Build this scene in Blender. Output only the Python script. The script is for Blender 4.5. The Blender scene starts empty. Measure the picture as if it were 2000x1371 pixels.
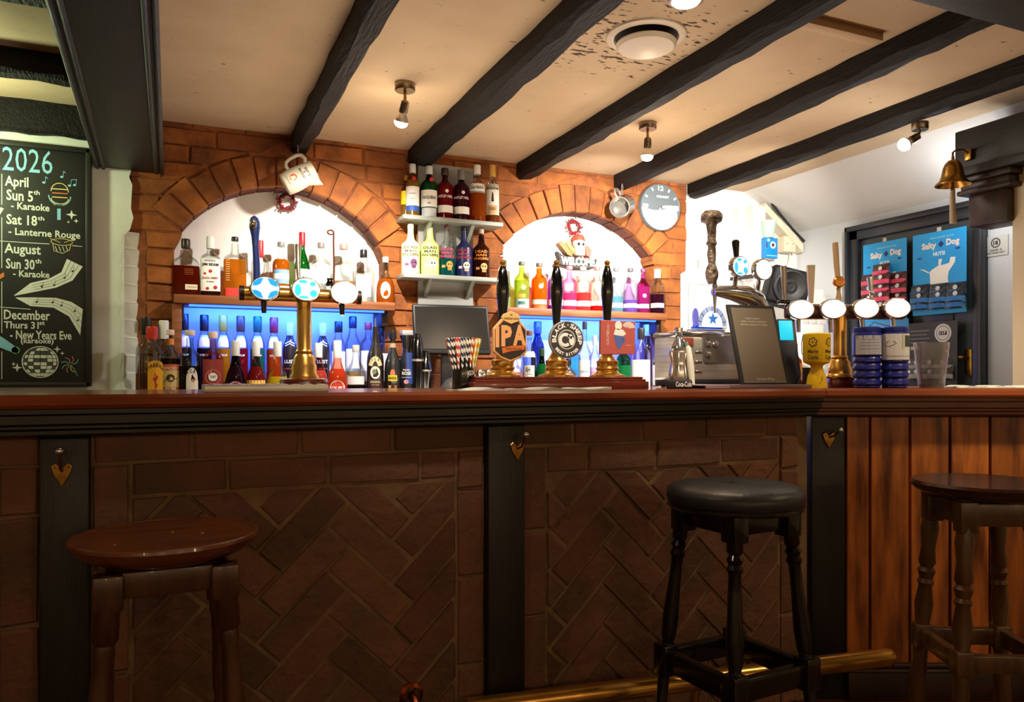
import bpy, bmesh, math, random
from mathutils import Vector, Matrix, Euler
random.seed(7)
sc = bpy.context.scene
C = sc.collection
PI = math.pi

# ------------------------------------------------------------------ camera
EYE = 1.0
TH = math.radians(23.75)
F, CX, CY = 1500.0, 1000.0, 735.0
ct, st = math.cos(TH), math.sin(TH)
cam = bpy.data.cameras.new('camera')
cam.sensor_width = 36.0
cam.lens = 36.0 * F / 2000.0
cam.shift_y = (CY - 685.5) / 2000.0
cam.clip_start = 0.02
camo = bpy.data.objects.new('camera', cam)
C.objects.link(camo)
camo.location = (0, 0, EYE)
camo.rotation_euler = (PI / 2, 0, -TH)
sc.camera = camo

# ------------------------------------------------------------------ world, lamps, exposure
sc.view_settings.view_transform = 'Standard'
sc.view_settings.look = 'None'
sc.view_settings.gamma = 1.0
sc.view_settings.use_curve_mapping = False
sc.view_settings.exposure = 0.0
sc.cycles.transparent_max_bounces = 40
sc.cycles.max_bounces = 10
sc.cycles.sample_clamp_indirect = 4.0
sc.cycles.caustics_reflective = False
sc.cycles.caustics_refractive = False
w = bpy.data.worlds.new('world')
sc.world = w
w.use_nodes = True
w.node_tree.nodes['Background'].inputs[0].default_value = (0.9, 0.7, 0.5, 1)
w.node_tree.nodes['Background'].inputs[1].default_value = 0.02


def lamp(kind, loc, power, col, size=0.03, target=None, angle=100, blend=0.6):
    l = bpy.data.lights.new('lamp', kind)
    l.energy = power
    l.color = col
    if kind == 'AREA':
        l.shape = 'RECTANGLE'
        l.size, l.size_y = size
    else:
        l.shadow_soft_size = size
    if kind == 'SPOT':
        l.spot_size = math.radians(angle)
        l.spot_blend = blend
    o = bpy.data.objects.new('lamp', l)
    C.objects.link(o)
    o.location = loc
    if target is not None:
        o.rotation_euler = (Vector(target) - Vector(loc)).to_track_quat('-Z', 'Y').to_euler()
    return o


WARM = (1.0, 0.74, 0.47)
NEUT = (1.0, 0.92, 0.82)
# the reflector bulbs of the three swivel lamps
lamp('SPOT', (0.755, 2.90, 1.915), 95, NEUT, 0.02, (0.68, 3.72, 1.26), 95, 0.95)
lamp('SPOT', (1.883, 2.86, 1.87), 95, NEUT, 0.02, (2.10, 3.72, 1.28), 130, 0.7)
lamp('SPOT', (2.66, 2.27, 1.875), 110, NEUT, 0.02, (2.72, 3.6, 1.30), 96, 0.6)
# light that spills sideways from them
lamp('POINT', (0.770, 2.86, 1.89), 1.8, (1, .8, .55), 0.03)
lamp('POINT', (1.883, 2.80, 1.84), 2.4, (1, .8, .55), 0.03)
lamp('POINT', (2.63, 2.27, 1.85), 0.9, NEUT, 0.03)
# the recessed ceiling light, then two unseen spots added to brighten stools and boards
lamp('SPOT', (1.36, 1.84, 2.02), 18, (1, .78, .52), 0.03, (1.36, 1.84, 0), 150, 0.8)
lamp('SPOT', (0.15, 1.25, 2.05), 9, (1, .78, .52), 0.03, (0.15, 1.25, 0), 150, 0.8)
lamp('SPOT', (2.35, 0.90, 1.95), 26, (1, .74, .46), 0.03, (2.45, 1.35, 0.6), 120, 0.9)
# unseen spots added in front of the bar, brightening what stands on it
for tx_ in (0.45, 1.15, 1.85, 2.35):
    lamp('SPOT', (tx_, 1.10 if tx_ < 2 else .8, 2.03), 92, (1, .86, .68), 0.03, (tx_ + .12, 2.10 if tx_ < 2 else 1.70, 1.17), 48, 0.9)
# hidden area fill added behind the counter, shining up to brighten ceiling and bottles
lamp('AREA', (1.45, 2.55, 0.84), 19, (1.0, 0.80, 0.60), (2.1, 0.35), (1.45, 2.50, 3.0))
# unseen points added along the front wall for warm fill and metal reflections
for tx_ in (-1.8, -.3, 1.2, 2.6):
    lamp('POINT', (tx_, -2.45, 1.55), 11, WARM, 0.08)
# lamp over the chalkboard
lamp('POINT', (-0.80, 3.20, 1.82), 15, (0.86, 1.0, 0.58), 0.04)
# added point hidden behind the dark header, brightening the side wall
lamp('POINT', (3.2, 2.30, 1.80), 3.6, (.95, .97, 1.0), 0.04)


# ------------------------------------------------------------------ sight-line helpers
def ray(px):
    u = (px - CX) / F
    return u * ct + st, -u * st + ct


def aty(px, Y):
    r = ray(px)
    d = Y / r[1]
    return r[0] * d, d


def atx(px, X):
    r = ray(px)
    d = X / r[0]
    return r[1] * d, d


def atd(px, d):
    r = ray(px)
    return r[0] * d, r[1] * d


def zat(py, d):
    return EYE + (CY - py) * d / F


# ------------------------------------------------------------------ materials
def lin(c):
    o = []
    for v in c[:3]:
        v = v / 255.0
        o.append(v / 12.92 if v <= 0.04045 else ((v + 0.055) / 1.055) ** 2.4)
    return (o[0], o[1], o[2], 1.0)


MC = {}


def nodes(name):
    m = bpy.data.materials.new(name)
    m.use_nodes = True
    nt = m.node_tree
    for n in list(nt.nodes):
        nt.nodes.remove(n)
    out = nt.nodes.new('ShaderNodeOutputMaterial')
    return m, nt, out


def mat(name, col, rough=0.5, metal=0.0, col2=None, ns=12.0, stretch=(1, 1, 1), bump=0.0, bscale=40.0, rnd=0.0,
        emit=0.0, coat=0.0, lo=0.35, hi=0.65, detail=6.0, spec=0.5):
    if name in MC:
        return MC[name]
    m, nt, out = nodes(name)
    N, L = nt.nodes, nt.links
    p = N.new('ShaderNodeBsdfPrincipled')
    L.new(p.outputs[0], out.inputs[0])
    p.inputs['Roughness'].default_value = rough
    p.inputs['Metallic'].default_value = metal
    p.inputs['Coat Weight'].default_value = coat
    p.inputs['Specular IOR Level'].default_value = spec
    p.inputs['Base Color'].default_value = lin(col)
    src = None
    tc = mp = None
    if col2 is not None or bump:
        tc = N.new('ShaderNodeTexCoord')
        mp = N.new('ShaderNodeMapping')
        mp.inputs['Scale'].default_value = stretch
        L.new(tc.outputs['Object'], mp.inputs[0])
    if col2 is not None:
        nz = N.new('ShaderNodeTexNoise')
        nz.inputs['Scale'].default_value = ns
        nz.inputs['Detail'].default_value = detail
        L.new(mp.outputs[0], nz.inputs['Vector'])
        rp = N.new('ShaderNodeValToRGB')
        rp.color_ramp.elements[0].position = lo
        rp.color_ramp.elements[1].position = hi
        rp.color_ramp.elements[0].color = lin(col)
        rp.color_ramp.elements[1].color = lin(col2)
        L.new(nz.outputs['Fac'], rp.inputs[0])
        src = rp.outputs[0]
    if rnd:
        oi = N.new('ShaderNodeObjectInfo')
        mr = N.new('ShaderNodeMapRange')
        mr.inputs['To Min'].default_value = 1 - rnd
        mr.inputs['To Max'].default_value = 1 + rnd
        L.new(oi.outputs['Random'], mr.inputs[0])
        hs = N.new('ShaderNodeHueSaturation')
        L.new(mr.outputs[0], hs.inputs['Value'])
        if src is None:
            hs.inputs['Color'].default_value = lin(col)
        else:
            L.new(src, hs.inputs['Color'])
        src = hs.outputs[0]
    if src is not None:
        L.new(src, p.inputs['Base Color'])
    if bump:
        nb = N.new('ShaderNodeTexNoise')
        nb.inputs['Scale'].default_value = bscale
        nb.inputs['Detail'].default_value = 5
        L.new(mp.outputs[0], nb.inputs['Vector'])
        bp = N.new('ShaderNodeBump')
        bp.inputs['Strength'].default_value = bump
        bp.inputs['Distance'].default_value = 0.01
        L.new(nb.outputs['Fac'], bp.inputs['Height'])
        L.new(bp.outputs[0], p.inputs['Normal'])
    if emit:
        p.inputs['Emission Color'].default_value = lin(col)
        p.inputs['Emission Strength'].default_value = emit
    MC[name] = m
    return m


def flat(col, rough=0.6, emit=0.0):
    """plain print or paint of one colour"""
    return mat('paint_%d_%d_%d_%d_%d' % (col[0], col[1], col[2], int(rough * 10), int(emit * 10)), col, rough, emit=emit)


def glass(tint=(250, 252, 250), refl=0.55):
    k = 'glass_%d_%d_%d' % tuple(tint)
    if k in MC:
        return MC[k]
    m, nt, out = nodes(k)
    N, L = nt.nodes, nt.links
    t = N.new('ShaderNodeBsdfTransparent')
    t.inputs[0].default_value = lin(tint)
    g = N.new('ShaderNodeBsdfGlossy')
    g.inputs['Roughness'].default_value = 0.05
    lw = N.new('ShaderNodeLayerWeight')
    lw.inputs[0].default_value = 0.35
    mu = N.new('ShaderNodeMath')
    mu.operation = 'MULTIPLY'
    mu.inputs[1].default_value = refl
    L.new(lw.outputs['Fresnel'], mu.inputs[0])
    mx = N.new('ShaderNodeMixShader')
    L.new(mu.outputs[0], mx.inputs[0])
    L.new(t.outputs[0], mx.inputs[1])
    L.new(g.outputs[0], mx.inputs[2])
    L.new(mx.outputs[0], out.inputs[0])
    MC[k] = m
    return m


def hazy_glass(col, k_=.16):
    k = 'hazy_glass_%d' % col[0]
    if k in MC:
        return MC[k]
    m = glass(col, .5).copy()
    m.name = k
    nt = m.node_tree
    out = [n for n in nt.nodes if n.type == 'OUTPUT_MATERIAL'][0]
    src = out.inputs[0].links[0].from_socket
    d = nt.nodes.new('ShaderNodeBsdfDiffuse')
    d.inputs[0].default_value = lin((220, 216, 214))
    mx = nt.nodes.new('ShaderNodeMixShader')
    mx.inputs[0].default_value = k_
    nt.links.new(src, mx.inputs[1])
    nt.links.new(d.outputs[0], mx.inputs[2])
    nt.links.new(mx.outputs[0], out.inputs[0])
    MC[k] = m
    return m


def liquid(col, clear=0.55):
    k = 'liquid_%d_%d_%d_%d' % (col[0], col[1], col[2], int(clear * 100))
    if k in MC:
        return MC[k]
    m, nt, out = nodes(k)
    N, L = nt.nodes, nt.links
    t = N.new('ShaderNodeBsdfTransparent')
    t.inputs[0].default_value = lin(col)
    d = N.new('ShaderNodeBsdfDiffuse')
    d.inputs[0].default_value = lin(col)
    tl = N.new('ShaderNodeBsdfTranslucent')
    tl.inputs[0].default_value = lin(col)
    a = N.new('ShaderNodeMixShader')
    a.inputs[0].default_value = 0.5
    L.new(d.outputs[0], a.inputs[1])
    L.new(tl.outputs[0], a.inputs[2])
    b = N.new('ShaderNodeMixShader')
    b.inputs[0].default_value = clear
    L.new(a.outputs[0], b.inputs[1])
    L.new(t.outputs[0], b.inputs[2])
    g = N.new('ShaderNodeBsdfGlossy')
    g.inputs['Roughness'].default_value = 0.06
    lw = N.new('ShaderNodeLayerWeight')
    lw.inputs[0].default_value = 0.3
    mu = N.new('ShaderNodeMath')
    mu.operation = 'MULTIPLY'
    mu.inputs[1].default_value = 0.5
    L.new(lw.outputs['Fresnel'], mu.inputs[0])
    mx = N.new('ShaderNodeMixShader')
    L.new(mu.outputs[0], mx.inputs[0])
    L.new(b.outputs[0], mx.inputs[1])
    L.new(g.outputs[0], mx.inputs[2])
    L.new(mx.outputs[0], out.inputs[0])
    MC[k] = m
    return m


BRICK = mat('brick_orange', (162, 94, 36), 0.85, col2=(106, 56, 22), ns=9, bump=0.5, bscale=60, rnd=0.22, lo=.3, hi=.7)
BRICKD = mat('brick_dark_red', (120, 76, 52), 0.75, col2=(92, 66, 48), ns=7, bump=0.6, bscale=45, rnd=0.3, lo=.3, hi=.7)
MORTAR = mat('mortar_brown', (150, 86, 44), 0.95, col2=(112, 62, 34), ns=20, bump=0.4)
MORTARD = mat('mortar_dark', (136, 108, 78), 0.95, col2=(112, 86, 60), ns=15, bump=0.4)
BEAM = mat('beam_black', (26, 22, 21), 0.65, spec=.25, col2=(20, 18, 18), ns=6, stretch=(6, 1, 6), bump=0.7, bscale=18, lo=.4, hi=.6)
BOXBEAM = mat('boxed_beam_green_black', (32, 33, 29), 0.5, col2=(24, 25, 23), ns=3, stretch=(8, .6, 8), bump=0.15, bscale=30)
PLASTER = mat('plaster_grey_white', (228, 233, 222), 0.9, col2=(214, 219, 208), ns=5, bump=0.25, bscale=18)
NICHE = mat('niche_white', (236, 234, 230), 0.9, bump=0.3, bscale=16)
CREAM = mat('cream_paint', (226, 214, 186), 0.7)
WHITEP = mat('white_paint', (222, 221, 218), 0.8, bump=0.1, bscale=20)
COUNTER = mat('counter_wood', (104, 42, 16), 0.28, col2=(134, 62, 24), ns=5, stretch=(1, 12, 12), coat=0.4, lo=.3, hi=.7)
MOULDB = mat('moulding_black', (18, 15, 13), 0.28, col2=(24, 19, 15), ns=8, stretch=(1, 6, 6))
MOULDW = mat('moulding_brown', (118, 66, 30), 0.35, col2=(92, 48, 20), ns=6, stretch=(1, 8, 8))
PINE = mat('pine_stained', (190, 108, 40), 0.35, col2=(78, 34, 10), ns=5, stretch=(5, 5, .7), rnd=0.2, lo=.35, hi=.68, coat=0.2)
POST = mat('post_black', (18, 15, 14), 0.45, col2=(24, 21, 18), ns=5, stretch=(8, 8, 1), bump=0.2)
SEATW = mat('seat_wood', (116, 62, 34), 0.3, col2=(88, 44, 24), ns=4, stretch=(1, 8, 1), coat=0.3)
LEGW = mat('leg_wood', (86, 50, 26), 0.32, col2=(60, 32, 16), ns=8, stretch=(6, 6, 1), coat=0.3)
LEGB = mat('leg_black', (16, 13, 12), 0.22, coat=0.4)
LEGO = mat('leg_oak', (98, 66, 34), 0.35, col2=(70, 44, 22), ns=7, stretch=(6, 6, 1), coat=0.2)
VINYL = mat('vinyl_black', (32, 34, 38), 0.42, col2=(52, 54, 60), ns=5, bump=0.2, bscale=30)
BRASS = mat('brass', (226, 178, 92), 0.24, 0.88, col2=(200, 150, 70), ns=10)
BRASSO = mat('brass_old', (188, 142, 66), 0.3, 1.0, col2=(130, 92, 42), ns=14)
CHROME = mat('chrome', (222, 224, 228), 0.12, 0.94)
STEEL = mat('brushed_steel', (206, 205, 198), 0.34, 0.72, col2=(180, 178, 172), ns=4, stretch=(1, 1, 40))
PEWTER = mat('pewter', (186, 184, 178), 0.25, 1.0)
NICKEL = mat('satin_nickel', (150, 132, 112), 0.3, 1.0)
BLACKG = mat('black_gloss', (10, 10, 12), 0.12, coat=0.5)
BLACKM = mat('black_matt', (22, 22, 24), 0.5)
SCREEN = mat('screen_grey', (30, 28, 27), 0.25)
BULB = mat('bulb_glow', (255, 250, 235), 0.4, emit=14)
SHELFW = mat('shelf_wood', (150, 92, 52), 0.5, col2=(120, 68, 36), ns=5, stretch=(1, 10, 10))
BOARDG = mat('shelf_grey_paint', (150, 156, 148), 0.5)
FLOORM = mat('floor_tiles', (96, 46, 24), 0.4, col2=(70, 34, 18), ns=3)
DARKW = mat('dark_stained_wood', (54, 28, 18), 0.4, col2=(36, 19, 13), ns=6, stretch=(8, 8, 1))
MAHOG = mat('mahogany', (104, 36, 22), 0.25, col2=(78, 26, 16), ns=6, stretch=(1, 8, 8), coat=0.4)


# ------------------------------------------------------------------ mesh building
class MB:
    def __init__(s):
        s.v, s.f = [], []

    def add(s, vs, fs, M=None):
        n = len(s.v)
        if M is not None:
            vs = [M @ Vector(p) for p in vs]
        s.v += [tuple(p) for p in vs]
        s.f += [tuple(i + n for i in f) for f in fs]
        return s

    def box(s, x0, x1, y0, y1, z0, z1, M=None):
        v = [(x0, y0, z0), (x1, y0, z0), (x1, y1, z0), (x0, y1, z0), (x0, y0, z1), (x1, y0, z1), (x1, y1, z1), (x0, y1, z1)]
        f = [(3, 2, 1, 0), (4, 5, 6, 7), (0, 1, 5, 4), (1, 2, 6, 5), (2, 3, 7, 6), (3, 0, 4, 7)]
        return s.add(v, f, M)

    def rbox(s, x0, x1, y0, y1, z0, z1, b=0.003, seg=2, M=None):
        bm = bmesh.new()
        bmesh.ops.create_cube(bm, size=1)
        for v in bm.verts:
            v.co = Vector((x0 + (v.co.x + .5) * (x1 - x0), y0 + (v.co.y + .5) * (y1 - y0), z0 + (v.co.z + .5) * (z1 - z0)))
        bmesh.ops.bevel(bm, geom=list(bm.edges), offset=b, segments=seg, profile=0.5, affect='EDGES', clamp_overlap=True)
        bm.verts.index_update()
        vs = [v.co.copy() for v in bm.verts]
        fs = [[v.index for v in f.verts] for f in bm.faces]
        bm.free()
        return s.add(vs, fs, M)

    def lathe(s, prof, n=20, M=None, sec=None, cap=True):
        vs, fs = [], []
        for (r, z) in prof:
            for k in range(n):
                a = 2 * PI * k / n
                q = sec(a) if sec else 1.0
                vs.append((r * q * math.cos(a), r * q * math.sin(a), z))
        for i in range(len(prof) - 1):
            for k in range(n):
                k2 = (k + 1) % n
                fs.append((i * n + k, i * n + k2, (i + 1) * n + k2, (i + 1) * n + k))
        if cap:
            if prof[0][0] > 1e-6:
                fs.append(tuple(range(n - 1, -1, -1)))
            if prof[-1][0] > 1e-6:
                b = (len(prof) - 1) * n
                fs.append(tuple(range(b, b + n)))
        return s.add(vs, fs, M)

    def cyl(s, p0, p1, r0, r1=None, n=14):
        r1 = r0 if r1 is None else r1
        return s.tube([p0, p1], [r0, r1], n)

    def tube(s, pts, r, n=8, closed=False):
        pts = [Vector(p) for p in pts]
        m = len(pts)
        rs = r if isinstance(r, (list, tuple)) else [r] * m
        up = None
        vs, fs = [], []
        for i, p in enumerate(pts):
            a = pts[(i - 1) % m] if (closed or i > 0) else p
            b = pts[(i + 1) % m] if (closed or i < m - 1) else p
            t = (b - a).normalized()
            if up is None:
                up = Vector((0, 0, 1)) if abs(t.z) < 0.9 else Vector((1, 0, 0))
            x = t.cross(up)
            if x.length < 1e-6:
                x = t.orthogonal()
            x.normalize()
            y = x.cross(t).normalized()
            up = y
            for k in range(n):
                an = 2 * PI * k / n
                vs.append(p + (x * math.cos(an) + y * math.sin(an)) * rs[i])
        for i in range(m if closed else m - 1):
            j = (i + 1) % m
            for k in range(n):
                k2 = (k + 1) % n
                fs.append((i * n + k, i * n + k2, j * n + k2, j * n + k))
        if not closed:
            fs.append(tuple(range(n - 1, -1, -1)))
            fs.append(tuple(range((m - 1) * n, m * n)))
        return s.add(vs, fs)

    def prism(s, poly, y0, y1, M=None, inset=0.0):
        """poly: (x, z) outline; front face at y0 (shrunk by inset), back face at y1"""
        n = len(poly)
        fr = shrink(poly, inset) if inset else poly
        vs = [(x, y0, z) for x, z in fr] + [(x, y1, z) for x, z in poly]
        A = sum(poly[i][0] * poly[(i + 1) % n][1] - poly[(i + 1) % n][0] * poly[i][1] for i in range(n))
        fs = [tuple(range(n)), tuple(range(2 * n - 1, n - 1, -1))]
        for i in range(n):
            j = (i + 1) % n
            fs.append((i, n + i, n + j, j))
        if inset:
            k = len(vs)
            ym = y0 + inset
            vs += [(x, ym, z) for x, z in poly]
            fs = fs[:2]
            for i in range(n):
                j = (i + 1) % n
                fs.append((i, k + i, k + j, j))
                fs.append((k + i, n + i, n + j, k + j))
        if A < 0:
            fs = [tuple(reversed(f)) for f in fs]
        return s.add(vs, fs, M)

    def sphere(s, c, r, n=12, sz=1.0, M=None):
        m = max(4, n // 2)
        prof = [(r * math.sin(PI * i / m), -r * sz * math.cos(PI * i / m)) for i in range(m + 1)]
        prof[0] = (1e-5, prof[0][1])
        prof[-1] = (1e-5, prof[-1][1])
        T = Matrix.Translation(c)
        return s.lathe(prof, n, (M @ T) if M is not None else T)

    def mesh(s, name, material, ang=38):
        me = bpy.data.meshes.new(name)
        me.from_pydata(s.v, [], s.f)
        if material is not None:
            me.materials.append(material)
        if ang:
            me.shade_smooth()
            me.set_sharp_from_angle(angle=math.radians(ang))
        me.update()
        return me

    def build(s, name, material, parent=None, ang=38):
        o = bpy.data.objects.new(name, s.mesh(name, material, ang))
        C.objects.link(o)
        if parent is not None:
            o.parent = parent
        return o


def shrink(poly, d):
    n = len(poly)
    cx = sum(p[0] for p in poly) / n
    cz = sum(p[1] for p in poly) / n
    out = []
    for x, z in poly:
        L = math.hypot(x - cx, z - cz) or 1e-6
        k = max(0.0, 1 - d * 1.3 / L)
        out.append((cx + (x - cx) * k, cz + (z - cz) * k))
    return out


def clip_rect(poly, x0, x1, z0, z1):
    def cut(ps, inside, inter):
        o = []
        for i in range(len(ps)):
            a, b = ps[i], ps[(i + 1) % len(ps)]
            if inside(a):
                o.append(a)
                if not inside(b):
                    o.append(inter(a, b))
            elif inside(b):
                o.append(inter(a, b))
        return o

    def ix(v):
        return lambda a, b: (v, a[1] + (b[1] - a[1]) * (v - a[0]) / (b[0] - a[0]))

    def iz(v):
        return lambda a, b: (a[0] + (b[0] - a[0]) * (v - a[1]) / (b[1] - a[1]), v)
    for ins, it in ((lambda p: p[0] >= x0, ix(x0)), (lambda p: p[0] <= x1, ix(x1)),
                    (lambda p: p[1] >= z0, iz(z0)), (lambda p: p[1] <= z1, iz(z1))):
        if len(poly) < 3:
            return []
        poly = cut(poly, ins, it)
    return poly if len(poly) >= 3 else []


def area(poly):
    return abs(sum(poly[i][0] * poly[(i + 1) % len(poly)][1] - poly[(i + 1) % len(poly)][0] * poly[i][1] for i in range(len(poly)))) / 2


def tag(o, label, cat, group=None, kind=None):
    o['label'] = label
    o['category'] = cat
    if group:
        o['group'] = group
    if kind:
        o['kind'] = kind
    return o


def thing(name, label, cat, loc=(0, 0, 0), rz=0.0, group=None, rot=None):
    o = bpy.data.objects.new(name, None)
    o.empty_display_size = 0.05
    C.objects.link(o)
    o.location = loc
    o.rotation_euler = rot if rot is not None else (0, 0, rz)
    return tag(o, label, cat, group)


def structure(name, label, cat, loc=(0, 0, 0), rz=0.0):
    o = thing(name, label, cat, loc, rz)
    o['kind'] = 'structure'
    return o


def face_cam(x, y, k=1.0):
    return -math.atan2(x, y) * k


# ------------------------------------------------------------------ flat print: lettering and drawings
TXT = {}


def glyphs(s, bold=0.0):
    k = (s, bold)
    if k not in TXT:
        c = bpy.data.curves.new('t', 'FONT')
        c.body = s
        c.resolution_u = 2
        c.offset = bold
        c.fill_mode = 'FRONT'
        o = bpy.data.objects.new('t', c)
        me = bpy.data.meshes.new_from_object(o)
        vs = [(v.co.x, v.co.y) for v in me.vertices]
        fs = [tuple(p.vertices) for p in me.polygons]
        bpy.data.objects.remove(o)
        bpy.data.curves.remove(c)
        bpy.data.meshes.remove(me)
        TXT[k] = (vs, fs)
    return TXT[k]


class Art:
    """print on a surface whose plane is local x (across) and z (up), facing local -y; bend wraps it round a cylinder"""

    def __init__(s, parent, y=0.0, bend=None, eps=0.00025, rough=0.6, emit=0.0):
        s.p, s.y, s.bend, s.eps, s.rough, s.emit = parent, y, bend, eps, rough, emit
        s.layer = 1
        s.by = {}

    def put(s, vs, fs, col):
        L = s.by.setdefault(col, MB())
        off = s.layer * s.eps
        if s.bend:
            r = s.bend + off
            q = [(r * math.sin(x / s.bend), -r * math.cos(x / s.bend), z) for x, z in vs]
        else:
            q = [(x, s.y - off, z) for x, z in vs]
        L.add(q, fs)

    def up(s):
        s.layer += 1
        return s

    def poly(s, pts, col):
        if s.bend and len(pts) == 4:
            # split wide quads so that they follow the curve
            (ax, az), (bx, bz), (cx, cz), (dx, dz) = pts
            n = max(1, int(abs(bx - ax) / (s.bend * .3)))
            vs, fs = [], []
            for i in range(n + 1):
                t = i / n
                vs += [(ax + (bx - ax) * t, az + (bz - az) * t), (dx + (cx - dx) * t, dz + (cz - dz) * t)]
            for i in range(n):
                fs.append((2 * i, 2 * i + 2, 2 * i + 3, 2 * i + 1))
            s.put(vs, fs, col)
        else:
            s.put(pts, [tuple(range(len(pts)))], col)
        return s

    def rect(s, x0, x1, z0, z1, col):
        return s.poly([(x0, z0), (x1, z0), (x1, z1), (x0, z1)], col)

    def disc(s, x, z, rx, col, rz=None, n=24, a0=0, a1=2 * PI):
        rz = rx if rz is None else rz
        full = abs(a1 - a0 - 2 * PI) < 1e-3
        pts = [(x + rx * math.cos(a0 + (a1 - a0) * i / n), z + rz * math.sin(a0 + (a1 - a0) * i / n)) for i in range(n if full else n + 1)]
        return s.poly(pts, col)

    def stroke(s, pts, w, col, closed=False):
        m = len(pts)
        vs, fs = [], []
        for i, (x, z) in enumerate(pts):
            a = pts[(i - 1) % m] if (closed or i > 0) else pts[i]
            b = pts[(i + 1) % m] if (closed or i < m - 1) else pts[i]
            tx, tz = b[0] - a[0], b[1] - a[1]
            L = math.hypot(tx, tz) or 1e-9
            nx, nz = -tz / L * w / 2, tx / L * w / 2
            vs += [(x + nx, z + nz), (x - nx, z - nz)]
        for i in range(m if closed else m - 1):
            j = (i + 1) % m
            fs.append((2 * i, 2 * i + 1, 2 * j + 1, 2 * j))
        s.put(vs, fs, col)
        return s

    def arc(s, x, z, r, a0, a1, w, col, rz=None, n=16):
        rz = r if rz is None else rz
        full = abs(abs(a1 - a0) - 2 * PI) < 1e-3
        return s.stroke([(x + r * math.cos(a0 + (a1 - a0) * i / n), z + rz * math.sin(a0 + (a1 - a0) * i / n))
                         for i in range(n if full else n + 1)], w, col, full)

    def text(s, t, x0, x1, z0, z1, col, bold=0.0, rot=0.0):
        vs, fs = glyphs(t, bold)
        if not vs:
            return s
        ax = min(v[0] for v in vs); bx = max(v[0] for v in vs)
        az = min(v[1] for v in vs); bz = max(v[1] for v in vs)
        kx = (x1 - x0) / max(1e-6, bx - ax)
        kz = (z1 - z0) / max(1e-6, bz - az)
        q = [(x0 + (x - ax) * kx, z0 + (z - az) * kz) for x, z in vs]
        if rot:
            cx, cz = (x0 + x1) / 2, (z0 + z1) / 2
            c, n = math.cos(rot), math.sin(rot)
            q = [(cx + (x - cx) * c - (z - cz) * n, cz + (x - cx) * n + (z - cz) * c) for x, z in q]
        s.put(q, fs, col)
        return s

    def ctext(s, t, cx, cz, w, h, col, bold=0.0, rot=0.0):
        return s.text(t, cx - w / 2, cx + w / 2, cz - h / 2, cz + h / 2, col, bold, rot)

    def arctext(s, t, cx, cz, R, a0, a1, w, h, col, bold=0.03, inside=False):
        n = len(t)
        for i, ch in enumerate(t):
            if ch == ' ':
                continue
            a = a0 + (a1 - a0) * (i / max(1, n - 1))
            rot = a - PI / 2 if not inside else a + PI / 2
            ww = w * (0.35 if ch in "I-'." else 1.0)
            hh = h * (0.2 if ch == '-' else 1.0)
            s.ctext(ch, cx + R * math.cos(a), cz + R * math.sin(a), ww, hh, col, bold, rot)
        return s

    def done(s, name='lettering'):
        for col, L in s.by.items():
            L.build(name, flat(col, s.rough, s.emit), s.p, ang=0)


W, K = (238, 236, 230), (18, 18, 20)
# ================================================================== THE SETTING
CEIL = 2.09
YW = 3.59          # face of the brick back wall
XR = 3.49          # right-hand side wall

fl = structure('floor', 'dark red-brown pub floor, a strip of it shows below the panelled bar', 'floor')
MB().box(-2.6, 3.7, -2.8, 4.0, -0.05, 0.0).build('floor_slab', FLOORM, fl)

# ceiling with sooty marks around the air vent
def ceiling_material():
    m = mat('ceiling_plaster', (208, 184, 152), 0.9, col2=(194, 168, 136), ns=2.5, bump=0.35, bscale=9)
    nt = m.node_tree
    N, L = nt.nodes, nt.links
    p = [n for n in N if n.type == 'BSDF_PRINCIPLED'][0]
    src = p.inputs['Base Color'].links[0].from_socket
    tc = [n for n in N if n.type == 'TEX_COORD'][0]
    sub = N.new('ShaderNodeVectorMath'); sub.operation = 'DISTANCE'
    sub.inputs[1].default_value = (1.36, 2.12, CEIL)
    L.new(tc.outputs['Object'], sub.inputs[0])
    mr = N.new('ShaderNodeMapRange')
    mr.inputs['From Min'].default_value = 0.12
    mr.inputs['From Max'].default_value = 0.42
    mr.inputs['To Min'].default_value = 0.17
    mr.inputs['To Max'].default_value = 0.0
    L.new(sub.outputs['Value'], mr.inputs[0])
    mp = N.new('ShaderNodeMapping'); mp.inputs['Scale'].default_value = (26, 60, 26)
    L.new(tc.outputs['Object'], mp.inputs[0])
    nz = N.new('ShaderNodeTexNoise'); nz.inputs['Scale'].default_value = 1; nz.inputs['Detail'].default_value = 4
    L.new(mp.outputs[0], nz.inputs['Vector'])
    ad = N.new('ShaderNodeMath'); ad.operation = 'ADD'
    L.new(nz.outputs['Fac'], ad.inputs[0]); L.new(mr.outputs[0], ad.inputs[1])
    rp = N.new('ShaderNodeMapRange')
    rp.inputs['From Min'].default_value = 0.70; rp.inputs['From Max'].default_value = 0.76
    L.new(ad.outputs[0], rp.inputs[0])
    mx = N.new('ShaderNodeMix'); mx.data_type = 'RGBA'
    L.new(rp.outputs[0], mx.inputs['Factor'])
    L.new(src, mx.inputs['A']); mx.inputs['B'].default_value = lin((70, 56, 44))
    L.new(mx.outputs['Result'], p.inputs['Base Color'])
    return m


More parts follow.
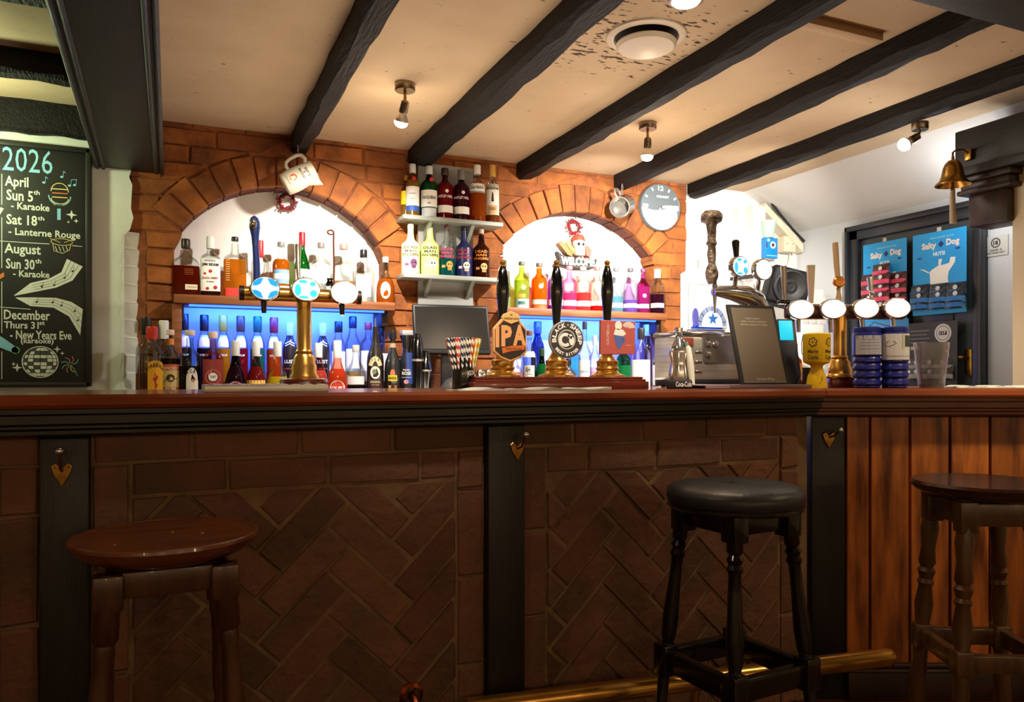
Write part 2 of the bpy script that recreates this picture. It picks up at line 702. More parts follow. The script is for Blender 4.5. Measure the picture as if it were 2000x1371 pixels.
CEILM = ceiling_material()
ce = structure('ceiling', 'cream plaster ceiling between dark beams, sooty around the air vent', 'ceiling')
MB().box(-2.6, 3.08, -2.8, 4.0, CEIL, CEIL + 0.1).build('ceiling_plaster', CEILM, ce)
mb = MB()
mb.add([(3.08, -2.8, CEIL), (3.08, 4.0, CEIL), (3.6, 4.0, 1.82), (3.6, -2.8, 1.82), (3.08, -2.8, CEIL + .1), (3.08, 4.0, CEIL + .1), (3.6, 4.0, CEIL + .1), (3.6, -2.8, CEIL + .1)],
       [(0, 1, 2, 3), (7, 6, 5, 4), (0, 4, 5, 1), (1, 5, 6, 2), (2, 6, 7, 3), (3, 7, 4, 0)])
mb.build('sloping_ceiling', WHITEP, ce)

# back wall: mortar bed with two arched niches, every brick an object
SP1, AP1, XA1, XB1 = 1.635, 1.858, 0.03, 0.89
SP2, AP2, XA2, XB2 = 1.672, 1.873, 1.537, 2.434
ARCH = []
for (xa, xb, sp, ap) in ((XA1, XB1, SP1, AP1), (XA2, XB2, SP2, AP2)):
    wd, h = xb - xa, ap - sp
    R = (wd * wd / 4 + h * h) / (2 * h)
    ARCH.append(dict(xa=xa, xb=xb, sp=sp, ap=ap, R=R, cx=(xa + xb) / 2, cz=ap - R, half=math.asin(wd / 2 / R), T=0.15))
wb = structure('wall_back', 'orange brick wall behind the bar with two white arched niches', 'wall')
pts = [(-0.165, 0.80), (-0.165, CEIL), (2.66, CEIL), (2.66, 1.6), (2.625, 1.58), (2.625, 0.80)]
for A in reversed(ARCH):
    pts.append((A['xb'] + .03, 0.80)); pts.append((A['xb'] + .03, A['sp'] - .08)); pts.append((A['xb'], A['sp'] - .02))
    for i in range(21):
        a = A['half'] - 2 * A['half'] * i / 20
        pts.append((A['cx'] + (A['R'] + .006) * math.sin(a), A['cz'] + (A['R'] + .006) * math.cos(a)))
    pts.append((A['xa'], A['sp'] - .02)); pts.append((A['xa'] - .03, A['sp'] - .08)); pts.append((A['xa'] - .03, 0.80))
MB().prism(pts, YW + 0.007, YW + 0.125).build('mortar', MORTAR, wb, ang=20)


def brick(parent, poly, y0, y1, m, jit=0.0025):
    if len(poly) < 3 or area(poly) < 0.0006:
        return
    q = [(x + random.uniform(-jit, jit), z + random.uniform(-jit, jit)) for x, z in poly]
    MB().prism(q, y0 + random.uniform(-.004, .004), y1, inset=0.004).build('brick', m, parent, ang=0)


def cutx(A, z):
    """half width kept free of wall bricks at height z"""
    zo = A['cz'] + (A['R'] + A['T']) * math.cos(A['half'])
    if z >= A['cz'] + A['R'] + A['T']:
        return -1
    if z >= zo:
        return math.sqrt((A['R'] + A['T']) ** 2 - (z - A['cz']) ** 2)
    if z >= A['sp']:
        return (A['xb'] - A['xa']) / 2 + (z - A['sp']) * math.tan(A['half'])
    return (A['xb'] - A['xa']) / 2 + (.0 if z > A['sp'] - .075 else .03)


for A in ARCH:
    n = 13
    for i in range(n):
        g = 0.004 / A['R']
        a0 = -A['half'] + 2 * A['half'] * i / n + g
        a1 = -A['half'] + 2 * A['half'] * (i + 1) / n - g
        R0, R1 = A['R'], A['R'] + A['T'] - random.uniform(.006, .02)
        poly = [(A['cx'] + R0 * math.sin(a0), A['cz'] + R0 * math.cos(a0)), (A['cx'] + R0 * math.sin(a1), A['cz'] + R0 * math.cos(a1)),
                (A['cx'] + R1 * math.sin(a1), A['cz'] + R1 * math.cos(a1)), (A['cx'] + R1 * math.sin(a0), A['cz'] + R1 * math.cos(a0))]
        brick(wb, poly, YW - .006, YW + .03, BRICK, .003)
# brick edges under each arch, its shade painted in as a darker colour
SOFF = mat('soffit_shade_brick', (104, 52, 38), 0.9, col2=(74, 36, 28), ns=14, bump=.6, bscale=50, rnd=.25)
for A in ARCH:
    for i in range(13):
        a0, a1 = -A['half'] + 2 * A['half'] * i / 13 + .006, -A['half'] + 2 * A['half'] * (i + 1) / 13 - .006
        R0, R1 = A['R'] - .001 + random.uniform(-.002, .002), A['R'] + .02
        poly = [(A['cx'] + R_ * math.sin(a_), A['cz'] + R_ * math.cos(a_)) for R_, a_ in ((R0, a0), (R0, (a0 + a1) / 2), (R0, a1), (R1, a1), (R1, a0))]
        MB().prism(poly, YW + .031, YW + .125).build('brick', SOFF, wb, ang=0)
row = 0
z = 0.862
while z < CEIL - 0.01:
    z0, z1 = z + .005, min(z + .071, CEIL)
    spans = []
    lo_edge = -0.165 if z > 1.59 else -0.105
    hi_edge = 2.66 if z > 1.60 else 2.62
    cuts = []
    for A in ARCH:
        c0, c1 = cutx(A, z0), cutx(A, z1)
        if c0 > 0:
            cuts.append((A['cx'], c0, max(c1, 0.0)))
    x0, x0t = lo_edge, lo_edge
    for (cx, c0, c1) in cuts:
        spans.append((x0, x0t, cx - c0, cx - c1))
        x0, x0t = cx + c0, cx + c1
    spans.append((x0, x0t, hi_edge, hi_edge))
    for (a, at, b, bt) in spans:
        lo_, hi_ = min(a, at), max(b, bt)
        if hi_ - lo_ < .03:
            continue
        x = lo_
        first = True
        step = 0.115 if row % 2 else 0.222
        while x < hi_ - .01:
            xe = x + step + random.uniform(-.012, .012)
            step = 0.225
            if hi_ - xe < 0.06:
                xe = hi_
            le, re_ = (x <= lo_ + 1e-6), (xe >= hi_ - 1e-6)
            q = [(a if le else x + .005, z0), (b if re_ else xe - .005, z0), (bt if re_ else xe - .005, z1), (at if le else x + .005, z1)]
            if q[1][0] > q[0][0] and q[2][0] > q[3][0]:
                brick(wb, q, YW, YW + .10, BRICK)
            x = xe
    z += 0.0755
    row += 1

wn = structure('wall_niche', 'bright white plaster at the back of the two brick arches', 'wall')
MB().box(-0.14, 2.58, YW + .125, YW + .2, 0.0, CEIL).build('niche_plaster', NICHE, wn)

wp = structure('wall_left', 'grey-white painted brick wall carrying the chalkboard', 'wall')
edge = [(-0.165, CEIL)]
zz = CEIL
while zz > 1.69:
    zz -= random.uniform(.03, .06)
    edge.append((-0.165 + random.uniform(-.012, .01), zz))
edge += [(-.168, 1.615), (-.190, 1.585), (-.190, 0.0)]
MB().prism([(-2.6, 0.0), (-2.6, CEIL)] + edge, YW - .018, YW + .2).build('painted_plaster', PLASTER, wp, ang=20)
# painted courses that turn back towards the pier, their ends scalloped into the plaster
zz = 0.86
while zz < 1.56:
    xl = -.205 + random.uniform(-.008, .008)
    z1 = zz + .0735
    q = [(xl + .012, zz), (-.104 + random.uniform(-.005, .005), zz), (-.104 + random.uniform(-.005, .005), z1), (xl + .010, z1), (xl, zz + .055), (xl - .002, zz + .02)]
    ys = [YW - .0185, YW + .022, YW + .022, YW - .0185, YW - .019, YW - .019]
    vs = [(x_, y_, z_) for (x_, z_), y_ in zip(q, ys)] + [(x_, YW + .05, z_) for x_, z_ in q]
    MB().add(vs, [(0, 1, 2, 3, 4, 5)] + [(i, 6 + i, 6 + (i + 1) % 6, (i + 1) % 6) for i in range(6)]).build('brick', PLASTER, wp, ang=0)
    zz += .0745


wr = structure('wall_right', 'pale blue-white side wall around the dark door', 'wall')
SIDEP = mat('side_wall_paint', (206, 210, 214), 0.85, bump=0.1, bscale=20)
MB().box(XR, XR + .12, -2.8, 2.40, 0, 1.95).box(XR, XR + .12, 3.16, 4.0, 0, 1.95).box(XR, XR + .12, 2.40, 3.16, 1.80, 1.95).build('side_plaster', SIDEP, wr)
wq = structure('wall_passage', 'white painted wall between the brick pier and the side wall', 'wall')
MB().box(2.60, 3.60, YW + .012, YW + .2, 0, CEIL).build('passage_plaster', WHITEP, wq)
# boxed-in pipes on it
bx = structure('trim_1', 'white boxed-in pipes rising beside the brick pier', 'trim')
MB().box(aty(1437, 3.56)[0], aty(1452, 3.56)[0], 3.54, YW + .02, 0, 1.98).build('pipe_boxing', WHITEP, bx)
MB().box(aty(1464, 3.5)[0], aty(1488, 3.5)[0], 3.47, YW + .02, 0, 1.98).build('pipe_boxing', WHITEP, bx)
wz = structure('wall_front', 'plain cream wall of the room behind the customer', 'wall')
MB().box(-2.6, 3.7, -2.9, -2.8, 0, CEIL).build('front_plaster', CREAM, wz)
wy = structure('wall_far_left', 'plain cream side wall of the room', 'wall')
MB().box(-2.7, -2.6, -2.9, 4.0, 0, CEIL).build('far_left_plaster', CREAM, wy)
wx = structure('wall_pillar', 'cream plastered pillar under the dark header at the end of the bar', 'wall')
MB().box(2.97, 3.3, -2.8, 1.94, 0, 1.80).build('pillar_plaster', CREAM, wx)


# ---------------------------------------------------------------- beams
def rough_beam(name, label, xl0, xr0, xl1, xr1, y0, y1, zb, zt, m=BEAM, seed=0, seg=22, jit=.005, chamfer=.018):
    """hand-hewn beam along y from y0 to y1"""
    rnd = random.Random(seed)
    o = structure(name, label, 'beam')
    mb = MB()
    vs, fs = [], []
    for i in range(seg + 1):
        t = i / seg
        xl, xr, y = xl0 + (xl1 - xl0) * t, xr0 + (xr1 - xr0) * t, y0 + (y1 - y0) * t
        j = lambda k=1.0: rnd.uniform(-jit, jit) * k
        c = chamfer + rnd.uniform(-.006, .008)
        vs += [(xl + j(), y, zt), (xl + j() * .8, y, zb + c + j()), (xl + c + j(), y, zb + j()), (xr - c * .4 + j(), y, zb + j()), (xr + j(), y, zb + c * .5 + j()), (xr + j(), y, zt)]
    for i in range(seg):
        for k in range(5):
            fs.append((i * 6 + k, i * 6 + k + 1, (i + 1) * 6 + k + 1, (i + 1) * 6 + k))
    fs.append((5, 4, 3, 2, 1, 0)); b = seg * 6
    fs.append((b, b + 1, b + 2, b + 3, b + 4, b + 5))
    mb.add(vs, fs)
    mb.build('timber', m, o, ang=25)
    return o


BB = 2.012
rough_beam('trim_2', 'hewn black beam from which the white whisky jug hangs', .482, .555, .486, .562, YW + .0, -2.7, BB, CEIL + .01, seed=1, seg=60)
rough_beam('trim_3', 'hewn black beam ending above the shelf of gin bottles', 1.03, 1.135, 1.03, 1.075, YW, -2.7, BB, CEIL + .01, seed=2, seg=60)
rough_beam('trim_4', 'hewn black beam ending between the gin shelf and the second arch', 1.605, 1.69, 1.585, 1.62, YW, -2.7, BB, CEIL + .01, seed=3, seg=60)
rough_beam('trim_5', 'hewn black beam from which the glass tankard hangs by the clock', 2.185, 2.25, 2.03, 2.10, YW, -.5, BB, CEIL + .01, seed=4, seg=40)
rough_beam('trim_6', 'hewn black beam ending at the pier beside the clock', 2.665, 2.735, 2.60, 2.67, YW, -.5, BB, CEIL + .01, seed=5, seg=40)
# the wide boxed beam with beaded edges
bb = structure('trim_7', 'wide boxed green-black beam with beaded edges over the end of the bar', 'beam')
MB().add([(-.29, YW, 1.86), (-.045, YW, 1.86), (-.02, -2.7, 1.86), (-.185, -2.7, 1.86), (-.29, YW, CEIL), (-.045, YW, CEIL), (-.02, -2.7, CEIL), (-.185, -2.7, CEIL)],
         [(0, 1, 2, 3), (7, 6, 5, 4), (0, 4, 5, 1), (1, 5, 6, 2), (2, 6, 7, 3), (3, 7, 4, 0)]).build('boxing', BOXBEAM, bb, ang=0)
for off in (0.0, .022):
    MB().tube([(-.288 + off, YW - .02, 1.858), (-.183 + off, -2.7, 1.858)], .008, 8).build('bead', BOXBEAM, bb)
    MB().tube([(-.047 - off, YW - .02, 1.858), (-.022 - off, -2.7, 1.858)], .008, 8).build('bead', BOXBEAM, bb)


def cross_beam(name, label, y0, y1, zb, x0, x1, seed, m=BEAM):
    rnd = random.Random(seed)
    o = structure(name, label, 'beam')
    n = 26
    vs, fs = [], []
    for i in range(n + 1):
        x = x0 + (x1 - x0) * i / n
        j = lambda: rnd.uniform(-.006, .006)
        vs += [(x, y0 + j(), CEIL + .01), (x, y0 + j(), zb + .012 + j()), (x, y0 + .014 + j(), zb + j()), (x, y1 - .01, zb + j()), (x, y1, CEIL + .01)]
    for i in range(n):
        for k in range(4):
            fs.append((i * 5 + k, (i + 1) * 5 + k, (i + 1) * 5 + k + 1, i * 5 + k + 1))
    fs.append((0, 1, 2, 3, 4)); b = n * 5
    fs.append((b + 4, b + 3, b + 2, b + 1, b))
    MB().add(vs, fs).build('timber', m, o, ang=25)


cross_beam('trim_8', 'rough black beam across the ceiling directly above the chalkboard', 3.535, YW + .02, 1.963, -2.5, -.27, 11)
cross_beam('trim_9', 'rough black beam across the ceiling one bay out from the chalkboard', 2.99, 3.07, 2.008, -2.5, -.255, 12)
cross_beam('trim_10', 'rough black beam cut off by the top corner above the chalkboard', 2.34, 2.44, 2.008, -2.5, -.235, 13)
xb_ = structure('trim_11', 'smooth dark cross beam at the top corner of the ceiling', 'beam')
MB().rbox(1.70, 3.0, 1.12, 1.41, 1.975, CEIL + .005, .006).build('timber', BOXBEAM, xb_)
bt = structure('trim_12', 'thin cream batten across the ceiling between two beams', 'trim')
MB().rbox(1.61, 2.06, 1.755, 1.80, CEIL - .026, CEIL + .002, .003).build('batten', mat('batten_cream', (196, 166, 130), .7), bt)

# dark header with a carved corbel at the end of the bar
hd = structure('trim_13', 'dark header beam with a stepped corbel that carries the brass bell', 'beam')
MB().rbox(2.90, 3.3, -2.7, 2.13, 1.80, 1.99, .006).build('header', BOXBEAM, hd)
MB().rbox(2.885, 2.90, -2.7, 2.135, 1.80, 1.835, .005).build('header_moulding', BOXBEAM, hd)
prof = [(0, .0), (.0, .02), (.018, .03), (.018, .045), (.034, .06), (.034, .075), (.05, .095), (.05, .2)]
for i, (ins, z0, z1) in enumerate(((0.0, 1.775, 1.80), (.014, 1.748, 1.775), (.004, 1.728, 1.748), (.034, 1.60, 1.728))):
    MB().rbox(2.90 + ins, 3.10 - ins, 1.90 + ins, 2.13 - ins, z0, z1, .006).build('corbel', DARKW, hd)

# ---------------------------------------------------------------- door in the side wall
dr = structure('door_1', 'dark grey-green door in a black frame behind the snack cards', 'door')
DGREY = mat('door_dark', (58, 66, 68), 0.4, bump=.05)
DFRM = mat('door_frame_black', (26, 30, 36), 0.35)
MB().box(XR - .02, XR + .05, 2.40, 3.15, 0, 1.80).build('door_leaf', DGREY, dr)
for (a, b) in ((2.395, 2.44), (3.10, 3.16)):
    MB().rbox(XR - .05, XR + .02, a, b, 0, 1.815, .006).build('frame', DFRM, dr)
MB().rbox(XR - .05, XR + .02, 2.395, 3.16, 1.75, 1.815, .006).build('frame', DFRM, dr)
MB().rbox(XR - .065, XR - .03, 2.385, 3.18, 1.80, 1.83, .006).build('frame', DFRM, dr)
for (a, b) in ((2.385, 2.40), (3.158, 3.18)):
    MB().rbox(XR - .065, XR - .03, a, b, 0, 1.83, .006).build('frame', DFRM, dr)
PNL = mat('door_panel', (46, 54, 58), 0.35)
for (y0, y1, z0, z1) in ((2.55, 2.73, .95, 1.68), (2.80, 3.02, .95, 1.68), (2.55, 2.73, .2, .8), (2.80, 3.02, .2, .8)):
    MB().rbox(XR - .028, XR - .015, y0, y1, z0, z1, .006).build('door_panel', PNL, dr)
hy = 2.478
hp = MB().rbox(XR - .026, XR - .019, hy - .02, hy + .02, 1.0, 1.13, .003).build('handle_plate', BRASSO, dr)
MB().tube([(XR - .03, hy, 1.09), (XR - .065, hy, 1.09), (XR - .07, hy + .03, 1.09), (XR - .068, hy + .11, 1.085)], [.008, .008, .008, .006], 8).build('handle', BRASSO, hp)

# skirting at the foot of the panelled bar is built with the bar itself

# ================================================================== THE BAR
bf = thing('brick_bar', 'long bar front of herringbone brick panels between black posts', 'bar front')
MB().box(-1.9, 1.80, 1.8155, 1.93, 0, .89).build('mortar', MORTARD, bf)
XC = 1.784          # corner of the counter edge
YB = 1.81


def brick_course(x0, x1, z0, z1, start):
    x = x0
    step = start
    while x < x1 - .01:
        xe = min(x1, x + step + random.uniform(-.008, .008))
        step = .222
        if x1 - xe < .05:
            xe = x1
        brick(bf, [(x + .004, z0 + .004), (xe - .004, z0 + .004), (xe - .004, z1 - .004), (x + .004, z1 - .004)], YB, YB + .03, BRICKD)
        x = xe


def panel(x0, x1, s1, s2, ox, oz, soldier=True):
    brick_course(x0, x1, .818, .89, s1)
    cw = .074
    a, b = x0 + cw, x1 - cw
    brick_course(a, b, .745, .818, s2)
    for (xs, off) in ((x0, .222), (b, .10)):
        zt = .818
        step = off
        while zt > 0.02:
            zb = max(0.0, zt - step)
            step = .222
            brick(bf, [(xs + .004, zb + .004), (xs + cw - .004, zb + .004), (xs + cw - .004, zt - .004), (xs + .004, zt - .004)], YB, YB + .03, BRICKD)
            zt = zb
    U = .0735
    c = math.sqrt(.5)
    for k in range(-22, 30):
        for m in range(-8, 9):
            for horiz in (0, 1):
                if horiz:
                    A0, A1, B0, B1 = k + 3 * m, k + 3 * m + 3, k - 3 * m, k - 3 * m + 1
                else:
                    A0, A1, B0, B1 = k + 3 * m, k + 3 * m + 1, k - 3 * m + 1, k - 3 * m + 4
                g = .058
                q = []
                for (p, r) in ((A0 + g, B0 + g), (A1 - g, B0 + g), (A1 - g, B1 - g), (A0 + g, B1 - g)):
                    q.append((ox + (p - r) * c * U, oz + (p + r) * c * U))
                q = clip_rect(q, a + .004, b - .004, 0.0, .741)
                if q and area(q) > .0012:
                    brick(bf, q, YB, YB + .03, BRICKD, .0015)


panel(-1.20, -.2475, .12, .2, -.9, .05)
panel(-.158, .72, .20, .20, .22, .03)
panel(.822, 1.762, .16, .13, 1.27, .02)
for (a, b) in ((-.2475, -.158), (.72, .822)):
    MB().rbox(a, b, 1.783, 1.87, 0, .876, .006).build('post', POST, bf)
# corner post
x_, y_ = atd(1608, 2.42)
MB().rbox(-.052, .052, -.04, .06, 0, .876, .006, M=Matrix.Translation((x_, y_, 0)) @ Matrix.Rotation(-TH, 4, 'Z')).build('post', POST, bf)
# rail bracket rose low on the brick
x_, _ = aty(805, 1.80)
br_ = MB().lathe([(.030, 0), (.030, .006), (.022, .012)], 18, M=Matrix.Translation((x_, 1.812, .225)) @ Matrix.Rotation(PI / 2, 4, 'X'), cap=False).build('rail_bracket', mat('copper', (170, 84, 40), .3, 1.0), bf)
MB().tube([(x_, 1.81, .225), (x_ + .004, 1.79, .222), (x_ + .008, 1.765, .19)], .009, 8).build('bracket_arm', MC['copper'], br_)

# counter tops (two lengths meeting at the corner)
PROF_T = [(.0, .944), (.004, .957), (.014, .964), (.6, .964), (.6, .935), (.012, .935), (.003, .937)]
PROF_M = [(.016, .936), (.016, .926), (.024, .922), (.024, .906), (.036, .901), (.036, .896), (.046, .891), (.046, .884), (.058, .878), (.072, .8765), (.085, .8765), (.085, .936)]


def length(prof, x0, x1, k0, k1, back=None):
    n = len(prof)
    vs = []
    for (o, z) in prof:
        o2 = min(o, back) if back else o
        vs.append((x0 + k0 * o2, o2, z))
    for (o, z) in prof:
        o2 = min(o, back) if back else o
        vs.append((x1 + k1 * o2, o2, z))
    fs = [tuple(range(n)), tuple(range(2 * n - 1, n - 1, -1))]
    for i in range(n):
        j = (i + 1) % n
        fs.append((i, n + i, n + j, j))
    return MB().add(vs, [tuple(reversed(f)) for f in fs])


kk = math.tan(TH / 2)
c1 = thing('counter_top', 'long polished red-brown bar top over the brick front', 'counter', (0, 1.72, 0))
length(PROF_T, -1.9, XC - .001, 0, kk, .58).build('top_board', COUNTER, c1, ang=25)
length(PROF_M, -1.9, XC, 0, kk).build('moulding', MOULDB, c1, ang=25)
c2 = thing('counter_top', 'shorter lighter brown bar top over the pine panelling', 'counter', (XC, 1.72, 0), -TH)
COUNTER2 = mat('counter_wood_light', (140, 68, 26), 0.3, col2=(112, 50, 20), ns=4, stretch=(1, 10, 10), coat=.3)
length(PROF_T, .001, 1.05, -kk, 0, .53).build('top_board', COUNTER2, c2, ang=25)
length(PROF_M, 0, 1.05, -kk, 0).build('moulding', MOULDW, c2, ang=25)

pf = thing('panelled_bar', 'bar front of upright stained pine boards beside the corner post', 'bar front', (XC, 1.72, 0), -TH)
MB().box(.096, 1.05, .111, .18, 0, .88).build('backing', DARKW, pf)
xs = .095
first = True
for wd in (.075,) + (.124,) * 9:
    if xs + wd > 1.08:
        break
    q = [(xs + .004, .06), (xs + wd - .004, .06), (xs + wd - .004, .879), (xs + .004, .879)]
    MB().prism(q, .088, .11, inset=.005).build('plank', PINE, pf, ang=0)
    xs += wd
MB().rbox(.096, 1.05, .070, .11, 0, .088, .004).build('skirting', DARKW, pf)
MB().rbox(.096, 1.05, .060, .10, .088, .100, .004).rbox(.096, 1.05, .070, .10, .100, .114, .004).build('skirting_moulding', DARKW, pf)

# brass foot rail
p0, p1 = Vector((-.4, 1.83 + .02, .19)), Vector((1.887, 1.592, .19))
fr = thing('foot_rail', 'brass foot rail running along the bar behind the black stool', 'rail')
dv = (p1 - Vector((.80, 1.737, .19)))
dv.normalize()
a_ = Vector((.80, 1.737, .19)) - dv * .15
MB().tube([a_, p1], .026, 16).build('tube', BRASS, fr)
MB().tube([p1 - dv * .002, p1 + dv * .008], [.028, .024], 16).build('end_cap', BRASS, fr)
MB().tube([p1 - dv * .52, p1 - dv * .50], [.029, .029], 16).build('collar', BRASS, fr)
for k in (.62,):
    q = p1 - dv * k
    MB().tube([q + Vector((0, 0, -.02)), q + Vector((0, .02, -.10)), (q.x, q.y + .03, 0.0)], [.012, .012, .02], 8).build('rail_foot', BRASS, fr)

# bag hooks
def hook(px, pyb, pyp, Y, label, tilt=0.0, d=None):
    if d is None:
        x, d = aty(px, Y)
        y = Y
        rz = 0
    else:
        x, y = atd(px, d)
        rz = -TH
    z = zat(pyp, d)
    t = thing('bag_hook', label, 'hook', (x, y, z), rz, 'bag hooks on the bar posts')
    hgt = .020
    MB().prism([(-.020, .016), (-.012, .022), (0, .012), (.012, .022), (.020, .016), (.014, -.004), (0, -.026), (-.014, -.004)], -.003, .004, inset=.001).build('heart_plate', BRASSO, t)
    zb = zat(pyb, d) - z
    MB().tube([(0, -.003, .006), (tilt * .4, -.022, .012), (tilt, -.034, zb)], .003, 7).build('stem', BRASSO, t)
    MB().sphere((tilt, -.036, zb), .0095, 12).build('knob', CHROME, t)
    for sx in (-.012, .012):
        MB().sphere((sx, -.003, .013), .0025, 6).build('screw', CHROME, t)


hook(121, 878, 925, 1.783, 'heart-shaped brass bag hook low on the post beside the round wooden stool')
hook(1010, 847, 880, 1.783, 'heart-shaped brass bag hook on the black post between the two brick panels', .008)
hook(1619, 838, 858, None, 'small brass bag hook on the corner post by the pine boards', .020, 2.375)

# back bar carcass behind the counter
bk = thing('back_bar', 'dark back bar worktop carrying the lower bottles under the arches', 'back bar', (0, 0, 0))
MB().rbox(-.10, 2.58, 3.08, 3.585, .86, .885, .004).build('worktop', DARKW, bk)
MB().box(-.10, 2.58, 3.12, 3.585, 0, .86).build('carcass', DARKW, bk)
for (a, b) in ((XA1 - .02, XB1 + .02), (XA2 - .02, XB2 + .02)):
    MB().box(a, b, 3.56, 3.70, .80, .975).build('step', DARKW, bk)
# ================================================================== SHELVES
def niche_shelf(xa, xb, label, wb_side):
    t = thing('wall_shelf', label, 'shelf', (0, 0, 0))
    MB().rbox(xa, xb, 3.475, 3.71, 1.305, 1.342, .004).build('board', SHELFW, t)
    return t


def led(x0, x1, label):
    t = thing('light_strip', label, 'light')
    m = mat('led_blue', (30, 70, 255), .4, emit=9)
    MB().rbox(x0, x1, 3.52, 3.532, 1.297, 1.306, .002).build('light_tube', m, t)
    o = lamp('AREA', ((x0 + x1) / 2, 3.55, 1.292), 8, (.02, .12, 1.0), (x1 - x0, .03), ((x0 + x1) / 2, 3.69, 1.20))
    return t


xsL0, xsL1 = aty(339, 3.475)[0], aty(772, 3.475)[0]
xsR0, xsR1 = 1.50, aty(1303, 3.475)[0]
s1 = niche_shelf(xsL0, xsL1, 'brown wooden whisky shelf across the first arch, under the jug', 0)
s2 = niche_shelf(xsR0, xsR1, 'brown wooden gin shelf across the second arch, under the welcome sign', 0)
for (s, xs) in ((s1, (xsL0 + .01, xsL1 - .05)), (s2, (xsR0 + .02, xsR1 - .03))):
    for x in xs:
        MB().rbox(x, x + .03, 3.53, 3.70, 1.235, 1.305, .003).build('bracket', DARKW, s)
led(xsL0 + .06, xsL1 - .04, 'blue glowing light strip under the whisky shelf')
led(xsR0 + .06, xsR1 - .04, 'blue glowing light strip under the gin shelf')
# side boards of the niches
sb = thing('side_board', 'brown upright board beside the first brick pier under the whisky shelf', 'board')
MB().rbox(-.008, .03, 3.50, 3.70, .976, 1.304, .003).build('board', SHELFW, sb)

gs = thing('gin_shelf', 'grey painted two-tier shelf of gin bottles on the pier between the arches', 'shelf')
MB().rbox(1.075, 1.358, 3.562, 3.582, 1.22, 2.03, .003).build('back_panel', mat('panel_grey', (150, 150, 146), .6), gs)
for zt in (1.752, 1.480):
    MB().rbox(.972, 1.474, 3.455, 3.58, zt - .020, zt, .002).build('shelf_board', BOARDG, gs)
    for x in (1.10, 1.315):
        MB().add([(x, 3.56, zt - .02), (x, 3.47, zt - .02), (x, 3.56, zt - .10), (x + .018, 3.56, zt - .02), (x + .018, 3.47, zt - .02), (x + .018, 3.56, zt - .10)],
                 [(0, 1, 2), (5, 4, 3), (0, 3, 4, 1), (1, 4, 5, 2), (2, 5, 3, 0)]).build('bracket', BOARDG, gs, ang=0)

# ================================================================== BOTTLES
# outline of each kind: (height fraction, radius fraction, squareness)
KIND = {
    'round': [(0, .90, 0), (.012, 1, 0), (.60, 1, 0), (.65, .95, 0), (.69, .80, 0), (.73, .52, 0), (.77, .38, 0), (.82, .34, 0), (.90, .34, 0)],
    'square': [(0, .90, .8), (.012, 1, .8), (.60, 1, .8), (.655, .95, .7), (.69, .78, .4), (.72, .52, .1), (.75, .38, 0), (.82, .33, 0), (.90, .33, 0)],
    'flask': [(0, .92, .6), (.012, 1, .6), (.50, 1.02, .6), (.58, .98, .6), (.64, .84, .4), (.69, .52, .2), (.74, .32, 0), (.82, .28, 0), (.90, .28, 0)],
    'slope': [(0, .92, 0), (.012, 1, 0), (.48, 1, 0), (.56, .92, 0), (.64, .68, 0), (.70, .48, 0), (.76, .38, 0), (.84, .32, 0), (.90, .32, 0)],
    'pear': [(0, .88, 0), (.015, .97, 0), (.18, 1, 0), (.36, .96, 0), (.48, .80, 0), (.58, .55, 0), (.66, .42, 0), (.78, .34, 0), (.88, .32, 0)],
    'angle': [(0, .94, 0), (.01, 1, 0), (.56, 1, 0), (.60, .97, 0), (.68, .50, 0), (.72, .40, 0), (.80, .34, 0), (.93, .31, 0)],
    'slim': [(0, .94, 0), (.01, 1, 0), (.55, 1, 0), (.62, .92, 0), (.70, .62, 0), (.76, .48, 0), (.84, .46, 0), (.90, .46, 0)],
    'tube': [(0, .96, 0), (.01, 1, 0), (.74, 1, 0), (.79, .92, 0), (.82, .6, 0), (.85, .5, 0), (.90, .48, 0)],
}


def sect(sq, fy):
    p = 2 + sq * 6

    def f(a):
        c, s = abs(math.cos(a)), abs(math.sin(a))
        return 1.0 / ((c ** p + s ** p) ** (1 / p)) if sq > .01 else 1.0
    return f


def shell(mb, rows, r, h, n, fy, sqk):
    """rows: (zfrac, rfrac, sq)"""
    vs, fs = [], []
    for (zf, rf, sq) in rows:
        fsec = sect(sq, fy)
        yk = 1 + (fy - 1) * min(1.0, max(0.0, (rf - .4) / .4))
        for k in range(n):
            a = 2 * PI * k / n
            q = fsec(a) * rf * r
            vs.append((q * math.cos(a), q * math.sin(a) * yk, zf * h))
    m = len(rows)
    for i in range(m - 1):
        for k in range(n):
            k2 = (k + 1) % n
            fs.append((i * n + k, i * n + k2, (i + 1) * n + k2, (i + 1) * n + k))
    mb.add(vs, fs)
    return n


NB = [0]
CLEAR = (244, 248, 246)


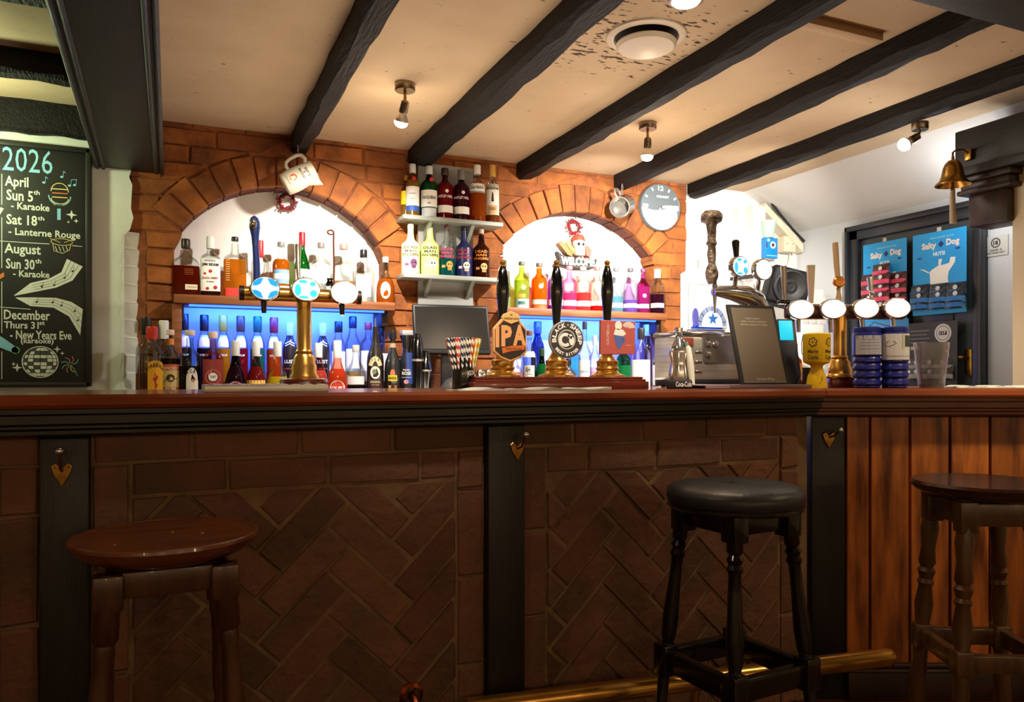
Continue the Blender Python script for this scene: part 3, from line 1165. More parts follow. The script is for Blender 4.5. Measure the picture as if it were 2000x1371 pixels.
def bottle(px, top, wpx, base, Y, kind, label, gl, lq, fill, cap, capz=.86, capr=None, lab=(), txt=(), art=None, fy=1.0, opaque=False, group=None, cat='bottle', clear=.5, name='bottle', pourer=None, face=1.0):
    x, d = aty(px, Y)
    h = zat(top, d) - base
    r = wpx * d / F / 2
    t = thing(name, label, cat, (x, Y, base), face_cam(x, Y, face), group)
    K_ = [k for k in KIND[kind]]
    n = 18

    def at(zf):
        for i in range(len(K_) - 1):
            a, b = K_[i], K_[i + 1]
            if a[0] <= zf <= b[0]:
                u = (zf - a[0]) / (b[0] - a[0])
                return (zf, a[1] + (b[1] - a[1]) * u, a[2] + (b[2] - a[2]) * u)
        return (zf,) + K_[-1][1:]
    topz = min(.93, K_[-1][0])
    gm = mat('ceramic_%d_%d_%d' % gl, gl, .35, coat=.4) if opaque else glass(gl)
    if lq is None or fill <= 0.01:
        rows = K_
        mb = MB(); nn = shell(mb, rows, r, h, n, fy, 0)
        mb.f.append(tuple(range(n - 1, -1, -1))); b = (len(rows) - 1) * n; mb.f.append(tuple(range(b, b + n)))
        mb.build('glass', gm, t)
    else:
        lo = [k for k in K_ if k[0] < fill - 1e-4] + [at(fill)]
        mb = MB(); shell(mb, lo, r, h, n, fy, 0)
        mb.f.append(tuple(range(n - 1, -1, -1))); b = (len(lo) - 1) * n; mb.f.append(tuple(range(b, b + n)))
        mb.build('liquid', liquid(lq, clear), t)
        hi = [at(fill)] + [k for k in K_ if k[0] > fill + 1e-4]
        if len(hi) > 1:
            mb = MB(); shell(mb, hi, r, h, n, fy, 0)
            mb.build('glass', gm, t)
    # cap
    cr = (capr if capr else max(.36, K_[-1][1] * 1.12)) * r
    if cap is not None:
        cm = cap if not isinstance(cap, tuple) else mat('cap_%d_%d_%d' % cap, cap, .35)
        if pourer:
            MB().lathe([(cr * .9, h * capz), (cr * .9, h * (capz + .05)), (cr * .35, h * (capz + .07)), (cr * .22, h)], 10).build('pourer', cm, t)
        else:
            MB().lathe([(cr * .97, h * capz), (cr, h * (capz + .01)), (cr, h * .985), (cr * .9, h)], 14).build('cap', cm, t)
    # labels, wrapped over the front
    def wrap(z0, z1, half, m, nm, off):
        vs, fs = [], []
        k = 12
        zs = [z0 + (z1 - z0) * i / 5 for i in range(6)]
        for zf in zs:
            _, rf, sq = at(zf)
            fsec = sect(sq, fy)
            yk = 1 + (fy - 1) * min(1.0, max(0.0, (rf - .4) / .4))
            for i in range(k + 1):
                a = -PI / 2 - half + 2 * half * i / k
                q = fsec(a) * rf * r + off
                vs.append((q * math.cos(a), q * math.sin(a) * yk, zf * h))
        for j in range(5):
            for i in range(k):
                fs.append((j * (k + 1) + i, j * (k + 1) + i + 1, (j + 1) * (k + 1) + i + 1, (j + 1) * (k + 1) + i))
        MB().add(vs, fs).build(nm, m, t)
    for i, l in enumerate(lab):
        z0, z1, col = l[0], l[1], l[2]
        half = l[3] if len(l) > 3 else 1.2
        wrap(z0, z1, half, flat(col, .55), 'label', .0004 + .0003 * i)
    sqm = at(.3)[2]
    if txt or art:
        if sqm > .3:
            A = Art(t, y=-r * fy * 1.0 - .0012)
        else:
            A = Art(t, bend=r * 1.0 + .0016)
        for (s, zc, hf, wf, col) in txt:
            A.ctext(s, 0, zc * h, wf * 2 * r, hf * h, col, .02)
        if art:
            art(A, r, h)
        A.done()
    return t


Y1 = 3.605
Z1 = 1.342
Z2 = 1.342
BOT = bottle
RED, WHT, BLK, CRM = (190, 24, 34), (240, 238, 232), (20, 20, 22), (238, 226, 196)


def round_label(col, ring=None, zc=.3, k=.8):
    def f(A, r, h):
        if ring:
            A.disc(0, zc * h, r * k * 1.12, ring)
            A.up()
        A.disc(0, zc * h, r * k, col)
        A.up()
    return f


# ---- whisky shelf, first arch
def a_wood(A, r, h):
    A.rect(-.05 * r, .85 * r, .12 * h, .21 * h, CRM)
    A.up()
    for k in range(4):
        A.rect(-.1 * r, .55 * r, (.38 + k * .03) * h, (.385 + k * .03) * h, (196, 120, 50))
    A.rect(-.5 * r + .6 * r, .8 * r, .16 * h, .168 * h, (120, 90, 60))


BOT(363, 467, 49, Z1, Y1, 'flask', 'wide flask bottle of dark red-brown whisky with a black stopper, first on the whisky shelf', CLEAR, (122, 30, 8), .53, (42, 30, 26), .84, .34, art=a_wood, fy=.6, clear=.35, group='whisky shelf bottles')
BOT(411, 462, 36, Z1, Y1, 'square', 'white-capped square bottle with a white black cherry whiskey label', CLEAR, (74, 22, 16), .12, (228, 226, 224), .80, .42,
    lab=((.10, .62, WHT, 1.0),), txt=(('JIM BEAM', .52, .06, .82, BLK), ('BLACK CHERRY', .31, .035, .82, (150, 20, 40)), ('BOURBON', .25, .02, .4, BLK)),
    art=lambda A, r, h: (A.disc(0, .42 * h, .18 * r, RED), A.disc(-.55 * r, .38 * h, .13 * r, RED), A.disc(.5 * r, .16 * h, .2 * r, RED), A.disc(-.3 * r, .14 * h, .16 * r, RED)), group='whisky shelf bottles')


def a_ridge(A, r, h):
    for k in range(10):
        A.rect(-.8 * r, -.45 * r, (.28 + k * .035) * h, (.286 + k * .035) * h, (250, 226, 150))


BOT(459, 463, 42, Z1, Y1, 'square', 'square bottle of golden whisky with a black cap and a red foot label', CLEAR, (226, 150, 40), .62, BLK, .93, .32, lab=((.03, .16, (214, 60, 50), .7),), art=a_ridge, clear=.6, group='whisky shelf bottles')
BOT(508, 470, 34, Z1, Y1, 'round', 'clear bottle with a long red capsule behind the blue tap handle', CLEAR, (190, 80, 70), .15, (200, 30, 40), .72, .40, group='whisky shelf bottles')
BOT(549, 473, 33, Z1, Y1, 'round', 'amber bottle with a blue and white label and a grey cap', CLEAR, (206, 120, 20), .70, (120, 118, 116), .92, .42, lab=((.28, .52, (120, 160, 200), 1.1), (.36, .45, WHT, 1.1), (.02, .24, WHT, 1.1)), group='whisky shelf bottles')
BOT(590, 454, 30, Z1, Y1, 'slope', 'green glass whiskey bottle with a red capsule and white label', (30, 150, 70), None, 0, (190, 20, 34), .80, .42, lab=((.10, .46, WHT, 1.2),), txt=(('J', .3, .1, .3, (30, 90, 50)),), group='whisky shelf bottles')
BOT(627, 474, 38, Z1, Y1, 'square', 'clear spirit bottle with a grey cap beside the spiral tap handle', CLEAR, (220, 150, 90), .12, (120, 110, 106), .91, .36, lab=((.3, .55, WHT, .8),), group='whisky shelf bottles')
BOT(671, 477, 40, Z1, Y1, 'square', 'clear bottle with a little amber liquid and a copper cap', CLEAR, (226, 150, 50), .36, (170, 130, 118), .91, .40, lab=((.05, .34, WHT, .55),), group='whisky shelf bottles')
BOT(710, 488, 44, Z1, Y1, 'angle', 'clear bottle with a black cap, last but one on the whisky shelf', CLEAR, None, 0, BLK, .86, .32, lab=((.12, .5, (250, 250, 250), .7),), group='whisky shelf bottles')
BOT(753, 502, 36, Z1, Y1 - .05, 'pear', 'squat amber bottle with an oval cream label at the end of the whisky shelf', CLEAR, (214, 112, 20), .52, (206, 204, 200), .88, .34,
    art=lambda A, r, h: A.disc(0, .27 * h, .55 * r, CRM, .18 * h), clear=.5, group='whisky shelf bottles')

# ---- gin shelf, second arch
GR = 'gin shelf bottles'


def blob(col, zc=.42, k=.35):
    def f(A, r, h):
        for i in range(6):
            a = i * PI / 3
            A.disc(.25 * r + k * r * .5 * math.cos(a), zc * h + k * r * .5 * math.sin(a), k * r * .42, col, n=10)
    return f


BOT(984, 508, 26, Z2, Y1, 'round', 'pale bottle with a dark cap half hidden by the first pump handle', (220, 240, 200), (200, 226, 160), .25, (60, 80, 60), .84, .42, group=GR)
BOT(1019, 511, 30, Z2, Y1, 'round', 'lime green gin bottle with white flower print', (212, 232, 130), (196, 218, 90), .6, (90, 100, 80), .92, .42, lab=((.02, .22, (190, 214, 220), 1.2), (.10, .17, (60, 120, 110), .5), (.24, .32, (196, 150, 60), .5)), art=blob(WHT, .45), clear=.6, group=GR)
BOT(1053, 514, 31, Z2, Y1, 'round', 'orange gin bottle with white blossom print', (248, 160, 50), (246, 140, 20), .68, (110, 90, 70), .92, .42, lab=((.02, .10, (236, 110, 60), 1.2), (.12, .22, WHT, 1.2)), art=blob(WHT, .5), clear=.6, group=GR)
BOT(1085, 516, 31, Z2, Y1, 'round', 'violet gin bottle behind the middle pump handle', (230, 150, 230), (200, 90, 210), .66, (90, 60, 80), .92, .42, lab=((.12, .24, WHT, 1.2),), clear=.6, group=GR)
BOT(1112, 520, 30, Z2, Y1, 'round', 'pink gin bottle under the start of the welcome sign', (250, 190, 220), (240, 90, 160), .40, (220, 120, 140), .92, .42, lab=((.12, .24, WHT, 1.2), (.45, .6, WHT, .5)), clear=.6, group=GR)
BOT(1139, 521, 30, Z2, Y1, 'round', 'coral red gin bottle under the end of the welcome sign', (255, 236, 232), (244, 96, 96), .42, (236, 214, 208), .92, .42, lab=((.12, .24, WHT, 1.2),), clear=.6, group=GR)
BOT(1166, 521, 30, Z2, Y1, 'round', 'pale rose gin bottle with a red foot beside the last pump handle', (255, 226, 220), (224, 40, 40), .14, (200, 110, 110), .92, .42, lab=((.15, .24, WHT, 1.2),), clear=.6, group=GR)
BOT(1203, 523, 28, Z2, Y1, 'round', 'pale blue gin bottle just past the last pump handle', (226, 244, 250), (150, 210, 232), .36, (110, 120, 124), .92, .42, lab=((.12, .22, WHT, 1.2),), clear=.6, group=GR)
BOT(1231, 524, 28, Z2, Y1, 'round', 'clear lilac gin bottle with scribbled print', (236, 230, 250), (170, 130, 230), .30, (90, 86, 96), .92, .42, lab=((.13, .22, WHT, 1.2),), clear=.6, group=GR)
BOT(1256, 525, 25, Z2, Y1, 'round', 'magenta gin bottle with white print', (232, 120, 200), (210, 60, 170), .6, (120, 60, 100), .92, .42, lab=((.13, .22, WHT, 1.2),), art=blob((250, 220, 240), .4), clear=.6, group=GR)
BOT(1284, 526, 27, Z2, Y1 - .04, 'round', 'dark purple-black liqueur bottle last on the gin shelf', CLEAR, (60, 16, 40), .44, (190, 184, 180), .80, .5, lab=((.14, .24, WHT, 1.2),), clear=.3, group=GR)

# ---- grey shelf unit, top tier
ZU, ZL, YU = 1.752, 1.480, 3.515
GU, GD = 'bottles on the top grey shelf', 'bottles on the lower grey shelf'
BOT(793, 343, 20, ZU, YU + .03, 'round', 'yellow-labelled bottle half hidden at the end of the top grey shelf', (220, 190, 120), (200, 150, 60), .6, (170, 120, 60), .88, .4, lab=((.30, .62, (240, 214, 20), 1.3),), group=GU)
BOT(806, 321, 27, ZU, YU, 'round', 'golden bottle with a white and blue label and a silver cap', (226, 190, 120), (190, 140, 50), .7, (206, 206, 206), .83, .48, lab=((.20, .56, WHT, 1.2), (.10, .19, (40, 90, 180), 1.2)), art=lambda A, r, h: (A.disc(.2 * r, .70 * h, .3 * r, RED), A.rect(-.5 * r, .4 * r, .42 * h, .43 * h, (60, 90, 140)), A.rect(-.3 * r, .3 * r, .32 * h, .335 * h, (196, 160, 80))), clear=.4, group=GU)
BOT(838, 325, 33, ZU, YU, 'round', 'green glass gin bottle with a red seal and white label', (14, 90, 44), (12, 84, 40), .74, (204, 206, 206), .84, .44, lab=((.20, .52, WHT, 1.2), (.02, .18, (196, 200, 200), 1.0)), txt=(('TANQUERAY', .37, .07, .95, (40, 60, 50)), ('GIN', .27, .03, .2, (40, 60, 50))), art=lambda A, r, h: A.disc(.3 * r, .71 * h, .26 * r, RED), clear=.2, group=GU)
BOT(869, 329, 32, ZU, YU, 'round', 'crimson gin bottle with a white band', (170, 20, 44), (150, 12, 36), .7, (60, 40, 40), .86, .46, lab=((.12, .26, WHT, 1.3),), txt=(('WHITLEY NEILL', .43, .05, 1.1, (240, 220, 214)),), art=blob((240, 214, 206), .53, .25), clear=.3, group=GU)
BOT(901, 332, 32, ZU, YU, 'round', 'plum purple gin bottle with a white band', (90, 18, 44), (80, 12, 36), .7, (120, 112, 112), .80, .46, lab=((.12, .26, WHT, 1.3),), txt=(('WHITLEY NEILL', .43, .05, 1.1, (236, 214, 214)),), art=blob((236, 214, 214), .53, .25), clear=.3, group=GU)
BOT(932, 323, 31, ZU, YU, 'round', 'clear bottle with orange gin below a white script label', CLEAR, (206, 96, 20), .50, (226, 222, 216), .84, .46, lab=((.53, .66, WHT, 1.2), (.50, .53, (150, 150, 150), 1.2)), txt=(("Gordon's", .595, .07, .9, (60, 60, 60)),), clear=.5, group=GU)
BOT(962, 323, 27, ZU, YU, 'round', 'clear rum bottle with a cream label and a golden cork', CLEAR, (160, 90, 40), .14, (204, 160, 80), .80, .48, lab=((.14, .66, (224, 218, 204), 1.2), (.15, .30, (196, 160, 110), .8)), txt=(('SPICED RUM', .58, .035, .9, BLK), ('GOLD', .24, .05, .5, (120, 80, 40))), art=lambda A, r, h: (A.poly([(-.15 * r, .36 * h), (.2 * r, .36 * h), (.1 * r, .5 * h), (-.05 * r, .52 * h)], BLK)), group=GU)


def skull(col, zc=.22):
    def f(A, r, h):
        x = .35 * r
        A.disc(x, zc * h, .42 * r, col)
        A.rect(x - .25 * r, x + .25 * r, (zc - .11) * h, zc * h, col)
        A.rect(x - 1.0 * r, x - .55 * r, (zc - .06) * h, (zc - .01) * h, col)
        A.up()
        for s in (-1, 1):
            A.disc(x + s * .16 * r, (zc + .005) * h, .10 * r, BLK, n=10)
        for k in range(3):
            A.rect(x + (-.14 + k * .13) * r, x + (-.10 + k * .13) * r, (zc - .1) * h, (zc - .05) * h, BLK)
    return f


FNG = lambda col: (('DEAD', .52, .05, .8, col), ('MAN', .45, .05, .66, col), ("FINGERS", .38, .05, 1.0, col))
BOT(802, 438, 36, ZL, YU, 'angle', 'pale yellow opaque bottle, first on the lower grey shelf', (246, 246, 186), None, 0, (240, 238, 200), .90, .34, txt=FNG((90, 80, 60)), art=skull((120, 70, 110)), opaque=True, group=GD)
BOT(840, 438, 36, ZL, YU, 'angle', 'lime cream opaque bottle next to the pale yellow one', (224, 240, 140), None, 0, (60, 80, 40), .97, .30, txt=FNG((40, 50, 30)), art=skull((230, 236, 220)), opaque=True, group=GD)
BOT(873, 441, 32, ZL, YU, 'angle', 'clear bottle with teal liquid and a pink skull print', CLEAR, (20, 120, 120), .34, (120, 60, 50), .94, .34, txt=FNG((206, 60, 120)), art=skull((236, 160, 70)), clear=.45, group=GD)
BOT(906, 444, 33, ZL, YU, 'angle', 'navy blue bottle with a white skull print', (22, 30, 84), None, 0, (24, 26, 60), .94, .34, txt=FNG((170, 50, 70)), art=skull((240, 216, 206)), opaque=True, group=GD)
BOT(940, 447, 33, ZL, YU, 'angle', 'dark brown rum bottle with an orange skull print', (120, 66, 34), (70, 26, 10), .72, (190, 160, 140), .80, .32, txt=FNG((232, 140, 50)), art=skull((224, 170, 110)), clear=.25, group=GD)

# ---- lower bottles, first arch: back row on the step
YB2, ZB2 = 3.625, .975
YF, ZF = 3.34, .885
G1 = 'back row of bottles under the blue light'
back = [(360, 613, (16, 16, 18), (236, 236, 236), (40, 40, 44), 'black-capped syrup bottle first in the back row under the blue light'),
        (399, 615, (18, 18, 20), (238, 236, 236), (36, 30, 34), 'black-capped syrup bottle second in the back row under the blue light'),
        (436, 616, (206, 150, 40), (236, 176, 50), (224, 150, 30), 'gold-capped syrup bottle with yellow contents in the back row'),
        (470, 617, (100, 52, 40), (176, 34, 50), (160, 24, 40), 'brown-capped syrup bottle with red contents in the back row'),
        (503, 618, (20, 84, 60), (60, 150, 130), (40, 140, 110), 'green-capped syrup bottle with teal contents in the back row'),
        (535, 620, (170, 24, 40), (230, 110, 30), (226, 90, 20), 'red-capped syrup bottle with orange contents in the back row')]
for (px, tp, capc, body, lq, lb) in back:
    BOT(px, tp, 27, ZB2, YB2, 'slim', lb, CLEAR, lq, .50, capc, .76, .60, lab=((.52, .70, (244, 240, 236), .8),), txt=(('SYRUP', .40, .03, .6, WHT),), clear=.35, group=G1)
for (px, tp, lb) in ((566, 630, 'black bottle with a white domed cap beside the brass tap column, on its whisky side'), (630, 631, 'black bottle with a white domed cap just past the brass tap column')):
    BOT(px, tp, 27, ZB2, YB2, 'slim', lb, (30, 26, 26), None, 0, (246, 244, 242), .78, .56, txt=(('LUST', .34, .06, .8, WHT), ('LIQUEUR', .22, .025, .8, (206, 70, 60))), art=lambda A, r, h: [A.stroke([(-.7 * r, (.60 + k * .02) * h), (0, (.64 + k * .02) * h), (.7 * r, (.60 + k * .02) * h)], .004, WHT) for k in (0, 2)], opaque=True, group=G1)
BOT(661, 628, 30, ZB2, YB2, 'slim', 'frosted white bottle with a black cap in the back row', (250, 250, 250), None, 0, BLK, .82, .52, lab=((.1, .5, WHT, 1.0),), group=G1)
BOT(689, 618, 30, ZB2, YB2, 'slim', 'tall clear bottle with a black cap in the back row', CLEAR, (240, 200, 130), .16, (16, 18, 40), .82, .5, lab=((.2, .5, WHT, 1.0),), group=G1)
BOT(719, 630, 32, ZB2, YB2, 'round', 'clear bottle with a red pourer in the back row', CLEAR, (250, 236, 220), .3, (200, 50, 50), .88, .44, lab=((.18, .52, WHT, 1.0),), group=G1)
BOT(748, 636, 32, ZB2, YB2, 'round', 'clear bottle with a black cap at the end of the back row', CLEAR, (240, 240, 240), .3, BLK, .82, .46, lab=((.2, .5, (220, 220, 220), 1.0),), group=G1)

# ---- front row
def a_fire(A, r, h):
    A.rect(-.35 * r, .95 * r, .12 * h, .52 * h, (246, 184, 24))
    A.disc(.3 * r, .52 * h, .62 * r, (246, 184, 24), .05 * h)
    A.up()
    A.arctext('FIREBALL', .3 * r, .38 * h, .13 * h, 2.45, .7, .19 * r, .045 * h, BLK)
    A.poly([(.25 * r, .2 * h), (.45 * r, .26 * h), (.3 * r, .3 * h), (.5 * r, .36 * h), (.2 * r, .42 * h), (.22 * r, .36 * h), (.05 * r, .34 * h), (.2 * r, .3 * h)], (200, 40, 20))
    A.rect(-.15 * r, .75 * r, .155 * h, .17 * h, (150, 60, 10))


BOT(286, 620, 38, ZF, YF + .10, 'round', 'clear bottle with a silver-topped black cap behind the yellow-labelled whisky', CLEAR, (170, 90, 30), .36, (30, 28, 28), .80, .50, clear=.5, group='front row of bottles')
BOT(297, 638, 46, ZF, YF, 'round', 'bottle of amber liqueur with a torn yellow flame label and a red cap', CLEAR, (186, 96, 26), .22, (206, 50, 24), .84, .46, art=a_fire, clear=.4, group='front row of bottles')
BOT(320, 626, 36, ZF, YF + .11, 'round', 'bottle with a tall white cap behind the orange-labelled rum', CLEAR, (60, 30, 20), .5, (232, 230, 226), .78, .50, group='front row of bottles')


def a_kraken(A, r, h):
    A.disc(0, .36 * h, .42 * r, (70, 50, 30), .05 * h)
    A.up()
    A.stroke([(-.7 * r, .3 * h), (-.3 * r, .38 * h), (.1 * r, .31 * h), (.7 * r, .36 * h)], .003, (50, 40, 30))
    A.text('RUM', -.5 * r, .5 * r, .20 * h, .235 * h, WHT, .02)
    A.text('SPICED', -.7 * r, .7 * r, .47 * h, .505 * h, WHT, .02)


BOT(333, 644, 36, ZF, YF + .01, 'round', 'dark rum bottle with an orange-bordered cream label', CLEAR, (26, 18, 18), .62, (236, 214, 200), .93, .40, lab=((.16, .54, (226, 110, 60), 1.3), (.24, .46, (232, 206, 140), 1.3), (.10, .16, (190, 188, 190), 1.3), (.80, .88, (236, 150, 60), 1.5)), art=a_kraken, clear=.2, group='front row of bottles')


def a_black(A, r, h):
    A.disc(.2 * r, .33 * h, .55 * r, (240, 234, 222), .17 * h)
    A.rect(-.35 * r, .8 * r, .10 * h, .33 * h, (240, 234, 222))
    A.up()
    A.arctext('BLACK', .2 * r, .33 * h, .125 * h, 2.9, 1.3, .2 * r, .05 * h, BLK)
    A.disc(.3 * r, .33 * h, .16 * r, (176, 140, 100))


BOT(371, 645, 40, ZF, YF, 'round', 'clear bottle with a pale stopper and a white arched label on black', (220, 232, 226), (24, 22, 24), .52, (226, 210, 190), .93, .48, art=a_black, clear=.15, group='front row of bottles')
BOT(416, 648, 38, ZF, YF, 'square', 'coral pink gin bottle with a round white label', (250, 190, 176), (222, 110, 96), .62, (222, 200, 180), .91, .46, lab=((.03, .10, (240, 150, 130), .7),),
    art=lambda A, r, h: (A.arc(0, .38 * h, .72 * r, 0, 2 * PI, .004, (190, 90, 80)), A.disc(0, .38 * h, .42 * r, WHT), A.up(), A.text('TART', -.32 * r, .32 * r, .365 * h, .40 * h, BLK, .02)), clear=.45, group='front row of bottles')


def a_sour(ring, col):
    def f(A, r, h):
        A.disc(0, .24 * h, .78 * r, ring)
        A.up()
        A.disc(0, .24 * h, .68 * r, col)
        A.up()
        A.text('SOURZ', -.82 * r, .82 * r, .215 * h, .275 * h, W, .04)
        A.rect(-.3 * r, .3 * r, .17 * h, .18 * h, W)
    return f


SZ = 'round-bellied sour liqueur bottles'
BOT(460, 665, 40, ZF, YF - .03, 'pear', 'round-bellied bottle of black-purple sour liqueur with a pink ring label', (60, 30, 50), (44, 14, 30), .60, (214, 214, 214), .76, .40, art=a_sour((240, 200, 210), (160, 30, 70)), clear=.2, group=SZ)
BOT(500, 666, 38, ZF, YF - .03, 'pear', 'round-bellied bottle of dark red liqueur with a yellow torn label', (230, 160, 150), (150, 30, 34), .60, (220, 220, 220), .76, .40, lab=((.06, .38, (250, 200, 90), 1.2),), art=lambda A, r, h: A.text('SOURZ', -.75 * r, .75 * r, .19 * h, .25 * h, (255, 236, 190), .04), clear=.4, group=SZ)
BOT(542, 667, 40, ZF, YF - .03, 'pear', 'round-bellied bottle of yellow sour liqueur', (250, 236, 200), (240, 214, 50), .44, (214, 214, 214), .76, .40, art=lambda A, r, h: A.text('SOURZ', -.75 * r, .75 * r, .22 * h, .28 * h, (255, 250, 210), .04), clear=.4, group=SZ)
BOT(622, 670, 38, ZF, YF - .03, 'pear', 'round-bellied bottle of pink-red liqueur half behind the tap column', (250, 214, 206), (240, 90, 70), .55, (236, 236, 236), .76, .40, art=a_sour((250, 230, 226), (230, 90, 80)), clear=.4, group=SZ)
BOT(659, 665, 40, ZF, YF - .05, 'pear', 'round-bellied bottle of orange-red liqueur with a white ring label', (250, 190, 160), (236, 84, 40), .55, (240, 240, 240), .72, .40, art=a_sour((250, 240, 236), (226, 60, 40)), clear=.4, group=SZ)
BOT(695, 674, 40, ZF, YF - .02, 'slope', 'clear bottle with a white swirl above black liquid, beside the orange-red one', CLEAR, (16, 16, 18), .30, (190, 190, 190), .88, .36, lab=((.32, .46, (226, 232, 236), .9),), clear=.15, group='front row of bottles')


def a_baileys(A, r, h):
    A.arc(0, .40 * h, .62 * r, PI * .9, PI * .1, .055 * h * 1, (222, 206, 160), rz=.12 * h)
    A.disc(0, .36 * h, .60 * r, (226, 226, 214), .075 * h)
    A.up()
    A.arctext('BAILEYS', 0, .40 * h, .118 * h, 2.6, .54, .15 * r, .035 * h, (60, 40, 30))
    A.disc(-.1 * r, .37 * h, .25 * r, (120, 130, 110), .03 * h)
    A.up()
    A.text('ORIGINAL', -.6 * r, .6 * r, .235 * h, .262 * h, (222, 206, 170), .02)
    A.text('IRISH CREAM', -.45 * r, .45 * r, .205 * h, .222 * h, (190, 150, 110), .02)
    A.disc(.6 * r, .15 * h, .14 * r, (230, 226, 206))


BOT(733, 622, 33, ZF, YF - .04, 'slope', 'black cream liqueur bottle with a silver pourer and arched cream label', (28, 18, 16), None, 0, CHROME, .82, .34, pourer=True, lab=((.12, .28, (52, 30, 24), 1.0),), art=a_baileys, opaque=True, group='front row of bottles')


def a_tia(A, r, h):
    A.rect(-.55 * r, .55 * r, .30 * h, .38 * h, (226, 206, 40))
    A.disc(0, .40 * h, .3 * r, (220, 120, 90), .06 * h)
    A.up()
    A.text('MARIA', -.48 * r, .48 * r, .32 * h, .36 * h, (60, 50, 10), .03)
    for s in (-1, 1):
        A.poly([(s * .35 * r - .2 * r, .24 * h), (s * .35 * r + .2 * r, .24 * h), (s * .35 * r, .17 * h)], (206, 150, 110) if s < 0 else (190, 90, 70))
        A.rect(s * .35 * r - .02 * r, s * .35 * r + .02 * r, .10 * h, .18 * h, (200, 180, 150))
    A.disc(.25 * r, .13 * h, .22 * r, (230, 190, 160))
    A.text('COFFEE', -.6 * r, .6 * r, .055 * h, .075 * h, W, .02)


BOT(767, 645, 32, ZF, YF - .06, 'slope', 'black coffee liqueur bottle with a yellow label and cocktail glasses print', (26, 26, 30), None, 0, (24, 22, 22), .88, .46, lab=((.76, .82, (196, 150, 120), 1.4),), art=a_tia, opaque=True, group='front row of bottles')


def a_rose(A, r, h):
    A.rect(.0 * r, .9 * r, .28 * h, .74 * h, (40, 70, 150))
    A.up()
    A.text('ROSE', -.6 * r, .6 * r, .41 * h, .46 * h, W, .03)
    A.text('TEQUILA', -.5 * r, .5 * r, .47 * h, .495 * h, W, .03)
    A.rect(-.7 * r, .7 * r, .37 * h, .378 * h, (170, 180, 210))
    A.disc(-.05 * r, .31 * h, .3 * r, (226, 160, 170), .03 * h)
    A.disc(-.05 * r, .13 * h, .3 * r, (60, 60, 66), .05 * h)
    A.text('CREAM', -.5 * r, .5 * r, .05 * h, .075 * h, (190, 190, 190), .02)


BOT(794, 655, 30, ZF, YF - .06, 'slim', 'dark blue-black bottle with a blue label panel and small rose', (24, 26, 36), None, 0, BLK, .82, .56, art=a_rose, opaque=True, group='front row of bottles')
# dark tall tins and shakers beside the till
for (px, tp, wp, lb) in ((815, 652, 26, 'black tin shaker closest to the rose liqueur bottle'), (831, 685, 24, 'dark tall glass in front of the till screen')):
    x, d = aty(px, YF - .08)
    h = zat(tp, d) - ZF
    r = wp * d / F / 2
    t = thing('shaker', lb, 'shaker', (x, YF - .08, ZF), 0, 'dark shakers beside the till')
    MB().lathe([(r * .78, 0), (r, h * .62), (r * 1.02, h * .64), (r * .98, h * .66), (r * .8, h * .9), (r * .5, h)], 18).build('cup', BLACKG, t)
    MB().lathe([(r * 1.02, h * .60), (r * 1.04, h * .615), (r * 1.02, h * .63)], 18, cap=False).build('band', STEEL, t)

# ---- lower bottles, second arch
G2 = 'lower bottles under the second arch'


def a_ah(A, r, h):
    A.rect(-.8 * r, .8 * r, .10 * h, .50 * h, (236, 234, 226))
    A.up()
    A.arc(0, .3 * h, .78 * r, PI * .25, PI * .75, .002, BLK)
    A.text('AH', -.6 * r, .1 * r, .40 * h, .48 * h, BLK, .02)
    A.disc(.1 * r, .22 * h, .45 * r, (150, 150, 146), .09 * h)


BOT(1006, 690, 30, ZF, YF, 'round', 'pale pink bottle between the first two pump bases', CLEAR, (236, 170, 160), .6, (220, 210, 206), .85, group=G2)
BOT(1034, 646, 27, ZF, YF, 'round', 'clear bottle with a square white label and brown cap between the first two pumps', (214, 222, 220), None, 0, (110, 70, 60), .93, .42, lab=((.62, .70, WHT, 1.0),), art=a_ah, group=G2)
BOT(1058, 680, 30, ZF, YF, 'slope', 'green glass bottle half hidden by the black round pump badge', (20, 130, 70), (16, 120, 60), .7, (20, 60, 40), .85, lab=((.1, .3, WHT, .8),), clear=.35, group=G2)
BOT(1050, 628, 26, ZB2, YB2, 'slim', 'dark stacked glass behind the first two pumps under the blue light', (90, 110, 160), None, 0, (60, 70, 110), .80, .6, group=G2)
BOT(1110, 700, 30, ZF, YF, 'round', 'dark bottle with a pale label beside the middle pump base', (40, 36, 40), None, 0, BLK, .85, lab=((.2, .5, (220, 214, 206), .9),), opaque=True, group=G2)
BOT(1122, 656, 26, ZF, YF + .11, 'round', 'aqua blue gin bottle between the last two pumps', (150, 226, 240), (110, 206, 226), .7, (200, 220, 224), .85, clear=.6, group=G2)
BOT(1142, 628, 27, ZF, YF, 'angle', 'tall clear vodka bottle with a black cap between the last two pumps', (246, 248, 250), None, 0, (40, 44, 60), .90, .34, lab=((.12, .5, (236, 238, 240), .8),), txt=(('VODKA', .36, .03, .7, (120, 130, 150)),), group=G2)
BOT(1162, 655, 24, ZF, YF + .10, 'round', 'clear bottle with a rose label just before the last pump base', CLEAR, (246, 226, 226), .5, (190, 190, 194), .85, lab=((.2, .42, (226, 150, 160), .8),), group=G2)
BOT(1218, 660, 30, ZF, YF + .02, 'round', 'green-shouldered bottle behind the red pump badge', (60, 180, 110), (40, 160, 90), .55, (20, 40, 30), .85, lab=((.08, .34, WHT, 1.1),), clear=.4, group=G2)
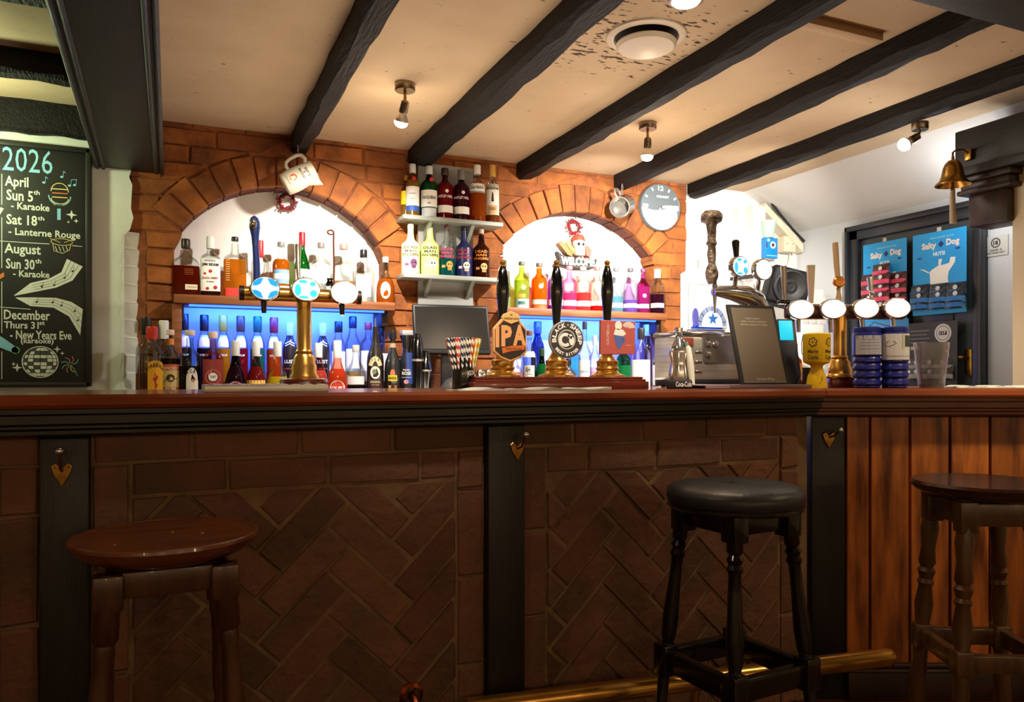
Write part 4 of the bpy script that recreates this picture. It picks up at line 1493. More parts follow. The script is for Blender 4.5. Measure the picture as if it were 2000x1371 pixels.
BOT(1252, 641, 36, ZF, YF, 'round', 'white rum bottle with a ribbed black pourer past the pumps', (250, 250, 250), None, 0, (30, 30, 34), .84, .40, lab=((.05, .55, (250, 250, 248), 1.3),), txt=(('RUM', .3, .04, .5, (200, 190, 180)),), group=G2)
BOT(1228, 632, 30, ZB2, YB2, 'slim', 'violet-tinted tall bottle in the back row past the pumps', (206, 190, 240), None, 0, (190, 170, 230), .8, .5, group=G2)
BOT(1264, 634, 30, ZB2, YB2, 'slim', 'clear violet-lit bottle in the back row beside the pier', (226, 216, 246), None, 0, (200, 190, 230), .8, .5, group=G2)
BOT(1291, 660, 34, ZF, YF, 'round', 'clear whisky bottle with a white label beside the soft-drink bottle tap', CLEAR, (170, 70, 30), .16, (190, 188, 184), .85, .40, lab=((.22, .55, WHT, 1.2),), clear=.5, group=G2)

# ---- wreaths and signs in the arches
def wreath(px, py, label, rr):
    Y = YW + .10
    x, d = aty(px, Y)
    t = thing('berry_wreath', label, 'wreath', (x, Y, zat(py, d)), 0, 'berry wreaths in the arches')
    pts = [(rr * math.cos(a), 0, rr * math.sin(a)) for a in [2 * PI * i / 20 for i in range(20)]]
    MB().tube(pts, .006, 6, closed=True).build('ring', mat('twig', (70, 30, 26), .8), t)
    mb, ml = MB(), MB()
    rnd = random.Random(px)
    for i in range(46):
        a = rnd.uniform(0, 2 * PI)
        R = rr + rnd.uniform(-.010, .012)
        mb.sphere((R * math.cos(a), rnd.uniform(-.012, .0), R * math.sin(a)), rnd.uniform(.0045, .0065), 7)
    for i in range(18):
        a = rnd.uniform(0, 2 * PI)
        R = rr + rnd.uniform(-.012, .018)
        ml.rbox(-.007, .007, -.001, .001, -.003, .003, .0005, 1, M=Matrix.Translation((R * math.cos(a), -.006, R * math.sin(a))) @ Matrix.Rotation(rnd.uniform(0, 3), 4, 'Y'))
    b = mb.build('berries', mat('berry_red', (150, 16, 30), .35), t); b['kind'] = 'stuff'
    l = ml.build('leaves', mat('leaf_dark', (60, 26, 30), .6), t); l['kind'] = 'stuff'
    MB().tube([(0, -.002, rr + .004), (0, .012, rr + .012), (0, .023, rr + .012)], .0015, 5).build('nail', STEEL, t)


wreath(560, 394, 'small red berry wreath hanging below the white jug', .035)
wreath(1121, 443, 'small red berry wreath hanging above the welcome sign', .033)

# skull-and-parrot welcome sign
Y = YW + .10
x, d = aty(1123, Y)
s_ = d / F
t = thing('welcome_sign', 'painted skull and wings plaque reading WELCOME over the gin shelf', 'sign', (x, Y, zat(495, d)), 0)
PS = lambda px, py: ((px - 1123) * s_ / .86, (495 - py) * s_)
MB().prism([PS(1088, 494), PS(1098, 501), PS(1130, 506), PS(1160, 502), PS(1164, 506), PS(1158, 522), PS(1125, 525), PS(1090, 517), PS(1093, 508)], -.012, .02, inset=.002).build('banner', mat('banner_grey', (58, 57, 55), .7), t)
A = Art(t, y=-.0125)
A.text('WELCOME', PS(1095, 0)[0], PS(1159, 0)[0], PS(0, 519)[1], PS(0, 503)[1], (246, 244, 236), .05)
A.done()
skm = mat('bone_white', (226, 214, 192), .6)
MB().sphere((PS(1129, 0)[0], -.004, PS(0, 476)[1]), .034, 16, 1.1).build('skull', skm, t)
MB().rbox(PS(1120, 0)[0], PS(1138, 0)[0], -.03, .01, PS(0, 500)[1], PS(0, 482)[1], .008).build('jaw', skm, t)
MB().lathe([(.038, 0), (.036, .014), (.026, .03), (.001, .038)], 16, M=Matrix.Translation((PS(1129, 0)[0], -.002, PS(0, 470)[1]))).build('bandana', mat('bandana_red', (200, 70, 50), .6), t)
for sx in (-.013, .013):
    MB().sphere((PS(1129, 0)[0] + sx, -.033, PS(0, 478)[1]), .0085, 10).build('eye_socket', BLACKM, t)
MB().prism([PS(1090, 478), PS(1096, 473), PS(1118, 492), PS(1116, 502), PS(1108, 500)], -.012, .012, inset=.002).build('wing', mat('wing_tan', (150, 108, 60), .6), t)
MB().prism([PS(1102, 476), PS(1108, 472), PS(1119, 488), PS(1118, 498)], -.018, -.01, inset=.002).build('wing', mat('wing_yellow', (220, 170, 80), .6), t)
MB().prism([PS(1140, 482), PS(1146, 478), PS(1153, 488), PS(1150, 502), PS(1142, 498)], -.014, .010, inset=.002).build('wing', mat('wing_red', (210, 96, 80), .6), t)
# ================================================================== ON THE BAR
ZC = 0.964


def oval(mb, M, rx, rz, th, n=28):
    """an upright oval plate facing local -y"""
    vs, fs = [], []
    for (k, y) in ((.0, 0), (.94, -th), (1.0, -th * .7), (1.0, th)):
        for i in range(n):
            a = 2 * PI * i / n
            vs.append((rx * k * math.cos(a) if k else rx * .9 * math.cos(a) * 0, y if k else -th, rz * k * math.sin(a) if k else 0))
    for j in range(3):
        for i in range(n):
            i2 = (i + 1) % n
            fs.append((j * n + i, j * n + i2, (j + 1) * n + i2, (j + 1) * n + i))
    fs.append(tuple(range(4 * n - 1, 3 * n - 1, -1)))
    return mb.add(vs, fs, M)


def medallion(parent, loc, rx, rz, col, strength, art=None, rim=CHROME, rz_=0.0):
    e = bpy.data.objects.new('badge', MB().mesh('badge', None)) if False else None
    M = Matrix.Translation(loc) @ Matrix.Rotation(rz_, 4, 'Z')
    mb = oval(MB(), M, rx, rz, .010)
    b = mb.build('badge', rim, parent)
    gl = oval(MB(), M @ Matrix.Translation((0, -.0062, 0)), rx * .90, rz * .90, .005)
    g = gl.build('badge_light', flat(col, .3, strength), b)
    if art:
        A = Art(b, y=0, eps=.0002, emit=strength)
        A.layer = 1
        art(A, rx, rz)
        for colr, L in A.by.items():
            L.v = [tuple(M @ Vector((v[0], v[1] - .0115, v[2]))) for v in L.v]
        A.done('lettering')
    return b


def a_splash(col):
    def f(A, rx, rz):
        for (x, z, w, h) in ((-.55, -.1, .22, .5), (.5, -.35, .25, .3), (-.2, .62, .3, .14), (.45, .45, .2, .2), (-.15, -.68, .35, .12)):
            A.disc(x * rx, z * rz, w * rx, col, h * rz, n=14)
    return f


def column(parent, x, y, z0, z1, r, m, name='column'):
    return MB().lathe([(r * 2.05, z0), (r * 2.0, z0 + .006), (r * 1.75, z0 + .012), (r * 1.75, z0 + .030), (r * 1.55, z0 + .036), (r * 1.45, z0 + .05), (r * 1.15, z0 + .058), (r * 1.25, z0 + .064), (r * 1.0, z0 + .07), (r, z1)],
                      24, M=Matrix.Translation((x, y, 0))).build(name, m, parent)


def a_cross(col):
    def f(A, rx, rz):
        for sx in (-1, 1):
            for sz in (-1, 1):
                A.poly([(sx * rx * x_, sz * rz * z_) for x_, z_ in ((.12, .84), (.45, .76), (.74, .50), (.86, .16), (.55, .18), (.30, .34))], col)
    return f


# ---- steel drip tray and the first tap column
x0, x1 = .060, .328
t = thing('drip_tray', 'long flat stainless steel drip tray at the foot of the first brass tap column', 'drip tray', (0, 0, ZC))
MB().rbox(x0, x1, 1.80, 1.97, 0, .017, .002).build('tray', STEEL, t)
for i in range(9):
    xx = x0 + .02 + i * .028
    MB().box(xx, xx + .018, 1.815, 1.955, .017, .0185).build('grate_slat', STEEL, t)

YT = 1.90
xc, dc = aty(594, YT)
t = thing('beer_font', 'brass tap column with a tube bar and three lit oval badges', 'beer tap', (xc, YT, ZC + .0185))
MB().lathe([(.056, 0), (.058, .004), (.056, .010), (.048, .013)], 28).build('base_disc', MAHOG, t)
zt = zat(577, dc) - (ZC + .0185)
column(t, 0, 0, .013, zt - .008, .0172, BRASS)
xl, xr = aty(471, YT)[0] - xc, aty(701, YT)[0] - xc
tb = MB().tube([(xl, 0, zt), (xr, 0, zt)], .0165, 20).build('tube_bar', BRASS, t)
MB().tube([(xl - .004, 0, zt), (xl + .006, 0, zt)], .0175, 20).build('tube_end', DARKW, t)
MB().tube([(xr - .006, 0, zt), (xr + .004, 0, zt)], .0175, 20).build('tube_end', DARKW, t)
SKY = (70, 190, 240)
ov = []
for (px, py, col, st_, art) in ((517, 564, (214, 240, 255), 1.6, a_cross((20, 130, 200))), (596, 566, (206, 240, 255), 1.6, a_splash((40, 190, 220))), (671, 572, (255, 252, 250), 1.8, None)):
    xx, dd = aty(px, YT - .02)
    medallion(t, (xx - xc, -.024, zat(py, dd) - (ZC + .0185)), .0345, .0285, col, st_, art)
    MB().tube([(xx - xc, .0, zt - .016), (xx - xc, -.004, zt - .045)], [.008, .0055], 10).build('nozzle', BLACKG, t)
# handles: blue fish-shaped, silver blade, clear spiral
zb = lambda py, px=596: zat(py, aty(px, YT)[1]) - (ZC + .0185)
xb = aty(502, YT)[0] - xc
BLUE = mat('handle_blue', (44, 78, 170), .25, coat=.4)
h1 = MB().tube([(xb, 0, zb(553)), (xb - .001, 0, zb(520)), (xb - .003, 0, zb(490)), (xb - .004, 0, zb(468)), (xb - .005, 0, zb(452)), (xb - .006, 0, zb(440)), (xb - .006, 0, zb(433)), (xb - .006, 0, zb(429))],
               [.0085, .008, .0075, .009, .0125, .012, .008, .001], 14).build('tap_handle', BLUE, t)
MB().sphere((xb - .009, -.009, zb(446)), .0085, 12, 1.5).build('handle_eye', CHROME, h1)
xb = aty(583, YT)[0] - xc
MB().tube([(xb + .002, 0, zb(553)), (xb, 0, zb(535)), (xb - .001, 0, zb(505)), (xb - .001, 0, zb(478))], [.004, .0045, .0065, .0075], 10).build('tap_handle', CHROME, t)
xb = aty(649, YT)[0] - xc
ACRY = glass((246, 240, 236), .35)
MB().rbox(xb - .018, xb + .003, -.006, .006, zb(553), zb(470), .005).build('tap_handle', ACRY, t)
sp = [(xb + .004, 0, zb(553)), (xb + .004, 0, zb(500)), (xb + .003, 0, zb(465))]
for i in range(14):
    a = -.2 + i * 2 * PI / 12
    sp.append((xb - .004 + .0075 * math.cos(a), 0, zb(450) + .0055 * math.sin(a)))
MB().tube(sp, .0022, 6).build('handle_spiral', mat('spiral_copper', (200, 130, 100), .3, .8), t)
MB().lathe([(.009, 0), (.010, .004), (.006, .014), (.009, .018)], 12, M=Matrix.Translation((xb - .006, 0, zb(556)))).build('handle_collar', BLACKG, t)

# ---- mahogany plinth with three hand pumps
YP = 1.86
px0, px1 = aty(926, YP)[0], aty(1268, YP)[0]
t = thing('pump_plinth', 'stepped mahogany plinth carrying the three hand pumps', 'plinth', ((px0 + px1) / 2, YP, ZC))
hw = (px1 - px0) / 2
MB().rbox(-hw, hw, 0, .17, 0, .022, .003).build('base_board', MAHOG, t)
MB().rbox(-hw + .006, hw - .006, .006, .164, .022, .028, .002).rbox(-hw + .012, hw - .012, .012, .158, .028, .035, .003).build('moulded_board', MAHOG, t)
PUMP = []
YH = 1.94


def pump(px, label):
    x, d = aty(px, YH)
    t = thing('hand_pump', label, 'hand pump', (x, YH, ZC + .035), 0, 'black-handled hand pumps on the plinth')
    z = lambda py: zat(py, d) - (ZC + .035)
    MB().lathe([(.052, 0), (.052, .004), (.036, .010), (.030, .018), (.034, .024), (.030, .030), (.031, .040), (.033, .044), (.024, .050), (.016, .064), (.012, .078), (.012, .11)], 24).build('brass_base', BRASS, t)
    z0, z1 = z(636), z(522)
    L = z1 - z0
    MB().lathe([(.0095, z0 - .05), (.010, z0), (.013, z0 + L * .25), (.0178, z0 + L * .52), (.0182, z0 + L * .62), (.016, z0 + L * .82), (.011, z0 + L * .95), (.008, z1)], 20).build('handle', BLACKG, t)
    MB().lathe([(.008, z1), (.009, z1 + .003), (.006, z1 + .006), (.0085, z1 + .012), (.0085, z1 + .016), (.004, z1 + .02), (.001, z1 + .021)], 14).build('ferrule', BRASS, t)
    MB().lathe([(.0095, z0 - .005), (.0115, z0), (.0095, z0 + .005)], 14, cap=False).build('collar', BRASS, t)
    return t, x, d, z


def a_pump_clip():
    pass


t, x, d, z = pump(982, 'hand pump with the shield-shaped orange and gold badge, first on the plinth')
u = d * .965 / F
P = lambda px, py: ((px - 985) * u / .915, (735 - py) * u + EYE - (ZC + .035))
oct_ = [P(952, 641), P(968, 622), P(985, 612), P(1002, 622), P(1018, 641), P(1018, 686), P(1004, 699), P(985, 707), P(966, 699), P(952, 686)]
GOLD = mat('badge_gold', (226, 166, 100), .35)
b = MB().prism(oct_, -.052, -.042, inset=.002).build('badge', GOLD, t, ang=20)
MB().prism([P(968, 618), P(972, 612), P(986, 606), P(1000, 612), P(1004, 618), P(1002, 625), P(986, 632), P(970, 625)], -.056, -.046, inset=.001).build('badge_top', mat('badge_pale_gold', (232, 190, 120), .4), b, ang=20)
A = Art(b, y=-.0523)
A.poly([P(955, 643), P(970, 627), P(985, 632), P(1001, 627), P(1015, 643), P(1015, 684), P(1003, 695), P(985, 702), P(967, 695), P(955, 684)], (52, 38, 30))
A.up()
for (ch, a0, a1, zt_, zb_) in (('I', 956, 963, 636, 678), ('P', 967, 988, 634, 676), ('A', 990, 1016, 632, 674)):
    A.text(ch, P(a0, 0)[0], P(a1, 0)[0], P(0, zb_)[1], P(0, zt_)[1], (236, 170, 110), .05)
A.up()
A.poly([P(968, 679), P(985, 675), P(1014, 673), P(1012, 682), P(986, 685), P(970, 690)], (220, 110, 40))
A.up()
A.text('INDIA PALE ALE', P(976, 0)[0], P(1008, 0)[0], P(0, 683)[1], P(0, 678)[1], (70, 40, 20), .02)
A.done()
A = Art(b, y=-.0563)
A.text('GREENE KING', P(971, 0)[0], P(1001, 0)[0], P(0, 623)[1], P(0, 619)[1], (110, 70, 30), .03)
A.stroke([P(983, 612), P(988, 615)], .0012, (110, 70, 30))
A.stroke([P(988, 611), P(984, 615)], .0012, (110, 70, 30))
A.done()

t, x, d, z = pump(1087, 'hand pump with the round black and white badge, in the middle of the plinth')
u = d * .965 / F
P = lambda px, py: ((px - 1095) * u / .905 + .006, (735 - py) * u + EYE - (ZC + .035))
cx, cz = P(1095, 662)
R = 36 * u
M = Matrix.Translation((cx, -.047, cz))
b = oval(MB(), M, R * 1.06, R * 1.03, .005, 40).build('badge', mat('badge_grey_rim', (150, 146, 140), .4), t)
A = Art(b, y=-.0522)
A.disc(cx, cz, R * 1.0, (58, 52, 50), R * .98, n=40)
A.up()
A.arctext('BLACK-SHEEP', cx, cz, R * .80, PI * 1.02, -PI * .06, R * .24, R * .26, (240, 238, 232), .04)
A.arctext('BEST BITTER', cx, cz, R * .82, PI * 1.22, PI * 1.78, R * .14, R * .18, (240, 238, 232), .04, inside=True)
A.disc(cx - .02 * R, cz, R * .54, (240, 238, 232), n=32)
A.up()
A.disc(cx - .02 * R, cz, R * .50, (58, 52, 50), n=32)
A.up()
# curled ram: horn ring and a face
A.arc(cx - .12 * R, cz - .02 * R, R * .30, PI * .25, PI * 1.75, R * .18, (240, 238, 232))
A.disc(cx + .28 * R, cz - .06 * R, R * .16, (240, 238, 232), R * .26, n=18)
A.disc(cx + .18 * R, cz + .18 * R, R * .16, (240, 238, 232), R * .12, n=14)
A.up()
A.disc(cx + .26 * R, cz + .04 * R, R * .035, (58, 52, 50), n=8)
A.disc(cx + .12 * R, cz + .17 * R, R * .05, (58, 52, 50), n=8)
A.done()

t, x, d, z = pump(1186, 'hand pump with the square dusty-red badge, last on the plinth')
u = d * .965 / F
P = lambda px, py: ((px - 1196) * u / .895 + .007, (735 - py) * u + EYE - (ZC + .035))
b = MB().prism([P(1159, 692), P(1231, 691), P(1232, 625), P(1160, 624)], -.050, -.042, inset=.0015).build('badge', mat('badge_dusty_red', (176, 84, 74), .5), t, ang=20)
A = Art(b, y=-.0502)
A.text('SCRUMPY', *sorted((P(1161, 0)[0], P(1187, 0)[0])), P(0, 661)[1], P(0, 655)[1], (220, 190, 180), .0, rot=PI / 2)
A.text('BREWED', *sorted((P(1166, 0)[0], P(1184, 0)[0])), P(0, 644)[1], P(0, 639)[1], (220, 190, 180), .0, rot=PI / 2)
for i in range(9):
    a = .3 + i * .28
    A.poly([P(1214 + 2 * math.cos(a), 640 - 2 * math.sin(a)), P(1217 + 14 * math.cos(a - .1), 640 - 14 * math.sin(a - .1)), P(1217 + 14 * math.cos(a + .1), 640 - 14 * math.sin(a + .1))], (236, 224, 214))
A.disc(*P(1196, 634), 8 * u, (236, 224, 214), 9 * u, n=16)
A.poly([P(1186, 652), P(1190, 640), P(1205, 642), P(1212, 650), P(1204, 656)], (236, 224, 214))
A.up()
A.poly([P(1187, 653), P(1206, 655), P(1204, 672), P(1200, 680), P(1194, 680), P(1190, 668)], (76, 96, 160))
A.poly([P(1204, 660), P(1211, 657), P(1209, 668), P(1205, 668)], (76, 96, 160))
A.stroke([P(1211, 673), P(1222, 673)], .001, (236, 214, 206))
A.done()

# ---- cup of paper straws
YS = 1.93
x, d = aty(905, YS)
r = 22 * d / F
h = zat(699, d) - ZC
t = thing('straw_cup', 'black cylindrical cup with white curly lettering, holding the paper straws', 'cup', (x, YS, ZC), face_cam(x, YS))
MB().lathe([(r * .98, 0), (r, .003), (r, h - .002), (r * .97, h), (r * .92, h - .002), (r * .92, .01), (.001, .01)], 24, cap=False).build('cup', BLACKG, t)
A = Art(t, bend=r * 1.003)
A.text('JACK DANIEL', r * .35, r * 1.45, h * .42, h * .62, (226, 224, 220), .02, rot=.18)
A.done()
SC = [((236, 232, 220), (40, 60, 90)), ((238, 234, 222), (206, 60, 50)), ((238, 234, 222), (30, 34, 44)), ((236, 226, 190), (228, 180, 30))]
rnd = random.Random(5)


def straw_mat(i):
    k = 'straw_%d' % i
    m, nt, out = nodes(k)
    N, L = nt.nodes, nt.links
    p = N.new('ShaderNodeBsdfPrincipled')
    p.inputs['Roughness'].default_value = .7
    tc = N.new('ShaderNodeTexCoord')
    sx = N.new('ShaderNodeSeparateXYZ')
    L.new(tc.outputs['UV'], sx.inputs[0])
    a = N.new('ShaderNodeMath'); a.operation = 'ADD'
    L.new(sx.outputs['X'], a.inputs[0]); L.new(sx.outputs['Y'], a.inputs[1])
    f = N.new('ShaderNodeMath'); f.operation = 'FRACT'
    L.new(a.outputs[0], f.inputs[0])
    g = N.new('ShaderNodeMath'); g.operation = 'GREATER_THAN'; g.inputs[1].default_value = .52
    L.new(f.outputs[0], g.inputs[0])
    mx = N.new('ShaderNodeMix'); mx.data_type = 'RGBA'
    L.new(g.outputs[0], mx.inputs['Factor'])
    mx.inputs['A'].default_value = lin(SC[i][0]); mx.inputs['B'].default_value = lin(SC[i][1])
    L.new(mx.outputs['Result'], p.inputs['Base Color'])
    L.new(p.outputs[0], out.inputs[0])
    return m


SM = [straw_mat(i) for i in range(4)]


def straw_mesh(L, rr, m):
    n = 8
    rows = 2
    vs, fs, uv = [], [], []
    for j, zz in enumerate((0, L)):
        for i in range(n):
            a = 2 * PI * i / n
            vs.append((rr * math.cos(a), rr * math.sin(a), zz))
    for i in range(n):
        i2 = (i + 1) % n
        fs.append((i, i2, n + i2, n + i))
        uv += [(i / n, 0), ((i + 1) / n, 0), ((i + 1) / n, L * 48), (i / n, L * 48)]
    me = bpy.data.meshes.new('straw')
    me.from_pydata(vs, [], fs)
    l = me.uv_layers.new(name='UVMap')
    for k, q in enumerate(uv):
        l.data[k].uv = q
    me.materials.append(m)
    me.shade_smooth()
    return me


SMS = [straw_mesh(.128, .0036, m) for m in SM]
CN = ['navy', 'red', 'black', 'yellow']
cnt = {}
for (ring, n_) in ((.86, 18), (.55, 11), (.2, 5)):
    for i in range(n_):
        a = 2 * PI * i / n_ + ring * 3
        dx, dy = math.cos(a), math.sin(a)
        ci = 3 if (dx > .55) else (i * 2 + int(ring * 10)) % 3
        o = bpy.data.objects.new('paper_straw', SMS[ci])
        C.objects.link(o)
        tilt = .16 * ring / .8
        z_ = ZC + .012
        q = Vector((dx * math.sin(tilt * 1.35), dy * math.sin(tilt), 1)).normalized()
        o.location = (x + dx * r * ring * .70, YS + dy * r * ring * .70, z_)
        o.rotation_euler = q.to_track_quat('Z', 'Y').to_euler()
        tag(o, '%s and white striped paper straw standing in the black cup' % CN[ci], 'straw', '%s striped straws in the black cup' % CN[ci])

# ---- bar towel, tea towel at the far end
def towel(name, label, cat, pts_, z0, cols, loc, rz=0):
    t = thing(name, label, cat, loc, rz)
    (x0, x1, y0, y1) = pts_
    nx, ny = 40, 10
    rnd = random.Random(int(abs(x0) * 1000) + 3)
    ph = [rnd.uniform(0, 6) for _ in range(6)]
    vs, fs = [], []
    for j in range(ny + 1):
        for i in range(nx + 1):
            u_, v_ = i / nx, j / ny
            xx = x0 + (x1 - x0) * u_ + .004 * math.sin(7 * v_ + ph[3])
            yy = y0 + (y1 - y0) * v_ + .006 * math.sin(9 * u_ + ph[0])
            hh = .0045 + .0022 * math.sin(17 * u_ + ph[1] + 2 * v_) + .0018 * math.sin(31 * u_ + ph[2])
            vs.append((xx, yy, max(.002, hh)))
    n = len(vs)
    vs += [(v[0], v[1], .0004) for v in vs]
    W_ = nx + 1
    for j in range(ny):
        for i in range(nx):
            a = j * W_ + i
            fs.append((a, a + 1, a + 1 + W_, a + W_))
    for i in range(nx):
        fs.append((i, n + i, n + i + 1, i + 1))
    for j in range(ny):
        a = j * W_
        fs.append((a, a + W_, n + a + W_, n + a))
        a = j * W_ + nx
        fs.append((a, n + a, n + a + W_, a + W_))
    MB().add(vs, fs).build('cloth', cols, t, 60)
    return t


xa, xb_ = aty(897, 1.76)[0], aty(1192, 1.76)[0]
towel('bar_towel', 'thin pale green-white bar towel laid flat in front of the pump plinth', 'towel', (0, xb_ - xa, 0, .085), 0, mat('towel_pale', (200, 206, 196), .95, bump=.3, bscale=120), (xa, 1.755, ZC))

# ---- soft-drink bottle tap, white lever beside it
YK = 1.86
x, d = aty(1326, YK)
zk = lambda py: zat(py, d) - ZC
s_ = d / F
t = thing('bottle_tap', 'chrome tap shaped like a waisted cola bottle on a black lettered foot', 'drink tap', (x, YK, ZC), face_cam(x, YK))
MB().rbox(-25 * s_, 25 * s_, -.03, .03, 0, zk(741), .006).build('foot', BLACKM, t)
MB().lathe([(19 * s_, zk(742)), (20 * s_, zk(735)), (17 * s_, zk(715)), (15.5 * s_, zk(705)), (19 * s_, zk(690)), (18 * s_, zk(680)), (12 * s_, zk(668)), (8 * s_, zk(660)), (6.5 * s_, zk(650)), (6.5 * s_, zk(646)), (8 * s_, zk(645)), (8 * s_, zk(640))], 22).build('bottle_shell', CHROME, t)
for k in range(8):
    a = k * PI / 4
    MB().tube([(19.5 * s_ * math.cos(a), 19.5 * s_ * math.sin(a), zk(735)), (15.8 * s_ * math.cos(a), 15.8 * s_ * math.sin(a), zk(706)), (19 * s_ * math.cos(a), 19 * s_ * math.sin(a), zk(690)), (12 * s_ * math.cos(a), 12 * s_ * math.sin(a), zk(668))], .0018, 5).build('rib', CHROME, t)
A = Art(t, y=-.0303)
A.text('Coca-Cola', -6 * s_, 24 * s_, zk(755), zk(745), (240, 240, 238), .02)
A.done()
x2, d2 = aty(1344, YK - .02)
t = thing('tap_lever', 'slim white tap lever leaning beside the cola bottle tap', 'tap handle', (x2 + .004, YK - .03, ZC))
MB().tube([(.004, 0, 0), (.003, 0, .010), (.002, 0, .014), (-.004, 0, .065), (-.012, 0, .118), (-.017, 0, .128)], [.009, .009, .0085, .0115, .0085, .004], 12).build('lever', mat('lever_white', (238, 238, 222), .35), t)
MB().lathe([(.011, 0), (.011, .010), (.009, .012)], 12, M=Matrix.Translation((.004, 0, 0))).build('collar', BLACKM, t)
MB().lathe([(.006, 0), (.006, .01)], 10, M=Matrix.Translation((-.017, 0, .126))).build('cap', mat('lever_green', (110, 160, 130), .4), t)

# ---- stainless steel machine behind it
YM = 2.12
x0, d0 = aty(1330, YM)
x1_, d1 = aty(1452, YM)
zt = zat(645, (d0 + d1) / 2)
t = thing('steel_machine', 'stainless steel counter appliance with round dials and louvres behind the framed card', 'appliance', (x0, YM, ZC))
wd, hh = x1_ - x0, zt - ZC
MB().rbox(0, wd, 0, .16, .022, hh - .02, .010).build('casing', STEEL, t)
MB().rbox(-.004, wd + .004, -.004, .164, hh - .024, hh - .004, .008).build('top_rim', CHROME, t)
MB().rbox(.004, wd - .004, -.003, .16, .004, .026, .004).build('plinth', BLACKM, t)
for i in range(3):
    MB().rbox(.055, .085, -.006, .002, hh * (.26 + .17 * i), hh * (.26 + .17 * i) + .006, .002).build('louvre', CHROME, t)
MB().prism([(.095, hh * .42), (wd - .004, hh * .42), (wd - .004, hh * .90), (.088, hh * .90), (.088, hh * .48)], -.006, .002, inset=.001).build('control_plate', mat('plate_grey', (150, 148, 144), .3, .8), t)
for (xx, zz) in ((.105, .76), (.105, .58), (.135, .76)):
    MB().lathe([(.011, 0), (.011, .004), (.007, .005), (.006, .012), (.004, .013)], 14, M=Matrix.Translation((xx, -.006, hh * zz)) @ Matrix.Rotation(PI / 2, 4, 'X')).build('dial', CHROME, t)
for (xx) in (.02, wd - .02):
    MB().cyl((xx, .03, 0), (xx, .03, .006), .008).cyl((xx, .13, 0), (xx, .13, .006), .008).build('rubber_foot', BLACKM, t)
MB().rbox(.0, .05, -.004, .004, hh * .70, hh * .86, .003).build('red_strip', mat('strip_red', (150, 70, 60), .4), t)

# lit sign on top of it
xs0, dd = aty(1378, YM + .08)
zs = zat(640, dd)
t = thing('light_sign', 'white lit sign with a blue arch and star, standing on the steel machine', 'sign', (xs0, YM + .08, ZC + hh - .004), 0)
u = dd / F
hs = (640 - 578) * u + .02
MB().rbox(-38 * u, 40 * u, -.008, .008, 0, hs, .004).build('panel', flat((236, 244, 255), .4, .9), t)
MB().rbox(-40 * u, 42 * u, -.014, .014, 0, .012, .003).build('sign_base', STEEL, t)
A = Art(t, y=-.0085, emit=.5)
cz = .024
A.rect(-38 * u, 38 * u, .013, .020, (30, 80, 210))
A.rect(-34 * u, -20 * u, .020, .032, (30, 80, 210))
A.arc(12 * u, cz, 30 * u, 0, PI, 10 * u, (190, 206, 236), rz=34 * u)
A.up()
for k in range(7):
    a = PI * (.08 + .14 * k)
    A.stroke([(12 * u + 25 * u * math.cos(a), cz + 29 * u * math.sin(a)), (12 * u + 34 * u * math.cos(a), cz + 38 * u * math.sin(a))], 1.6 * u, (40, 90, 200))
star = []
for k in range(10):
    rr = (13 if k % 2 == 0 else 5.5) * u
    a = PI / 2 + k * PI / 5
    star.append((14 * u + rr * math.cos(a), cz + 14 * u + rr * math.sin(a)))
A.poly(star, (60, 130, 220))
A.disc(-28 * u, cz + 16 * u, 8 * u, (130, 130, 236), 18 * u)
A.done()

# ---- curved chrome font with the two round badges and carved handle
YN = 2.02
xn, dn = aty(1484, YN)
zn = lambda py: zat(py, dn) - ZC
xn2 = lambda px: aty(px, YN)[0] - xn
t = thing('swan_neck_font', 'curved chrome tap with a thick arched neck, two round badges and a carved handle', 'beer tap', (xn, YN, ZC))
MB().tube([(.006, 0, .004), (.006, 0, .10), (.004, 0, zn(632)), (.0, 0, zn(606)), (xn2(1474), 0, zn(588)), (xn2(1455), 0, zn(579)), (xn2(1428), 0, zn(575)), (xn2(1405), 0, zn(574)), (xn2(1393), 0, zn(575))],
          [.030, .027, .027, .034, .037, .034, .025, .018, .013], 18).build('neck', CHROME, t)
MB().lathe([(.045, 0), (.045, .006), (.034, .012)], 24, M=Matrix.Translation((.006, 0, 0))).build('base_disc', CHROME, t)
xs_ = xn2(1396)
MB().lathe([(.0035, zn(615)), (.0045, zn(600)), (.0065, zn(585)), (.0085, zn(578)), (.0095, zn(572)), (.0095, zn(565)), (.007, zn(560)), (.006, zn(540))], 14, M=Matrix.Translation((xs_, 0, 0))).build('spout', CHROME, t)
